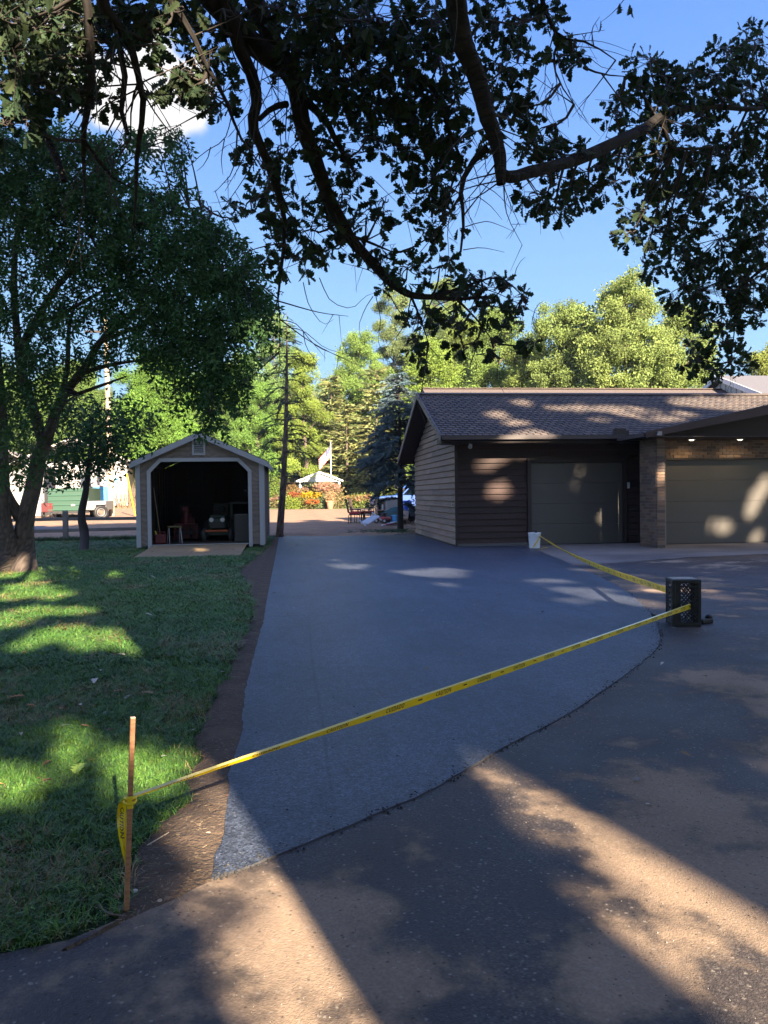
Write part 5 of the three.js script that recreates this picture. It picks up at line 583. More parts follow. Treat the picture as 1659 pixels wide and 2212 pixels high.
// small dark tree by the fence
{
  const R = rng(404), t = thing('small_tree', 'small dark tree with a crooked thin trunk left of the shed', 'tree');
  part(t, 'trunk', limb([V(-5.41, -0.1, -21.5), at(182, 1150, 21.6), at(176, 1115, 21.6), at(184, 1070, 21.6), at(190, 1020, 21.6), at(196, 960, 21.6), at(200, 900, 21.6)], [0.13, 0.115, 0.1, 0.085, 0.07, 0.05, 0.02], 10, 0.15, 4, 0.15), mat(0.035, 0.03, 0.028, 0.9));
  for (const p of [[[190, 1010], [150, 970], [110, 950]], [[192, 990], [240, 950], [300, 930]], [[195, 960], [230, 920], [290, 890]], [[197, 930], [170, 900], [140, 880]], [[190, 1025], [230, 1005], [270, 985]]]) part(t, 'branch', limb(p.map(([x, y]) => at(x, y, 21.6 + (R() - 0.5))), [0.035, 0.025, 0.008], 6, 0, 1, 0.3), M.twig);
  const g = leafGeo(12, R, 0.15, 0.5, 0.4), m = []; for (const [x, y, rx, ry, den] of [[165, 900, 55, 36, 1], [230, 925, 60, 40, 1], [290, 895, 46, 24, 0.7], [335, 900, 26, 14, 0.35], [200, 965, 70, 40, 1.2], [145, 1005, 46, 36, 1], [110, 985, 26, 30, 0.8], [230, 1000, 46, 28, 1], [290, 960, 40, 26, 0.7], [255, 870, 30, 20, 0.5], [120, 1030, 26, 18, 0.7], [170, 1035, 26, 14, 0.7]]) for (let k = 0; k < rx * ry * 3.14 / 125 * den; k++) { const a = R() * 6.28, r = Math.sqrt(R()); m.push(mtx(at(x + Math.cos(a) * rx * r, y + Math.sin(a) * ry * r, 21.6 + (R() - 0.5) * 2.4), quat(Math.PI + (R() - 0.5) * 1.7, R() * 6.28, (R() - 0.5) * 1.6), 0.8 + 0.4 * R())); }
  instanced(t, 'crown', g, leafM(0.032, 0.085, 0.03, 0.2), m, tints(R, m.length, 0.6, 1.4, 0.2)).userData.kind = 'stuff';
}
// conifers
function needleFan(R, L, n, w) { const P = []; for (let k = 0; k < n; k++) { const t = R(), a = (R() - 0.5) * 2, s = R() < 0.5 ? 1 : -1, o = V(0, 0, t * L), d = V(s * (0.6 + 0.4 * R()), (R() - 0.6) * 0.9, 0.7 + a * 0.2).normalize().multiplyScalar(w * (0.6 + 0.6 * R())), side = V(-d.z, 0.2, d.x).normalize().multiplyScalar(w * 0.13); P.push(o.x - side.x, o.y - side.y, o.z - side.z, o.x + side.x, o.y + side.y, o.z + side.z, o.x + d.x, o.y + d.y, o.z + d.z); } return tri(P); }
function conifer(name, label, pos, h, r, bare, color, opt = {}) {
  const R = rng(opt.seed ?? 1), t = thing(name, label, 'tree'), base = V(...pos), lean = opt.lean ?? 0, axis = (y) => V(base.x + lean * (1 - Math.pow(1 - y / h, opt.curve ?? 1)), base.y + y, base.z);
  part(t, 'trunk', limb([0, 0.2, 0.45, 0.7, 0.9, 1].map((k) => axis(h * k - (k ? 0 : 0.1))), [opt.tr ?? 0.12, (opt.tr ?? 0.12) * 0.85, (opt.tr ?? 0.12) * 0.62, (opt.tr ?? 0.12) * 0.38, 0.02, 0.006], 9, 0.1, 2, 0.3), opt.bark ?? M.palebark);
  const br = [], fans = [needleFan(R, opt.fl ?? 0.34, opt.fn ?? 60, opt.fw ?? 0.075)], m = [[]]; let y = bare;
  while (y < h - 0.08) {
    const k = 1 - (y - bare) / (h - bare), len0 = r * (opt.sparse ? Math.pow(k, 0.9) * (k > 0.8 ? 0.85 : 1) : Math.pow(k, 0.8) * (k > 0.85 ? 0.8 : 1)) , n = opt.per ?? 6;
    for (let i = 0; i < n; i++) {
      if (opt.sparse && R() < opt.sparse) continue;
      const a = R() * 6.28, len = Math.max(0.1, len0 * (0.65 + 0.5 * R())), o = axis(y + (R() - 0.5) * 0.25), up = (opt.rise ?? -0.2) + (R() - 0.5) * 0.2, tip = o.clone().add(V(Math.cos(a) * len, len * up, Math.sin(a) * len)), mid = o.clone().lerp(tip, 0.5); mid.y += len * (opt.sag ?? 0.08);
      br.push(limb([o, mid, tip], [0.012 + len * 0.008, 0.012, 0.004], 4, 0, 1, 0.4));
      const c = new THREE.CatmullRomCurve3([o, mid, tip]), cnt = Math.max(2, Math.round(len / (opt.gap ?? 0.13)));
      for (let j = 0; j < cnt; j++) { const u = lerp(opt.from ?? 0.25, 1, (j + R()) / cnt), p = c.getPoint(Math.min(1, u)), dir = c.getTangent(Math.min(1, u)), q = new THREE.Quaternion().setFromUnitVectors(V(0, 0, 1), dir).multiply(quat((R() - 0.5) * 0.5, (R() - 0.5) * 1.6, (R() - 0.5) * 1.2)); m[0].push(mtx(p, q, (opt.fs ?? 1) * (0.7 + 0.6 * R()))); }
    }
    y += opt.step ?? 0.3;
  }
  part(t, 'branch', br, opt.branchMat ?? M.twig).userData.kind = 'stuff';
  m.forEach((l, i) => { instanced(t, 'crown', fans[i], leafM(...color), l, tints(R, l.length, 0.6, 1.4, 0.2)).userData.kind = 'stuff'; });
  return t;
}
conifer('spruce_tree', 'thin leaning spruce with sparse drooping branches beside the shed', [-0.44, -0.05, -26.9], 7.6, 1.6, 1.9, [0.07, 0.11, 0.07], { seed: 31, lean: 0.36, curve: 2.2, tr: 0.13, sparse: 0.5, per: 5, rise: -0.3, sag: 0.16, step: 0.25, gap: 0.15, from: 0.3, bark: M.palebark, fs: 0.9, fn: 40 });
conifer('blue_spruce_tree', 'blue green spruce rising beside the garage end wall', [4.12, 0, -30.2], 6.15, 1.65, 1.9, [0.1, 0.155, 0.17], { seed: 37, lean: 0.02, tr: 0.13, per: 8, rise: -0.18, sag: 0.1, step: 0.2, gap: 0.09, fs: 1.25, bark: mat(0.03, 0.027, 0.024, 0.95) });
{ // its low dead-looking boughs reaching left over the junk pile
  const R = rng(38), t = scene.getObjectByName('blue_spruce_tree'), fans = [needleFan(R, 0.34, 46, 0.08)], m = [], br = [];
  for (const [x, y, dx, dy] of [[868, 1075, -72, 22], [868, 1060, -60, 12], [868, 1030, -66, 20], [868, 1045, 40, 14], [868, 1010, -40, 16], [868, 1090, 30, 10]]) { const o = at(x, y, 30.2), e = at(x + dx, y + dy, 29.4), mid = o.clone().lerp(e, 0.5); mid.y += 0.1; br.push(limb([o, mid, e], [0.025, 0.015, 0.005], 5, 0, 1, 0.3)); const c = new THREE.CatmullRomCurve3([o, mid, e]); for (let k = 0; k < 26; k++) { const u = 0.15 + 0.85 * R(), q = new THREE.Quaternion().setFromUnitVectors(V(0, 0, 1), c.getTangent(u)).multiply(quat((R() - 0.5) * 0.6, (R() - 0.5) * 2, R() * 2)); m.push(mtx(c.getPoint(u), q, 0.8 + 0.5 * R())); } }
  br.forEach((b) => part(t, 'bough', b, M.twig)); instanced(t, 'crown', fans[0], leafM(0.06, 0.1, 0.105), m).userData.kind = 'stuff';
}
// trees beyond the yard
const farSprays = [0, 1, 2].map((i) => leafGeo(44, rng(60 + i), 0.19, 1.0, 0.6));
function broadleaf(label, px, top, baseY, halfW, depth, color, opt = {}) {
  const R = rng(opt.seed ?? Math.round(px)), t = thing('broadleaf_tree', label, 'tree', [0, 0, 0], 0, opt.group), tp = at(px, top, depth), w = halfW / 1719.5 * depth, gy = landY(tp.x, tp.z), h = tp.y - gy, x = tp.x, z = tp.z, cb = gy + h * (opt.clear ?? 0.14);
  part(t, 'trunk', limb([V(x, gy - 0.3, z), V(x + 0.2, gy + h * 0.3, z), V(x - 0.1, gy + h * 0.6, z), V(x, gy + h * 0.92, z)], [0.03 * h * 0.55, 0.025 * h * 0.5, 0.012 * h * 0.5, 0.02], 8, 0.1, 2, 1), M.palebark);
  const br = [], lobes = []; const n = opt.lobes ?? 20;
  for (let i = 0; i < n; i++) { const k = Math.pow((i + 0.5) / n, 0.85), prof = Math.pow(Math.sin(Math.PI * Math.pow(lerp(0.10, 0.97, k), opt.skew ?? 0.8)), 0.65), a = i * 2.4 + R() * 0.8, rr = w * prof * (0.45 + 0.35 * R()), s = Math.max(0.9, w * (0.36 + 0.16 * R()) * Math.max(0.55, prof)); const c = V(x + Math.cos(a) * rr, Math.min(lerp(cb + s * 0.5, gy + h, k), gy + h - s * 0.72), z + Math.sin(a) * rr); lobes.push([c, s]); br.push(limb([V(x, Math.max(gy + h * 0.15, c.y - rr * 0.9), z), V(lerp(x, c.x, 0.5), c.y - rr * 0.3, lerp(z, c.z, 0.5)), c], [0.02 * w + 0.03, 0.06, 0.03], 5, 0, 1, 1.2)); }
  part(t, 'branch', br, M.palebark).userData.kind = 'stuff';
  const m = [], cs = [], [r, g, b] = color;
  for (const [c, sz] of lobes) {
    const hue = 0.85 + 0.3 * R(), subs = Math.max(5, Math.round(sz * sz * (opt.subs ?? 5.4)));
    for (let k = 0; k < subs; k++) { // each bough ends in a rounded clump; the clumps stand apart
      const d = V(R() - 0.5, R() - 0.42, R() - 0.5).normalize().multiplyScalar(sz * (R() < 0.14 ? 1.05 + 0.35 * R() : 0.55 + 0.45 * R())); d.y *= 0.85; const cc = c.clone().add(d), cr = 0.28 + 0.42 * R(), q0 = hue * (0.8 + 0.4 * R()), cnt = Math.round((opt.dense ?? 15) * cr * cr * 3.2);
      for (let e = 0; e < cnt; e++) { const o = V(R() - 0.5, R() - 0.5, R() - 0.5).normalize().multiplyScalar(cr * Math.pow(R(), 0.5)); o.y *= 0.7; m.push(mtx(cc.clone().add(o), randQ(R), (opt.scale ?? 1) * (0.45 + 0.85 * R() * R()))); const q = q0 * (0.85 + 0.3 * R()); cs.push(col(q * (0.94 + 0.12 * R()), q, q)); }
    }
  }
  instanced(t, 'crown', farSprays[Math.floor(R() * 3)], leafM(r, g, b, 0.2), m, cs).userData.kind = 'stuff';
}
broadleaf('tall pale poplar rising above the thin spruce', 592, 682, 1060, 62, 90, [0.158, 0.259, 0.079], { skew: 0.9, lobes: 26, seed: 1 });
broadleaf('yellowish rounded tree just right of the thin spruce', 655, 768, 1070, 50, 84, [0.205, 0.287, 0.050], { seed: 2 });
broadleaf('bright green tree spreading behind the shed roof', 555, 830, 1060, 70, 86, [0.121, 0.232, 0.043], { seed: 22 });
broadleaf('large round yellow green tree in the centre of the tree line', 775, 722, 1060, 76, 90, [0.163, 0.259, 0.058], { seed: 3, lobes: 28 });
broadleaf('tall thin crowned tree behind the round centre tree', 850, 628, 1060, 62, 100, [0.169, 0.232, 0.086], { seed: 4, dense: 26 });
broadleaf('tall tree partly hidden by the hanging oak foliage', 960, 610, 1060, 88, 92, [0.169, 0.238, 0.071], { seed: 5, lobes: 26 });
broadleaf('yellow green tree behind the left end of the garage ridge', 930, 745, 1050, 76, 62, [0.182, 0.273, 0.050], { seed: 6 });
broadleaf('green tree behind the middle of the garage roof', 1070, 672, 1050, 92, 68, [0.158, 0.238, 0.058], { seed: 7, lobes: 26 });
broadleaf('bushy tree left of the tallest tree over the roof', 1215, 655, 1050, 92, 58, [0.182, 0.252, 0.071], { seed: 8, lobes: 28 });
broadleaf('tallest bright tree standing over the garage roof', 1352, 608, 1050, 112, 54, [0.205, 0.273, 0.079], { seed: 9, lobes: 34 });
broadleaf('wide sunlit tree behind the white gable', 1475, 668, 1050, 92, 58, [0.188, 0.259, 0.071], { seed: 10, lobes: 26 });
broadleaf('yellowing tree at the right edge beyond the white gable', 1668, 745, 1050, 60, 62, [0.218, 0.259, 0.058], { seed: 11 });
broadleaf('bright green tree behind the utility pole', 330, 770, 1060, 105, 66, [0.121, 0.238, 0.037], { seed: 12, lobes: 28 });
broadleaf('green tree beyond the white building at the left', 150, 790, 1050, 100, 74, [0.114, 0.191, 0.043], { seed: 13, lobes: 26 });
broadleaf('green tree at the far left edge', 10, 800, 1050, 100, 70, [0.103, 0.177, 0.043], { seed: 14, lobes: 24 });
broadleaf('green tree left of the poplar above the shed', 455, 800, 1060, 90, 88, [0.121, 0.218, 0.043], { seed: 15, lobes: 26 });
broadleaf('yellow green tree filling the line right of the hanging oak leaves', 1010, 700, 1050, 80, 74, [0.171, 0.231, 0.047], { seed: 41 });
broadleaf('pale green tree low over the middle of the roof ridge', 1140, 735, 1050, 76, 62, [0.180, 0.247, 0.058], { seed: 42 });
broadleaf('rounded green tree between the poplar and the shed', 520, 770, 1060, 66, 95, [0.117, 0.210, 0.042], { seed: 43 });
broadleaf('pale tree in the dip of the skyline', 712, 812, 1060, 46, 102, [0.144, 0.210, 0.053], { seed: 44 });
const needle = [0.19, 0.22, 0.075];
const pine = (label, px, top, depth, halfW, seed, c = needle) => { const tp = at(px, top, depth), gy = landY(tp.x, tp.z); conifer('pine_tree', label, [tp.x, gy, tp.z], tp.y - gy, halfW / 1719.5 * depth, 0.7, c, { seed, tr: 0.2, per: 7, step: 0.5, rise: 0.02, sag: -0.04, gap: 0.3, from: 0.2, fs: 2.6, fn: 80, fw: 0.1, fl: 0.4 }); };
pine('slim pine right of the yellowish tree', 715, 815, 86, 46, 51); pine('full pine behind the flagpole', 748, 870, 82, 62, 52, [0.2, 0.225, 0.075]); pine('tall pine in the middle of the gap', 812, 790, 84, 66, 53); pine('low spreading pine left of the blue spruce', 822, 930, 78, 66, 54, [0.22, 0.23, 0.075]); pine('pine half hidden behind the blue spruce', 872, 905, 77, 56, 55, [0.15, 0.19, 0.07]);
{ // the wood behind it all
  const R = rng(500), m = [], cs = []; for (let i = 0; i < 22000; i++) { const x = -95 + R() * 190, z = -108 - R() * 14, h = 9 + 9 * fbm(x * 0.1, 1, 3, 5), y = landY(x, z) + Math.pow(R(), 0.8) * h; m.push(mtx(V(x, y, z), randQ(R), 1.3 + R())); const q = 0.6 + 0.6 * R(); cs.push(col(q, q, q)); }
  info(instanced(scene, 'woods', farSprays[0], leafM(0.14, 0.17, 0.05), m, cs), 'dense far wood closing the view behind the tree line', null, null, 'stuff');
}
// ---------------------------------------------------------------- objects on the drive
const stakeTop = at(287, 1550, 2.69), stakeFoot = V(-0.575, 0, -2.735);
{
  const woodM = new THREE.MeshStandardMaterial({ color: col(0.44, 0.22, 0.11), map: again(woodTex, 0.6, 2), roughness: 0.75 });
  const s = thing('wooden_stake', 'thin wooden stake driven in at the corner of the lawn', 'stake', [stakeFoot.x, 0, stakeFoot.z]);
  const d = stakeTop.clone().sub(stakeFoot), q = new THREE.Quaternion().setFromUnitVectors(V(0, 1, 0), d.clone().normalize()), g = metric(rbox(0.0165, d.length() + 0.08, 0.015, 0, d.length() / 2 - 0.04, 0, 0.0025)).applyQuaternion(q.multiply(quat(0, 0.35, 0)));
  part(s, 'shaft', g, woodM); const tip = part(s, 'sawn_end', rbox(0.016, 0.004, 0.0145, 0, 0, 0, 0.001), mat(0.55, 0.42, 0.3, 0.8)); tip.position.copy(d); tip.quaternion.copy(q);
}
const tapeTex = (() => { const c = document.createElement('canvas'); c.width = 2048; c.height = 128; const x = c.getContext('2d'); x.fillStyle = '#f6d200'; x.fillRect(0, 0, 2048, 128); x.fillStyle = '#2b2617'; x.font = 'bold 80px sans-serif'; x.textBaseline = 'middle'; x.textAlign = 'center'; x.save(); x.scale(1, 1.0); x.fillText('CAUTION', 420, 66); x.fillText('CUIDADO', 1440, 66); x.restore(); x.fillRect(890, 56, 90, 18); x.fillRect(1900, 56, 90, 18); const t = new THREE.CanvasTexture(c); t.colorSpace = THREE.SRGBColorSpace; t.wrapS = t.wrapT = THREE.RepeatWrapping; t.magFilter = THREE.LinearFilter; return t; })();
const tapeM = new THREE.MeshPhysicalMaterial({ map: tapeTex, roughness: 0.28, transmission: 0.18, thickness: 0, side: THREE.DoubleSide }), tapeBack = new THREE.MeshPhysicalMaterial({ color: col(0.85, 0.66, 0.02), roughness: 0.3, side: THREE.DoubleSide, transmission: 0.2, thickness: 0 });
const tapeEdgeSheen = new THREE.MeshPhysicalMaterial({ color: col(0.85, 0.74, 0.25), roughness: 0.16, clearcoat: 0.6, clearcoatRoughness: 0.1, side: THREE.DoubleSide });  // paler than the tape: sky sheen on the fold put into the colour
// folded ribbon: cross-section given at each point as [half height, lean] plus a turned-over top edge
function ribbon(pts, widths, twists, reps, flap = 0.012, samples = 90, only = null) {
  const c = new THREE.CatmullRomCurve3(pts, false, 'centripetal'), P = [], U = [], I = [], L = c.getLength(), pos = V(0, 0, 0), tan = V(0, 0, 0), R = rng(9), at1 = (l, t) => { const f = t * (l.length - 1), k = Math.min(l.length - 2, Math.floor(f)); return lerp(l[k], l[k + 1], f - k); };
  for (let i = 0; i <= samples; i++) { const t = i / samples; c.getPointAt(t, pos); c.getTangentAt(t, tan); const side = V(-tan.z, 0, tan.x).normalize(), w = at1(widths, t), a = at1(twists, t) + 0.12 * (fbm(i * 0.16, 2, 2, 8) - 0.5), up = V(0, Math.cos(a), 0).addScaledVector(side, Math.sin(a)), back = V(0, 0.55, 0).addScaledVector(side, -0.9).normalize(); const ripple = 0.002 * Math.sin(i * 1.1);
    const p0 = pos.clone().addScaledVector(up, -w / 2).addScaledVector(side, ripple), p1 = pos.clone().addScaledVector(up, w / 2), p2 = p1.clone().addScaledVector(back, -0).addScaledVector(side, flap * 0.85).add(V(0, Math.abs(flap) * 0.5, 0)); const v = reps * t; for (const [p, k] of [[p0, 0.08], [p1, 0.78], [p2, 1]]) { P.push(p.x, p.y, p.z); U.push(v, k); } }
  for (let i = 0; i < samples; i++) for (let j = 0; j < 2; j++) { if (only !== null && j !== only) continue; const a = i * 3 + j, b = a + 3; I.push(a, b, a + 1, b, b + 1, a + 1); }
  const g = new THREE.BufferGeometry(); g.setAttribute('position', new THREE.Float32BufferAttribute(P, 3)); g.setAttribute('uv', new THREE.Float32BufferAttribute(U, 2)); g.setIndex(I); g.computeVertexNormals(); return g;
}
{
  const k = at(289, 1722, 2.70), e = at(1492, 1310, 8.14);
  const t = thing('caution_tape', 'yellow caution tape stretched low from the stake to the black crate', 'caution tape');
  const mid = (f, dy = 0) => k.clone().lerp(e, f).add(V(0, dy, 0));
  part(t, 'tape', ribbon([k, mid(0.02), mid(0.06), mid(0.3, -0.008), mid(0.6, -0.008), mid(0.9, -0.002), e], [0.006, 0.022, 0.04, 0.038, 0.033, 0.033, 0.035, 0.038, 0.05], [0.5, 0.5, 0.2, 0.1, 0, 0, 0.1, 0.1, 0], 7.5, -0.011, 160, 0), tapeM); part(t, 'folded_edge', ribbon([k, mid(0.02), mid(0.06), mid(0.3, -0.008), mid(0.6, -0.008), mid(0.9, -0.002), e], [0.006, 0.022, 0.04, 0.038, 0.033, 0.033, 0.035, 0.038, 0.05], [0.5, 0.5, 0.2, 0.1, 0, 0, 0.1, 0.1, 0], 7.5, -0.011, 160, 1), tapeEdgeSheen);
  const kd = stakeTop.clone().sub(stakeFoot).normalize(), kp = stakeFoot.clone().addScaledVector(kd, (k.y) / kd.y);
  part(t, 'knot', [new THREE.TorusGeometry(0.017, 0.0065, 6, 16).rotateX(1.35).rotateY(0.3).translate(kp.x, k.y + 0.004, kp.z), new THREE.TorusGeometry(0.0175, 0.006, 6, 16).rotateX(1.75).translate(kp.x, k.y - 0.008, kp.z), rbox(0.02, 0.035, 0.006, kp.x + 0.001, k.y - 0.012, kp.z + 0.014, 0.003, 0, 0, 0.1)], tapeBack);
  // loose tail blown into a loop beside the stake
  const tp = (x, y, d) => at(x, y, d); const tail = [[272, 1722, 2.71], [262, 1735, 2.72], [258, 1760, 2.72], [258, 1790, 2.71], [264, 1830, 2.70], [271, 1862, 2.70], [274, 1885, 2.70]].map((p) => tp(...p)), P = [], U = [], I = []; const wd = [0.01, 0.03, 0.038, 0.036, 0.028, 0.014, 0.004];
  const c = new THREE.CatmullRomCurve3(tail); for (let i = 0; i <= 40; i++) { const s = i / 40, p = c.getPoint(s), f = s * 6, n = Math.min(5, Math.floor(f)), w = lerp(wd[n], wd[n + 1], f - n); for (let j = 0; j <= 4; j++) { const q = (j / 4 - 0.25) * w; P.push(p.x + q * 0.92, p.y + 0.002 * Math.sin(i), p.z + q * 0.3 + 0.006 * Math.sin(j * 1.6 + i * 0.2)); U.push(s * 0.5, j / 4); } }
  for (let i = 0; i < 40; i++) for (let j = 0; j < 4; j++) { const a = i * 5 + j, b = a + 5; I.push(a, b, a + 1, b, b + 1, a + 1); } const g = new THREE.BufferGeometry(); g.setAttribute('position', new THREE.Float32BufferAttribute(P, 3)); g.setAttribute('uv', new THREE.Float32BufferAttribute(U, 2)); g.setIndex(I); g.computeVertexNormals(); part(t, 'loose_tail', g, tapeM);
}
// crate standing on end
{
  const pos = V(4.02, 0, -7.83), t = thing('milk_crate', 'black plastic lattice crate standing on end on the old driveway', 'crate', [pos.x, 0.009, pos.z], -0.2), m = mat(0.013, 0.012, 0.011, 0.55), W = 0.29, Hh = 0.475, Dp = 0.27;
  part(t, 'rim', [rbox(W, 0.035, Dp, 0, Hh - 0.0175, 0, 0.008), rbox(W, 0.04, Dp, 0, 0.02, 0, 0.008)], m);
  part(t, 'top_board', rbox(W * 0.82, 0.006, Dp * 0.7, 0, Hh + 0.003, -0.02, 0.002), mat(0.4, 0.36, 0.3, 0.7));
  for (const [x, z] of [[-1, 1], [1, 1], [-1, -1], [1, -1]]) part(t, 'corner_post', rbox(0.035, Hh - 0.03, 0.035, x * (W / 2 - 0.018), Hh / 2, z * (Dp / 2 - 0.018), 0.008), m);
  const lattice = (w, h, n) => { const l = []; for (let i = -n; i <= n; i++) for (const s of [1, -1]) { const c = i * w / n * 0.9; let x0 = -w / 2, x1 = w / 2, y0 = s * x0 * 1.25 + c * 1.25, y1 = s * x1 * 1.25 + c * 1.25; const cut = (x, y, X, Y) => { if (Math.abs(y) <= h / 2) return [x, y]; const yy = Math.sign(y) * h / 2, f = (yy - y) / (Y - y); return f < 0 || f > 1 ? null : [lerp(x, X, f), yy]; }; const a = cut(x0, y0, x1, y1), b = cut(x1, y1, x0, y0); if (!a || !b || Math.hypot(a[0] - b[0], a[1] - b[1]) < 0.03) continue; const L = Math.hypot(a[0] - b[0], a[1] - b[1]); l.push(rbox(L, 0.009, 0.012, (a[0] + b[0]) / 2, (a[1] + b[1]) / 2, s * 0.003, 0.003, 0, 0, Math.atan2(b[1] - a[1], b[0] - a[0]))); } return l; };
  const face = new THREE.Group(); face.name = 'lattice_side'; face.position.set(0.035, Hh / 2, Dp / 2 - 0.012); t.add(face); part(face, 'lattice_bars', lattice(W - 0.12, Hh - 0.08, 5), m); part(face, 'handle_ring', [new THREE.TorusGeometry(0.045, 0.008, 6, 20).scale(0.75, 1.1, 1).translate(0.06, 0.0, 0.004)], m); part(face, 'side_ribs', [rbox(0.012, Hh - 0.06, 0.014, 0.085, 0, 0, 0.003), rbox(0.012, Hh - 0.06, 0.014, -0.1, 0, 0, 0.003), rbox(0.07, Hh - 0.06, 0.008, -0.135, 0, -0.003, 0.003), rbox(W - 0.09, 0.012, 0.014, -0.02, 0.17, 0, 0.003)], m);
  const side = new THREE.Group(); side.name = 'slotted_side'; side.position.set(-W / 2 + 0.012, Hh / 2, 0); t.add(side); const l = [rbox(0.006, Hh - 0.07, 0.08, 0, 0, 0.07, 0.002), rbox(0.006, Hh - 0.07, 0.08, 0, 0, -0.07, 0.002)]; for (let i = 0; i < 14; i++) l.push(rbox(0.014, 0.008, Dp - 0.06, 0, -0.19 + i * 0.029, 0, 0.002)); part(side, 'slot_bars', l, m);
  const back = new THREE.Group(); back.name = 'lattice_side'; back.position.set(0, Hh / 2, -Dp / 2 + 0.012); t.add(back); part(back, 'lattice_bars', lattice(W - 0.06, Hh - 0.08, 5), m); const rg = new THREE.Group(); rg.name = 'lattice_side'; rg.position.set(W / 2 - 0.012, Hh / 2, 0); rg.rotation.y = Math.PI / 2; t.add(rg); part(rg, 'lattice_bars', lattice(Dp - 0.06, Hh - 0.08, 5), m); part(rg, 'backing', box(0.12, Hh - 0.08, 0.004, -0.05, 0, -0.012), m);
  const wgt = thing('door_stop', 'small black weight lying behind the right foot of the crate', 'weight', [4.27, 0.009, -7.86], 0.3); part(wgt, 'block', rbox(0.16, 0.05, 0.1, 0, 0.025, 0, 0.015), m); part(wgt, 'knob', new THREE.SphereGeometry(0.035, 12, 8).scale(1.2, 0.8, 1).translate(0.06, 0.06, 0), m);
}
// bucket
{
  const bp = V(5.93, 0.02, -19.05), t = thing('bucket', 'white plastic lidded bucket standing by the garage door corner', 'bucket', [bp.x, bp.y, bp.z]), w = mat(0.68, 0.72, 0.78, 0.4);
  part(t, 'body', new THREE.LatheGeometry([[0, 0], [0.128, 0], [0.132, 0.01], [0.147, 0.3], [0.152, 0.3], [0.152, 0.312], [0.148, 0.312], [0.149, 0.34], [0.154, 0.34], [0.154, 0.352], [0.15, 0.37]].map(([a, b]) => new THREE.Vector2(a, b)), 32), w); part(t, 'lid', new THREE.LatheGeometry([[0, 0.375], [0.13, 0.375], [0.135, 0.387], [0.157, 0.387], [0.16, 0.38], [0.16, 0.352], [0.156, 0.352]].map(([a, b]) => new THREE.Vector2(a, b)), 32), w); part(t, 'handle', new THREE.TorusGeometry(0.155, 0.004, 5, 24, Math.PI).rotateX(2.2).translate(0, 0.32, 0), mat(0.3, 0.3, 0.3, 0.4)); part(t, 'lid_knob', [rbox(0.07, 0.05, 0.06, 0.03, 0.405, 0.03, 0.02), new THREE.SphereGeometry(0.028, 10, 8).translate(0.01, 0.43, 0.03)], M.black);
  const a = bp.clone().add(V(0.11, 0.29, 0.12)), b = at(1456, 1281, 8.22), tp = thing('caution_tape', 'striped caution tape running slack from the white bucket to the black crate', 'caution tape'), mid = (f, dy) => a.clone().lerp(b, f).add(V(0, dy, 0));
  part(tp, 'tape', ribbon([a, mid(0.25, -0.075), mid(0.5, -0.1), mid(0.75, -0.075), b], [0.05, 0.055, 0.06, 0.065, 0.07, 0.07, 0.06], [0.9, 0.6, 0.9, 0.5, 0.2, 0.35, 0.3], 15, -0.02, 160), tapeM);
  const wrap = []; { const P = [], U = [], I = []; for (let i = 0; i <= 16; i++) { const f = i / 16, an = lerp(2.15, 0.65, f), r = lerp(0.14, 0.155, f) + 0.003, y = lerp(0.03, 0.33, f); for (const s of [-1, 1]) { P.push(bp.x + Math.cos(an) * r, bp.y + y + s * 0.024, bp.z + Math.sin(an) * r); U.push(f * 0.9, (s + 1) / 2); } } for (let i = 0; i < 16; i++) { const k = i * 2; I.push(k, k + 2, k + 1, k + 2, k + 3, k + 1); } const g = new THREE.BufferGeometry(); g.setAttribute('position', new THREE.Float32BufferAttribute(P, 3)); g.setAttribute('uv', new THREE.Float32BufferAttribute(U, 2)); g.setIndex(I); g.computeVertexNormals(); wrap.push(g); } part(tp, 'wrapped_turn', wrap, tapeM);
  part(tp, 'loose_end', box(0.22, 0.003, 0.05, bp.x + 0.2, 0.03, bp.z + 0.12, 0.05, 0.4, 0.06), tapeBack);
}
// ---------------------------------------------------------------- fence, pole and neighbours on the left
{
  const grey = new THREE.MeshStandardMaterial({ color: col(0.24, 0.22, 0.21), map: again(woodTex, 0.5, 1.5), roughness: 0.9, bumpMap: again(woodBump, 0.5, 1), bumpScale: 0.008 }), t = thing('rail_fence', 'weathered two rail wooden fence between lawn and dirt', 'fence'), R = rng(6);
  for (const x of [-7.32, -4.0, -10.6, -13.9, -17.2]) part(t, 'post', metric(rbox(0.16, 1.1, 0.15, x, 0.45, -26.9, 0.025, 0, 0, (R() - 0.5) * 0.03)), grey);
  for (const [a, b] of [[-4.0, -7.32], [-7.32, -10.6], [-10.6, -13.9], [-13.9, -17.2]]) for (const y of [0.73, 0.36]) part(t, 'rail', metric(rbox(Math.abs(b - a) + 0.1, 0.105, 0.06, (a + b) / 2, y + (R() - 0.5) * 0.03, -26.9, 0.02, 0, 0, (R() - 0.5) * 0.012)), grey);
}
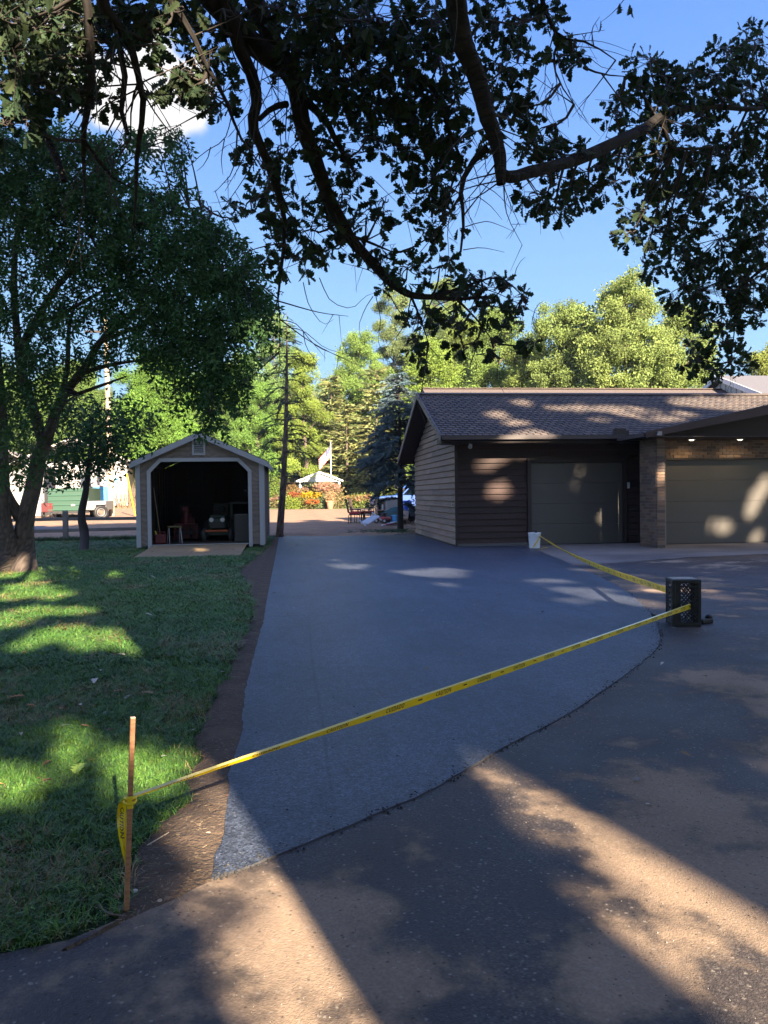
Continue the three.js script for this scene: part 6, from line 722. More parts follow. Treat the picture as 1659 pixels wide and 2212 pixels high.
{
  const p = at(241, 1087, 46), gy = landY(p.x, p.z), t = thing('utility_pole', 'pale sunlit utility pole with a yellow guy guard beside it', 'utility pole', [p.x, gy, p.z]);
  part(t, 'pole', limb([V(0, -0.3, 0), V(-0.06, 5, 0), V(-0.15, 11.5, 0)], [0.17, 0.15, 0.12], 12, 0.02, 3, 0.6), new THREE.MeshStandardMaterial({ color: col(0.5, 0.42, 0.33), map: again(woodTex, 1, 0.3), roughness: 0.9 })); part(t, 'crossarm', box(2.2, 0.12, 0.1, -0.15, 10.6, 0.12), M.twig); part(t, 'guy_wire', bar(V(-0.1, 9, 0), V(1.45, 0, 0.4), 0.012), M.darkMetal); part(t, 'guy_guard', bar(V(0.93, 2.45, 0.27), V(1.4, 0.02, 0.39), 0.05), mat(0.75, 0.5, 0.02, 0.5)); part(t, 'meter_box', rbox(0.2, 0.35, 0.16, 0.2, 1.2, 0.02, 0.02), mat(0.2, 0.19, 0.18, 0.5));
}
{
  const place = (x, y, d) => { const p = at(x, y, d); return [p.x, landY(p.x, p.z), p.z]; };
  const sid = mat(0.26, 0.26, 0.27, 0.7), w = mat(0.36, 0.36, 0.36, 0.6);
  const g = thing('outbuilding', 'grey sided outbuilding behind the left tree trunks', 'building', place(20, 1085, 44), 0.12); part(g, 'wall', box(3.6, 2.6, 4, 0, 1.3, -2), sid); for (let k = 0; k < 14; k++) part(g, 'siding_board', box(3.62, 0.17, 0.02, 0, 0.1 + k * 0.18, 0.02, -0.06), sid); part(g, 'roof', new THREE.ExtrudeGeometry(new THREE.Shape([[-2.1, 2.55], [0, 3.7], [2.1, 2.55], [2.1, 2.45], [0, 3.55], [-2.1, 2.45]].map(([a, b]) => new THREE.Vector2(a, b))), { depth: 4.5, bevelEnabled: false }).translate(0, 0, -4.2), mat(0.2, 0.19, 0.19, 0.9));
  const h = thing('white_house', 'bright white house glimpsed through leaves beyond the green trailer', 'house', place(150, 1085, 60), 0.1); part(h, 'wall', box(7.6, 3.4, 6, 0.4, 1.7, -3), w); part(h, 'roof', new THREE.ExtrudeGeometry(new THREE.Shape([[-4, 3.3], [0.4, 5.2], [4.8, 3.3], [4.8, 3.15], [0.4, 5.05], [-4, 3.15]].map(([a, b]) => new THREE.Vector2(a, b))), { depth: 7, bevelEnabled: false }).translate(0, 0, -6.4), mat(0.35, 0.34, 0.34, 0.9)); for (const x of [-1.5, 1.2]) { const f = part(h, 'window', box(0.9, 1.2, 0.05, x, 1.9, 0.02), w); part(f, 'pane', box(0.75, 1.05, 0.02, x, 1.9, 0.05), mat(0.05, 0.06, 0.08, 0.1)); } part(h, 'door', box(0.95, 2.1, 0.05, 3.1, 1.05, 0.02), mat(0.1, 0.3, 0.5, 0.5));
  const pt = thing('portable_cabin', 'bright blue cabin beside the white house', 'cabin', place(222, 1083, 57), 0.1); part(pt, 'wall', rbox(1.2, 1.5, 1.2, 0, 0.8, 0, 0.05), mat(0.05, 0.25, 0.5, 0.5)); part(pt, 'roof', rbox(1.25, 0.1, 1.25, 0, 1.58, 0, 0.04), w); part(pt, 'door', rbox(0.6, 1.2, 0.03, 0, 0.7, 0.61, 0.01), mat(0.07, 0.32, 0.55, 0.4));
  const gm = mat(0.02, 0.07, 0.046, 0.5), tr = thing('dump_trailer', 'green ribbed dump trailer parked on the side road', 'trailer', place(148, 1092, 43), 0.06); part(tr, 'tailgate', rbox(2.1, 1.25, 0.06, 0, 1.05, 0, 0.02), gm); for (let k = 0; k < 5; k++) part(tr, 'rib', rbox(2.1, 0.05, 0.05, 0, 0.5 + k * 0.26, 0.05, 0.015), mat(0.026, 0.095, 0.062, 0.45)); part(tr, 'side_panel', [rbox(0.06, 1.25, 3.6, -1.02, 1.05, -1.8, 0.02), rbox(0.06, 1.25, 3.6, 1.02, 1.05, -1.8, 0.02), rbox(2, 0.06, 3.6, 0, 0.46, -1.8, 0.02)], gm); part(tr, 'chassis', [box(2.1, 0.14, 0.1, 0, 0.36, 0.02), box(0.1, 0.12, 4.2, -0.6, 0.38, -2), box(0.1, 0.12, 4.2, 0.6, 0.38, -2)], M.black); part(tr, 'plate', box(0.2, 0.1, 0.01, 0.25, 0.75, 0.085), w); part(tr, 'tail_light', box(0.12, 0.12, 0.03, -0.9, 0.75, 0.07), mat(0.4, 0.02, 0.02, 0.3)); part(tr, 'tail_light', box(0.12, 0.12, 0.03, 0.95, 0.75, 0.07), mat(0.4, 0.02, 0.02, 0.3)); for (const x of [-0.9, 0.9]) { const q = part(tr, 'wheel', new THREE.TorusGeometry(0.24, 0.1, 8, 18).rotateY(Math.PI / 2).translate(x, 0.34, -1.8), M.black); part(q, 'rim', cyl(0.15, 0.15, 0.14, x, 0.34, -1.8, 0, 0, Math.PI / 2), sid); }
  const cm = mat(0.2, 0.2, 0.21, 0.4), car = thing('parked_trailer', 'pale utility trailer with spoked wheel right of the green trailer', 'trailer', place(204, 1091, 43), 0.05); part(car, 'bed', [rbox(1.2, 0.5, 2.4, 0, 0.75, -1.2, 0.04)], cm); part(car, 'wheel', new THREE.TorusGeometry(0.3, 0.09, 8, 20).rotateY(0.5).translate(0.35, 0.38, 0.08), M.black); part(car, 'wheel_rim', new THREE.TorusGeometry(0.2, 0.03, 6, 16).rotateY(0.5).translate(0.35, 0.38, 0.1), cm); part(car, 'fender', rbox(0.5, 0.05, 0.3, 0.35, 0.8, 0.06, 0.02), cm);
  const tc = thing('red_cart', 'small red cart beside the green trailer', 'cart', place(104, 1092, 43), 0); part(tc, 'box', rbox(0.6, 0.5, 0.5, 0, 0.6, 0, 0.04), mat(0.09, 0.012, 0.014, 0.6)); for (const x of [-0.25, 0.25]) part(tc, 'wheel', new THREE.TorusGeometry(0.16, 0.06, 6, 14).rotateY(Math.PI / 2).translate(x, 0.22, 0.1), M.black); part(tc, 'handle', bar(V(0, 0.6, 0.2), V(-0.2, 1.1, 0.5), 0.02), M.darkMetal);
  const car2 = thing('parked_car', 'white car seen far off right of the utility pole', 'car', place(268, 1062, 70), 1.5); part(car2, 'body', [rbox(1.7, 0.6, 4, 0, 0.6, 0, 0.15)], w); part(car2, 'cab', rbox(1.5, 0.5, 2, 0, 1.1, -0.2, 0.18), mat(0.1, 0.13, 0.2, 0.15)); for (const [x, z] of [[-0.8, 1.3], [0.8, 1.3], [-0.8, -1.3], [0.8, -1.3]]) part(car2, 'wheel', new THREE.TorusGeometry(0.22, 0.1, 6, 14).rotateY(Math.PI / 2).translate(x, 0.32, z), M.black);
  // dry brush by the guy wire
  const R = rng(33), br = []; const bp = V(...place(280, 1082, 58)); for (let i = 0; i < 160; i++) { const o = bp.clone().add(V((R() - 0.5) * 3, 0, (R() - 0.5) * 2)); br.push(bar(o, o.clone().add(V((R() - 0.5) * 0.8, 0.8 + R() * 1.2, (R() - 0.5) * 0.6)), 0.018, 0.006, 3)); } const bt = thing('dry_bush', 'dry tan brush beside the yellow guy guard', 'bush'); part(bt, 'stem', br, mat(0.36, 0.25, 0.15, 0.95)).userData.kind = 'stuff';
}
// ---------------------------------------------------------------- garden far behind
{
  const place = (x, d) => { const p = at(x, 1090, d); return V(p.x, landY(p.x, p.z), p.z); };
  const w = mat(0.7, 0.72, 0.76, 0.6), c = place(692, 75), s = thing('garden_cabin', 'small white open cabin with low gable roof among the flowers', 'cabin', [c.x, c.y, c.z], 0.05);
  const base = (1090 - 1066) / 1719.5 * 0; part(s, 'roof', new THREE.ExtrudeGeometry(new THREE.Shape([[-2.2, 2.55], [0, 3.4], [2.2, 2.55], [2.2, 2.4], [0, 3.22], [-2.2, 2.4]].map(([a, b]) => new THREE.Vector2(a, b))), { depth: 3, bevelEnabled: false }).translate(0, 0, -3), w); part(s, 'gable_panel', new THREE.ExtrudeGeometry(new THREE.Shape([[-1.9, 2.42], [0, 3.15], [1.9, 2.42]].map(([a, b]) => new THREE.Vector2(a, b))), { depth: 0.05, bevelEnabled: false }).translate(0, 0, -0.3), w); for (const x of [-1.85, 1.85]) part(s, 'post', box(0.18, 2.45, 0.18, x, 1.2, -0.3), w); part(s, 'wall', [box(3.6, 2.4, 0.08, 0, 1.2, -2.6), box(0.08, 2.4, 2.2, -1.85, 1.2, -1.6)], mat(0.35, 0.38, 0.42, 0.7)); part(s, 'window', box(0.9, 0.8, 0.06, 0.3, 1.5, -2.53), w); part(s, 'wall_panel', [box(1.5, 1.0, 0.05, -1.05, 0.6, -0.32)], mat(0.45, 0.5, 0.55, 0.6));
  const fp = place(716, 71), f = thing('flagpole', 'white flagpole standing before the white cabin', 'flagpole', [fp.x, fp.y, fp.z]); part(f, 'pole', cyl(0.05, 0.035, 5.9, 0, 2.95, 0), mat(0.8, 0.8, 0.8, 0.4)); part(f, 'finial', new THREE.SphereGeometry(0.08, 10, 8).translate(0, 5.95, 0), mat(0.6, 0.5, 0.2, 0.3)); part(f, 'pole_base', cyl(0.16, 0.12, 0.12, 0, 0.06, 0), w);
  const fl = thing('flag', 'striped flag hanging limp from the white flagpole', 'flag', [fp.x, fp.y + 5.5, fp.z]); const fc = document.createElement('canvas'); fc.width = 190; fc.height = 130; const g2 = fc.getContext('2d'); for (let i = 0; i < 13; i++) { g2.fillStyle = i % 2 ? '#f2ece6' : '#b22234'; g2.fillRect(0, i * 10, 190, 10); } g2.fillStyle = '#2c2f5e'; g2.fillRect(0, 0, 76, 70); g2.fillStyle = '#fff'; for (let r = 0; r < 9; r++) for (let k = 0; k < (r % 2 ? 5 : 6); k++) g2.fillRect(4 + k * 12 + (r % 2) * 6, 4 + r * 7, 3, 3); const ft = new THREE.CanvasTexture(fc); ft.colorSpace = THREE.SRGBColorSpace; const P = [], U = [], I = []; for (let i = 0; i <= 16; i++) for (let j = 0; j <= 8; j++) { const u = i / 16, v = j / 8; P.push(-0.05 - u * 0.95 - 0.1 * u * (1 - v), -1.0 * v * 1.0 - u * 1.15, 0.1 * Math.sin(u * 9 + v * 2) * u); U.push(u, 1 - v); } for (let i = 0; i < 16; i++) for (let j = 0; j < 8; j++) { const a = i * 9 + j, b = a + 9; I.push(a, a + 1, b, b, a + 1, b + 1); } const g = new THREE.BufferGeometry(); g.setAttribute('position', new THREE.Float32BufferAttribute(P, 3)); g.setAttribute('uv', new THREE.Float32BufferAttribute(U, 2)); g.setIndex(I); g.computeVertexNormals(); part(fl, 'cloth', g, new THREE.MeshStandardMaterial({ map: ft, roughness: 0.8, side: THREE.DoubleSide }));
  // shrubs and flowers: [px, depth, width, height, leaf colour, flower colour or null, label]
  const R = rng(71), petal = leafGeo(9, R, 0.12, 0.3, 0.9), green = leafGeo(16, R, 0.2, 0.55, 0.55);
  for (const [px, d, wd, h, lc, fc2, label] of [[590, 72, 2.4, 2.7, [0.17, 0.26, 0.05], null, 'tall green shrub left of the thin spruce trunk'], [628, 72, 1.6, 2.2, [0.26, 0.17, 0.06], null, 'reddish green shrub just right of the thin spruce trunk'], [612, 70, 2.2, 1.1, [0.24, 0.22, 0.1], [0.5, 0.25, 0.2], 'low mixed bed with faded pink flowers'], [640, 69, 1.4, 1.5, [0.22, 0.24, 0.06], [0.5, 0.12, 0.05], 'bed of dull orange flowers left of the cabin'], [672, 69.5, 2.4, 1.9, [0.2, 0.25, 0.08], [0.5, 0.3, 0.2], 'leafy plants growing before the cabin wall'], [671, 67.5, 1.7, 1.5, [0.25, 0.25, 0.05], [0.95, 0.6, 0.02], 'clump of bright yellow flowers'], [676, 66.5, 1.3, 0.8, [0.2, 0.2, 0.06], [0.85, 0.2, 0.05], 'low clump of orange red flowers under the yellow ones'], [708, 68, 2.3, 2.3, [0.3, 0.26, 0.12], [0.75, 0.42, 0.3], 'tall salmon pink flower heads beside the flagpole'], [700, 66.5, 1.3, 0.9, [0.2, 0.28, 0.12], null, 'pale green low plant at the bed edge'], [628, 66.5, 1.5, 0.9, [0.3, 0.4, 0.06], null, 'lime green low plant at the bed edge'], [762, 69, 2.6, 1.0, [0.25, 0.3, 0.08], [0.55, 0.3, 0.15], 'low flower bed right of the flagpole'], [800, 68, 2.6, 1.1, [0.26, 0.34, 0.08], [0.6, 0.35, 0.2], 'green border plants behind the chairs'], [835, 66, 2.2, 1.3, [0.24, 0.32, 0.07], null, 'green border shrub behind the blue truck']]) {
    const b = place(px, d), t = thing('flowering_plant', label, 'plant'), m = [], q = [], n = Math.round(wd * h * 46); for (let i = 0; i < n; i++) { const a = R() * 6.28, r = Math.sqrt(R()) * wd / 2, hh = h * Math.pow(R(), 0.7) * (1 - 0.35 * Math.pow(r / wd * 2, 2)); m.push(mtx(b.clone().add(V(Math.cos(a) * r, hh, Math.sin(a) * r * 0.6)), randQ(R), 0.6 + 0.6 * R())); if (fc2 && R() < 0.65) q.push(mtx(b.clone().add(V(Math.cos(a) * r, hh * 0.35 + h * 0.62, Math.sin(a) * r * 0.6 + 0.25)), randQ(R), 0.7 + 0.6 * R())); }
    instanced(t, 'foliage', green, leafM(...lc.map((v) => v * 0.6), 0.2), m, tints(R, m.length)).userData.kind = 'stuff'; if (q.length) instanced(t, 'flowers', petal, leafM(...fc2.map((v) => v * 0.5), 0.2), q, tints(R, q.length)).userData.kind = 'stuff'; part(t, 'stem', [0, 1, 2, 3].map(() => { const o = b.clone().add(V((R() - 0.5) * wd * 0.5, 0, (R() - 0.5) * 0.5)); return bar(o, o.clone().add(V(0, h * 0.7, 0)), 0.03, 0.015, 4); }), M.twig);
  }
  const pot = place(716, 65.5), pt = thing('flower_pot', 'terracotta pot at the edge of the flower bed', 'pot', [pot.x - 0.1, pot.y, pot.z]); part(pt, 'pot', new THREE.LatheGeometry([[0, 0], [0.22, 0], [0.32, 0.6], [0.36, 0.6], [0.36, 0.7], [0.3, 0.7]].map(([a, b]) => new THREE.Vector2(a, b)), 18), mat(0.5, 0.25, 0.15, 0.8)); instanced(pt, 'plant', green, leafM(0.3, 0.2, 0.1), Array.from({ length: 26 }, () => mtx(V((R() - 0.5) * 0.6, 0.7 + R() * 0.6, (R() - 0.5) * 0.6), randQ(R), 0.7)));
}
// ---------------------------------------------------------------- things put out on the dirt
{
  const place = (x, y, d) => { const p = at(x, y, d); return [p.x, landY(p.x, p.z) + 0.02, p.z]; }, brown = mat(0.06, 0.04, 0.035, 0.5), redc = mat(0.45, 0.05, 0.05, 0.8), R = rng(91);
  const chair = (x, d, turn, label) => { const t = thing('patio_chair', label, 'chair', place(x, 1130, d), turn, 'patio chairs on the dirt'); for (const [a, b] of [[-0.27, 0.25], [0.27, 0.25], [-0.27, -0.25], [0.27, -0.25]]) part(t, 'leg', bar(V(a, 0.42, b), V(a * 1.05, 0, b * 1.1), 0.018), brown); part(t, 'seat', rbox(0.56, 0.04, 0.54, 0, 0.42, 0, 0.015), brown); part(t, 'cushion', rbox(0.54, 0.1, 0.52, 0, 0.49, 0.01, 0.04), redc); for (let i = 0; i < 9; i++) part(t, 'back_slat', rbox(0.035, 0.66, 0.015, -0.24 + i * 0.06, 0.82, -0.33 - 0.03, 0.005, -0.2), brown); part(t, 'back_rail', rbox(0.58, 0.05, 0.03, 0, 1.13, -0.43, 0.012, -0.2), brown); for (const a of [-0.3, 0.3]) part(t, 'armrest', [rbox(0.05, 0.03, 0.52, a, 0.66, -0.02, 0.012), bar(V(a, 0.42, 0.24), V(a, 0.66, 0.22), 0.015)], brown); return t; };
  chair(767, 37.2, 1.35, 'dark slatted patio chair farthest left with its back turned away'); chair(774, 38.4, 1.2, 'dark slatted patio chair second from the left with red cushion'); chair(797, 38.8, 1.5, 'dark patio chair beside the low table with only its back showing');
  const tb = thing('patio_table', 'low round pale patio table between chairs', 'table', place(786, 1128, 37.9)); part(tb, 'top', cyl(0.42, 0.42, 0.03, 0, 0.62, 0, 0, 0, 0, 24), mat(0.55, 0.5, 0.45, 0.4)); for (let i = 0; i < 4; i++) part(tb, 'leg', bar(V(Math.cos(i * 1.57) * 0.3, 0.6, Math.sin(i * 1.57) * 0.3), V(Math.cos(i * 1.57) * 0.36, 0, Math.sin(i * 1.57) * 0.36), 0.018), brown);
  const pn = thing('cooler_lid', 'pale blue white slatted panel tilted on the dirt', 'panel', place(801, 1136, 35.2), 0.5); pn.rotation.z = 0.45; for (let i = 0; i < 4; i++) part(pn, 'slat', rbox(0.72, 0.05, 0.13, 0.1, 0.22, -0.26 + i * 0.15, 0.012, 0.7), mat(0.62, 0.68, 0.75, 0.4)); part(pn, 'frame', [rbox(0.05, 0.06, 0.62, -0.28, 0.2, -0.03, 0.012, 0.7), rbox(0.05, 0.06, 0.62, 0.48, 0.2, -0.03, 0.012, 0.7)], mat(0.5, 0.55, 0.6, 0.4));
  const wm = mat(0.4, 0.03, 0.03, 0.4), mw = thing('lawn_mower', 'red push mower among the things on the dirt', 'lawn mower', place(829, 1127, 37), 0.9); part(mw, 'deck', [rbox(0.5, 0.18, 0.55, 0, 0.22, 0, 0.06)], wm); part(mw, 'engine', [cyl(0.15, 0.14, 0.16, 0, 0.4, 0), rbox(0.2, 0.1, 0.24, 0.06, 0.46, 0, 0.03)], M.black); part(mw, 'handle', [bar(V(-0.22, 0.25, -0.2), V(-0.2, 0.95, -0.85), 0.014), bar(V(0.22, 0.25, -0.2), V(0.2, 0.95, -0.85), 0.014), bar(V(-0.2, 0.95, -0.85), V(0.2, 0.95, -0.85), 0.014)], M.darkMetal); for (const [a, b] of [[-0.28, 0.22], [0.28, 0.22], [-0.28, -0.22], [0.28, -0.22]]) { const q = part(mw, 'wheel', new THREE.TorusGeometry(0.09, 0.035, 6, 14).rotateY(Math.PI / 2).translate(a, 0.13, b), M.black); part(q, 'hub', cyl(0.05, 0.05, 0.05, a, 0.13, b, 0, 0, Math.PI / 2), mat(0.5, 0.5, 0.5, 0.4)); }
  const cabinet = (x, d, w, h, c, label, dark) => { const t = thing('cabinet', label, 'cabinet', place(x, 1125, d), 0.15); part(t, 'case', [rbox(w, 0.05, 0.5, 0, h, 0, 0.01), rbox(0.05, h, 0.5, -w / 2, h / 2, 0, 0.01), rbox(0.05, h, 0.5, w / 2, h / 2, 0, 0.01), rbox(w, h, 0.03, 0, h / 2, -0.24, 0.01), rbox(w, 0.05, 0.48, 0, h * 0.5, 0, 0.01)], c); if (dark) for (let i = 0; i < 4; i++) part(t, 'bottle', cyl(0.06, 0.05, 0.26, -w * 0.3 + i * w * 0.2, h * 0.5 + 0.16, 0.1), [M.black, M.white, M.black, M.white][i]); else part(t, 'door', rbox(w * 0.92, h * 0.9, 0.03, 0, h * 0.48, 0.26, 0.01), c); };
  cabinet(829, 39.2, 0.75, 1.12, mat(0.5, 0.4, 0.28, 0.7), 'open tan shelf unit holding small bottles', true); cabinet(850, 39, 0.72, 1.15, mat(0.4, 0.39, 0.37, 0.5), 'closed grey cabinet next to the open shelf unit', false);
  const tub = thing('storage_tub', 'sky blue storage tub on the dirt near the spruce trunk', 'tub', place(862, 1126, 36.8), 0.3); part(tub, 'body', rbox(0.55, 0.36, 0.4, 0, 0.18, 0, 0.05), mat(0.06, 0.3, 0.6, 0.4)); part(tub, 'rim', rbox(0.6, 0.04, 0.45, 0, 0.37, 0, 0.015), mat(0.08, 0.36, 0.68, 0.4));
  const tarp = thing('green_tarp', 'dark green crumpled tarp over a heap', 'tarp', place(856, 1120, 38)); { const g = new THREE.SphereGeometry(0.7, 20, 12, 0, 6.283, 0, 1.6), p = g.attributes.position; for (let i = 0; i < p.count; i++) { const k = 0.8 + 0.5 * fbm(p.getX(i) * 3 + 5, p.getZ(i) * 3 + p.getY(i) * 2, 3, 4); p.setXYZ(i, p.getX(i) * k * 1.1, p.getY(i) * k * 0.9, p.getZ(i) * k * 0.7); } g.computeVertexNormals(); part(tarp, 'cloth', g, mat(0.015, 0.06, 0.045, 0.5)); }
  const bl = thing('folded_boards', 'pile of flat boards with red white and blue edges lying on the dirt', 'boards', place(854, 1138, 34.6), 0.15); [[0.6, 0.62, 0.66], [0.45, 0.08, 0.1], [0.3, 0.36, 0.5], [0.6, 0.58, 0.5]].forEach((c, i) => part(bl, 'board', rbox(1.0 - i * 0.1, 0.035, 0.3, -0.1 + i * 0.08, 0.03 + i * 0.04, 0, 0.008, 0, i * 0.12), mat(...c, 0.6)));
  const bar2 = thing('plastic_barrel', 'blue plastic barrel standing behind the spruce trunk', 'barrel', place(878, 1112, 42)); part(bar2, 'drum', new THREE.LatheGeometry([[0, 0], [0.28, 0], [0.3, 0.05], [0.3, 0.3], [0.315, 0.33], [0.3, 0.36], [0.3, 0.62], [0.315, 0.65], [0.3, 0.68], [0.3, 0.92], [0.27, 0.97], [0, 0.97]].map(([a, b]) => new THREE.Vector2(a, b)), 24), mat(0.02, 0.08, 0.42, 0.35)); part(bar2, 'bung', cyl(0.04, 0.04, 0.03, 0.12, 0.98, 0.05), M.black);
  const heap = thing('junk_heap', 'small heap of mixed scrap at the foot of the garage corner', 'scrap heap', place(880, 1130, 34)); for (let i = 0; i < 9; i++) part(heap, ['board', 'pipe', 'carton'][i % 3], i % 3 === 1 ? bar(V((R() - 0.5) * 0.8, 0.05, (R() - 0.5) * 0.5), V((R() - 0.5) * 0.8, 0.5, (R() - 0.5) * 0.5), 0.025) : rbox(0.2 + R() * 0.4, 0.06 + R() * 0.2, 0.3, (R() - 0.5) * 0.5, 0.1 + i * 0.06, (R() - 0.5) * 0.3, 0.01, R() * 0.5, R() * 3, R() * 0.5), [mat(0.4, 0.3, 0.22, 0.8), M.black, mat(0.1, 0.16, 0.1, 0.7)][(i * 2) % 3]);
  // pickup truck, facing left
  const bp = mat(0.015, 0.075, 0.3, 0.5), gl = new THREE.MeshPhysicalMaterial({ color: col(0.5, 0.6, 0.65), transmission: 1, thickness: 0, roughness: 0.05 }), tk = thing('pickup_truck', 'blue pickup truck parked behind the spruce and the garage corner', 'pickup truck', place(905, 1106, 47), -1.5); // length along z
  const prof = new THREE.Shape([[2.7, 0.55], [2.75, 0.95], [2.6, 1.08], [1.35, 1.16], [-2.7, 1.14], [-2.75, 0.6], [-2.2, 0.5], [-1.95, 0.82], [-1.6, 0.92], [-1.25, 0.82], [-1.0, 0.5], [1.1, 0.5], [1.35, 0.82], [1.7, 0.92], [2.05, 0.82], [2.3, 0.5]].map(([a, b]) => new THREE.Vector2(a, b)));
  part(tk, 'body', new THREE.ExtrudeGeometry(prof, { depth: 1.8, bevelEnabled: true, bevelThickness: 0.05, bevelSize: 0.04, bevelSegments: 2 }).translate(0, 0, -0.9).rotateY(-Math.PI / 2), bp);
  part(tk, 'cab', [rbox(1.62, 0.06, 1.35, 0, 1.8, -0.1, 0.03), bar(V(-0.84, 1.15, 1.25), V(-0.78, 1.8, 0.55), 0.045), bar(V(0.84, 1.15, 1.25), V(0.78, 1.8, 0.55), 0.045), bar(V(-0.84, 1.15, -0.8), V(-0.78, 1.8, -0.72), 0.07), bar(V(0.84, 1.15, -0.8), V(0.78, 1.8, -0.72), 0.07), bar(V(-0.84, 1.15, 0.2), V(-0.79, 1.8, 0.2), 0.04), bar(V(0.84, 1.15, 0.2), V(0.79, 1.8, 0.2), 0.04)], bp); part(tk, 'windscreen', box(1.5, 0.86, 0.01, 0, 1.46, 0.9, 0.82), gl); part(tk, 'side_window', [box(0.01, 0.58, 0.85, 0.82, 1.47, 0.55), box(0.01, 0.58, 0.85, 0.82, 1.47, -0.3)], gl); part(tk, 'side_window', [box(0.01, 0.58, 0.85, -0.82, 1.47, 0.55), box(0.01, 0.58, 0.85, -0.82, 1.47, -0.3)], gl); part(tk, 'rear_window', box(1.5, 0.58, 0.01, 0, 1.47, -0.77), gl); part(tk, 'seat', [rbox(1.4, 0.6, 0.15, 0, 1.2, -0.5, 0.05), rbox(1.4, 0.2, 0.5, 0, 0.95, -0.2, 0.05)], M.black); part(tk, 'bumper', [rbox(1.85, 0.18, 0.12, 0, 0.6, 2.78, 0.04), rbox(1.85, 0.18, 0.12, 0, 0.6, -2.8, 0.04)], mat(0.5, 0.5, 0.52, 0.25, { metalness: 0.8 })); for (const x of [-0.7, 0.7]) part(tk, 'headlight', rbox(0.3, 0.18, 0.05, x, 0.9, 2.74, 0.02), mat(0.7, 0.7, 0.7, 0.15)); for (const [x, z] of [[-0.86, 1.7], [0.86, 1.7], [-0.86, -1.6], [0.86, -1.6]]) { const q = part(tk, 'wheel', new THREE.TorusGeometry(0.27, 0.12, 8, 20).rotateY(Math.PI / 2).translate(x, 0.39, z), M.black); part(q, 'rim', cyl(0.2, 0.2, 0.18, x, 0.39, z, 0, 0, Math.PI / 2), mat(0.55, 0.55, 0.56, 0.3, { metalness: 0.7 })); }
}
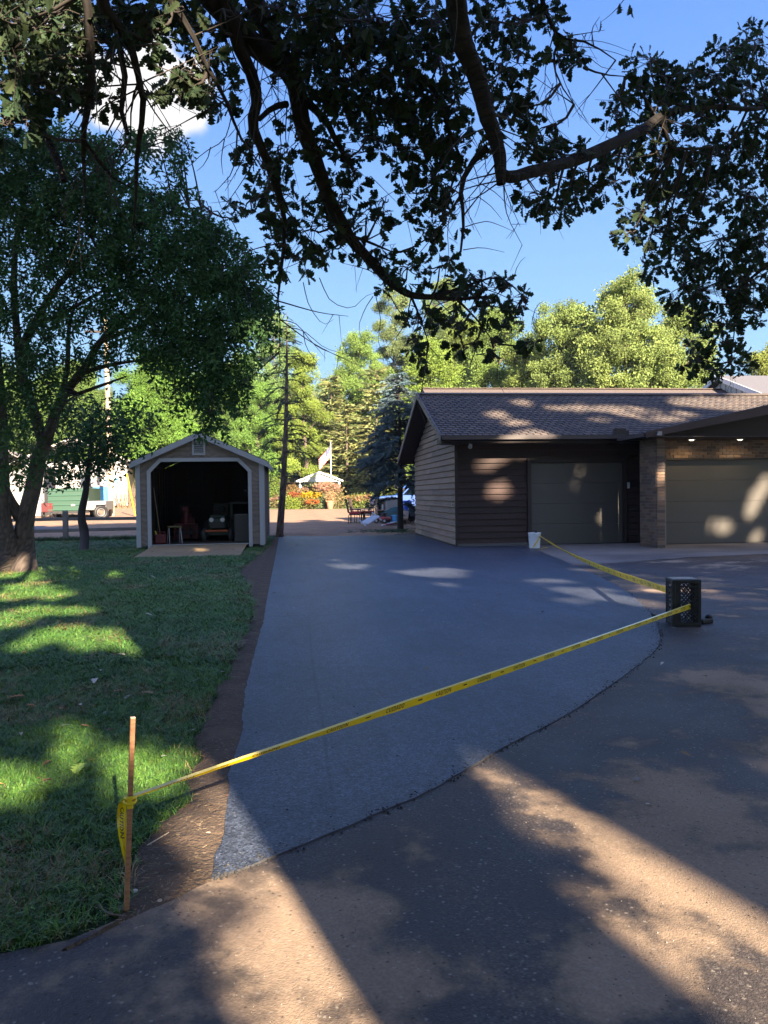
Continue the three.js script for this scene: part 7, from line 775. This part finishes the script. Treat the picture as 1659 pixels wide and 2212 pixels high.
// ---------------------------------------------------------------- grass
{
  const R = rng(888), tuft = (n, s) => { const r = rng(s), P = []; for (let i = 0; i < n; i++) { const a = r() * 6.28, o = V((r() - 0.5) * 0.05, 0, (r() - 0.5) * 0.05), h = 0.018 + 0.032 * r(), l = 0.015 + 0.05 * r(), w = 0.0016 + 0.0012 * r(), d = V(Math.cos(a), 0, Math.sin(a)), s2 = V(-d.z, 0, d.x).multiplyScalar(w), m = o.clone().addScaledVector(d, l * 0.35).add(V(0, h * 0.65, 0)), t = o.clone().addScaledVector(d, l).add(V(0, h * (0.75 + 0.3 * r()), 0)); const p = (...v) => v.forEach((q) => P.push(q.x, q.y, q.z)); const b0 = o.clone().add(s2), b1 = o.clone().sub(s2), m0 = m.clone().addScaledVector(s2, 0.8), m1 = m.clone().addScaledVector(s2, -0.8); p(b0, m0, b1, b1, m0, m1, m0, t, m1); } return tri(P); };
  const geos = [tuft(12, 1), tuft(14, 2), tuft(10, 3)], lists = [[], [], []], cs = [[], [], []], wide = [tuft(16, 4), tuft(16, 5), tuft(14, 6)], lw = [[], [], []], cw = [[], [], []];
  const put = (x, z, near) => {
    const gx = soilX(z), edge = gx - x; if (z < -27.0 + 0.2 * Math.sin(x * 3)) return; const dp = z > -2.95 ? interp(driveEdge, z) : -0.32; if (x > dp - 0.02) return;
    if (edge < 0 && R() > 0.05 * smooth(0.2, 0, -edge) + 0.015) return; if (edge < 0.16 && R() > smooth(-0.05, 0.16, edge)) return;
    if (z > -2.6 && z > lerp(-2.42, -1.6, clamp((-0.75 - x) / 2)) - 0.1 - 0.2 * R()) { if (R() > 0.06) return; }
    if (x > -4.1 && x < -0.74 && z < -21.35) return; if (x > -3.7 && x < -1.15 && z < -18.6) return;
    const dry = smooth(0.52, 0.7, fbm(x * 1.7 + 9, z * 1.7, 4, 55) + 0.16 * smooth(0.5, 0, edge)), bare = fbm(x * 2.6 + 31, z * 2.6, 3, 57); if (near && bare > 0.66 && R() < 0.75) return;
    if (near ? R() < smooth(-6.1, -7.1, z) : R() < smooth(-7.5, -6.5, z)) return; const k = 0.6 + 0.7 * R(), c = R() < dry * 0.4 ? col(0.28 * k, 0.22 * k, 0.09 * k) : col(0.07 * k * (1 + 0.6 * R()), 0.215 * k, 0.028 * k), i = Math.floor(R() * 3), s = near ? 0.75 + 0.5 * R() : 0.9 + 0.6 * R();
    (near ? lists : lw)[i].push(mtx(V(x, 0, z), quat((R() - 0.5) * 0.5, R() * 6.28, (R() - 0.5) * 0.5), near ? s : V(s * 1.8, s, s * 1.8))); (near ? cs : cw)[i].push(c);
  };
  for (let i = 0; i < 42000; i++) { const z = -1.9 - 5.2 * Math.pow(R(), 0.85), x = -0.3 - R() * (0.35 - z * 0.55); put(x, z, true); }
  for (let i = 0; i < 70000; i++) { const z = -6.6 - 20.5 * Math.pow(R(), 1.25), x = -0.4 - R() * (0.4 - z * 0.55); put(x, z, false); }
  const gm = new THREE.MeshPhysicalMaterial({ color: 0xffffff, roughness: 0.6, transmission: 0.25, thickness: 0, side: THREE.DoubleSide });
  const grass = new THREE.Group(); grass.name = 'grass'; scene.add(grass); info(grass, 'mown green grass of the lawn with dry patches', null, null, 'stuff');
  lists.forEach((l, i) => instanced(grass, 'grass', geos[i], gm, l, cs[i])); lw.forEach((l, i) => instanced(grass, 'grass', wide[i], gm, l, cw[i]));
  // ragged grass along the fence and round the spruce
  const w = [], wc = []; for (let i = 0; i < 2600; i++) { const side = R() < 0.75, a9 = R() * 6.28, r9 = R() * R() + 0.02, x = side ? -14 + R() * 9.8 : 4.0 + Math.cos(a9) * r9 * 2.2, z = side ? -26.9 + (R() - 0.5) * 0.7 : -29.4 + Math.sin(a9) * r9 * 2.4; w.push(mtx(V(x, 0.02, z), quat((R() - 0.5) * 0.5, R() * 6.28, 0), V(2.2, side ? 2.2 + 2 * R() : 0.9 + 0.9 * R(), 2.2))); const k = 0.6 + 0.6 * R(); wc.push(col(0.07 * k, 0.13 * k, 0.03 * k)); } instanced(grass, 'grass', geos[0], gm, w, wc);
}
// litter on lawn and soil
{
  const R = rng(99), brown = [mat(0.42, 0.2, 0.08, 0.8), mat(0.3, 0.2, 0.11, 0.8), mat(0.55, 0.5, 0.42, 0.7)];
  const leaf = (x, y, s, i, label, lift = 0.045) => { const d = ray(x, y), t = (lift - 1.4) / d.y, p = d.multiplyScalar(t).add(camera.position), o = thing('fallen_leaf', label, 'leaf', [p.x, p.y, p.z], 0, 'fallen leaves on the lawn'); const m = part(o, 'blade', oakLeaf, i === 9 ? mat(0.3, 0.45, 0.08, 0.7) : brown[i]); m.scale.setScalar(s); m.rotation.set(-1.35 + (R() - 0.5) * 0.5, R() * 6.28, (R() - 0.5) * 0.5, 'YXZ'); part(o, 'stem', bar(V(0, 0, 0), V(0.02 * s / 0.1, -0.004, 0.03), 0.0012), brown[1]); };
  const where = ['orange brown leaf at the left frame edge by the sunlit grass', 'pale curled leaf lying in the shade mid lawn', 'white grey leaf nearest above the stake top', 'brown leaf right of the pale curled one', 'tan leaf close beside the brown one in the shade', 'green leaf on the grass left of the stake', 'brown leaf low at the left edge near the tape', 'orange leaf in the sunlit patch by the tree', 'tan leaf in the far sunlit patch', 'small pale leaf in front of the shed ramp', 'second pale leaf to the right before the ramp', 'tan leaf halfway down the lawn', 'curled leaf in shade by the soil edge', 'light leaf beyond the sunlit patch', 'dull leaf left of the white grey one', 'brown leaf just above the tape at the left'];
  [[18, 1507, 0.1, 0], [203, 1477, 0.1, 2], [176, 1523, 0.08, 2], [277, 1494, 0.1, 1], [300, 1497, 0.1, 1], [182, 1648, 0.12, 9], [8, 1693, 0.09, 0], [140, 1344, 0.1, 0], [143, 1361, 0.1, 0], [335, 1248, 0.1, 2], [400, 1248, 0.1, 2], [252, 1413, 0.08, 2], [330, 1330, 0.09, 2], [190, 1247, 0.1, 0], [82, 1526, 0.07, 0], [146, 1530, 0.07, 0]].forEach(([x, y, s, i], k) => leaf(x, y, s, i, where[k]));
  const onSoil = (x, y, h = 0.01) => { const d = ray(x, y), t = (h - 1.4) / d.y; return d.multiplyScalar(t).add(camera.position); };
  const stone = (x, y, s, c, label) => { const p = onSoil(x, y), o = thing('stone', label, 'stone', [p.x, p.y, p.z], R() * 6); const g = new THREE.IcosahedronGeometry(s, 2), a = g.attributes.position; for (let i = 0; i < a.count; i++) { const k = 0.8 + 0.45 * fbm(a.getX(i) * 60 + 9, a.getZ(i) * 60 + a.getY(i) * 40, 2, Math.round(x)); a.setXYZ(i, a.getX(i) * k * 1.25, a.getY(i) * k * 0.7, a.getZ(i) * k); } g.computeVertexNormals(); part(o, 'stone_body', g, mat(...c, 0.9)); };
  stone(449, 1798 + 2, 0.009, [0.5, 0.36, 0.25], 'tan pebble in the sunlit soil near the asphalt edge'); stone(265, 1925, 0.011, [0.4, 0.3, 0.2], 'brown pebble just left of the stake foot'); stone(252, 1935, 0.012, [0.3, 0.25, 0.2], 'dull pebble farther left of the stake foot'); stone(291, 1925, 0.009, [0.55, 0.52, 0.5], 'whitish pebble just right of the stake foot'); stone(262, 1965, 0.012, [0.28, 0.22, 0.17], 'dark pebble below the stake foot at the drive edge'); stone(345, 1946, 0.009, [0.35, 0.3, 0.25], 'small pebble on the soil right of the stake');
  const stick = (pts, r, label, m = mat(0.2, 0.15, 0.11, 0.9)) => { const o = thing('twig', label, 'twig'); part(o, 'stick', limb(pts.map(([x, y]) => onSoil(x, y, 0.012)), [r, r * 0.9, r * 0.5], 6, 0.1, 2, 0.03), m); };
  stick([[210, 1952], [232, 1972], [275, 1980]], 0.005, 'bent grey twig at the edge of the drive left of the stake'); stick([[318, 1826], [345, 1810], [365, 1798]], 0.003, 'pale twig lying on the soil right of the tape tail', mat(0.45, 0.38, 0.28, 0.8)); stick([[470, 1712], [490, 1718], [500, 1716]], 0.002, 'thin reddish twig under the tape', mat(0.35, 0.08, 0.06, 0.8));
  const gl = thing('plantain_leaf', 'bright green leaf growing at the foot of the stake', 'leaf', [...onSoil(266, 1898, 0.03)]); { const m = part(gl, 'blade', leafGeo(1, rng(2), 0.06, 0, 0.6), mat(0.4, 0.55, 0.06, 0.6)); m.rotation.x = -0.4; part(gl, 'stem', bar(V(0, 0, 0), V(0.02, -0.03, 0), 0.002), mat(0.3, 0.4, 0.06, 0.7)); }
  const scraps = [], sc = []; for (let i = 0; i < 420; i++) { const z = -3 - 19 * Math.pow(R(), 1.2), x = i % 5 ? soilX(z) - R() * (0.6 - z * 0.42) : -0.3 + R() * 3.5; if (i % 5 === 0 && R() < 0.5) continue; scraps.push(mtx(V(x, i % 5 ? 0.035 : 0.018, z), quat(-1.4 + (R() - 0.5) * 0.7, R() * 6.28, (R() - 0.5) * 0.6), 0.02 + 0.05 * R())); const k = 0.5 + 0.8 * R(), p = R() < 0.45; sc.push(p ? col(0.42 * k, 0.4 * k, 0.36 * k) : col(0.26 * k, 0.16 * k, 0.07 * k)); }
  info(instanced(scene, 'leaf_litter', oakLeaf, new THREE.MeshStandardMaterial({ roughness: 0.8, side: THREE.DoubleSide }), scraps, sc), 'small scraps of dry leaf scattered over lawn and asphalt', null, null, 'stuff');
  const bits = []; const bc = []; for (let i = 0; i < 420; i++) { const z = -2.6 - 5 * R() * R(), x = lerp(soilX(z) - 0.3, -0.36, R()); bits.push(mtx(V(x, 0.022, z), quat((R() - 0.5) * 0.3, R() * 6.28, (R() - 0.5) * 0.3), V(0.0007, 0.0007, 0.004 + 0.011 * R()))); const k = 0.25 + 0.35 * R(); bc.push(col(k, k * 0.78, k * 0.45)); } info(instanced(scene, 'straw_litter', new THREE.BoxGeometry(1, 1, 2), new THREE.MeshStandardMaterial({ roughness: 0.9 }), bits, bc), 'scattered bits of dry straw on the soil', null, null, 'stuff');
}
renderer.render(scene, camera);
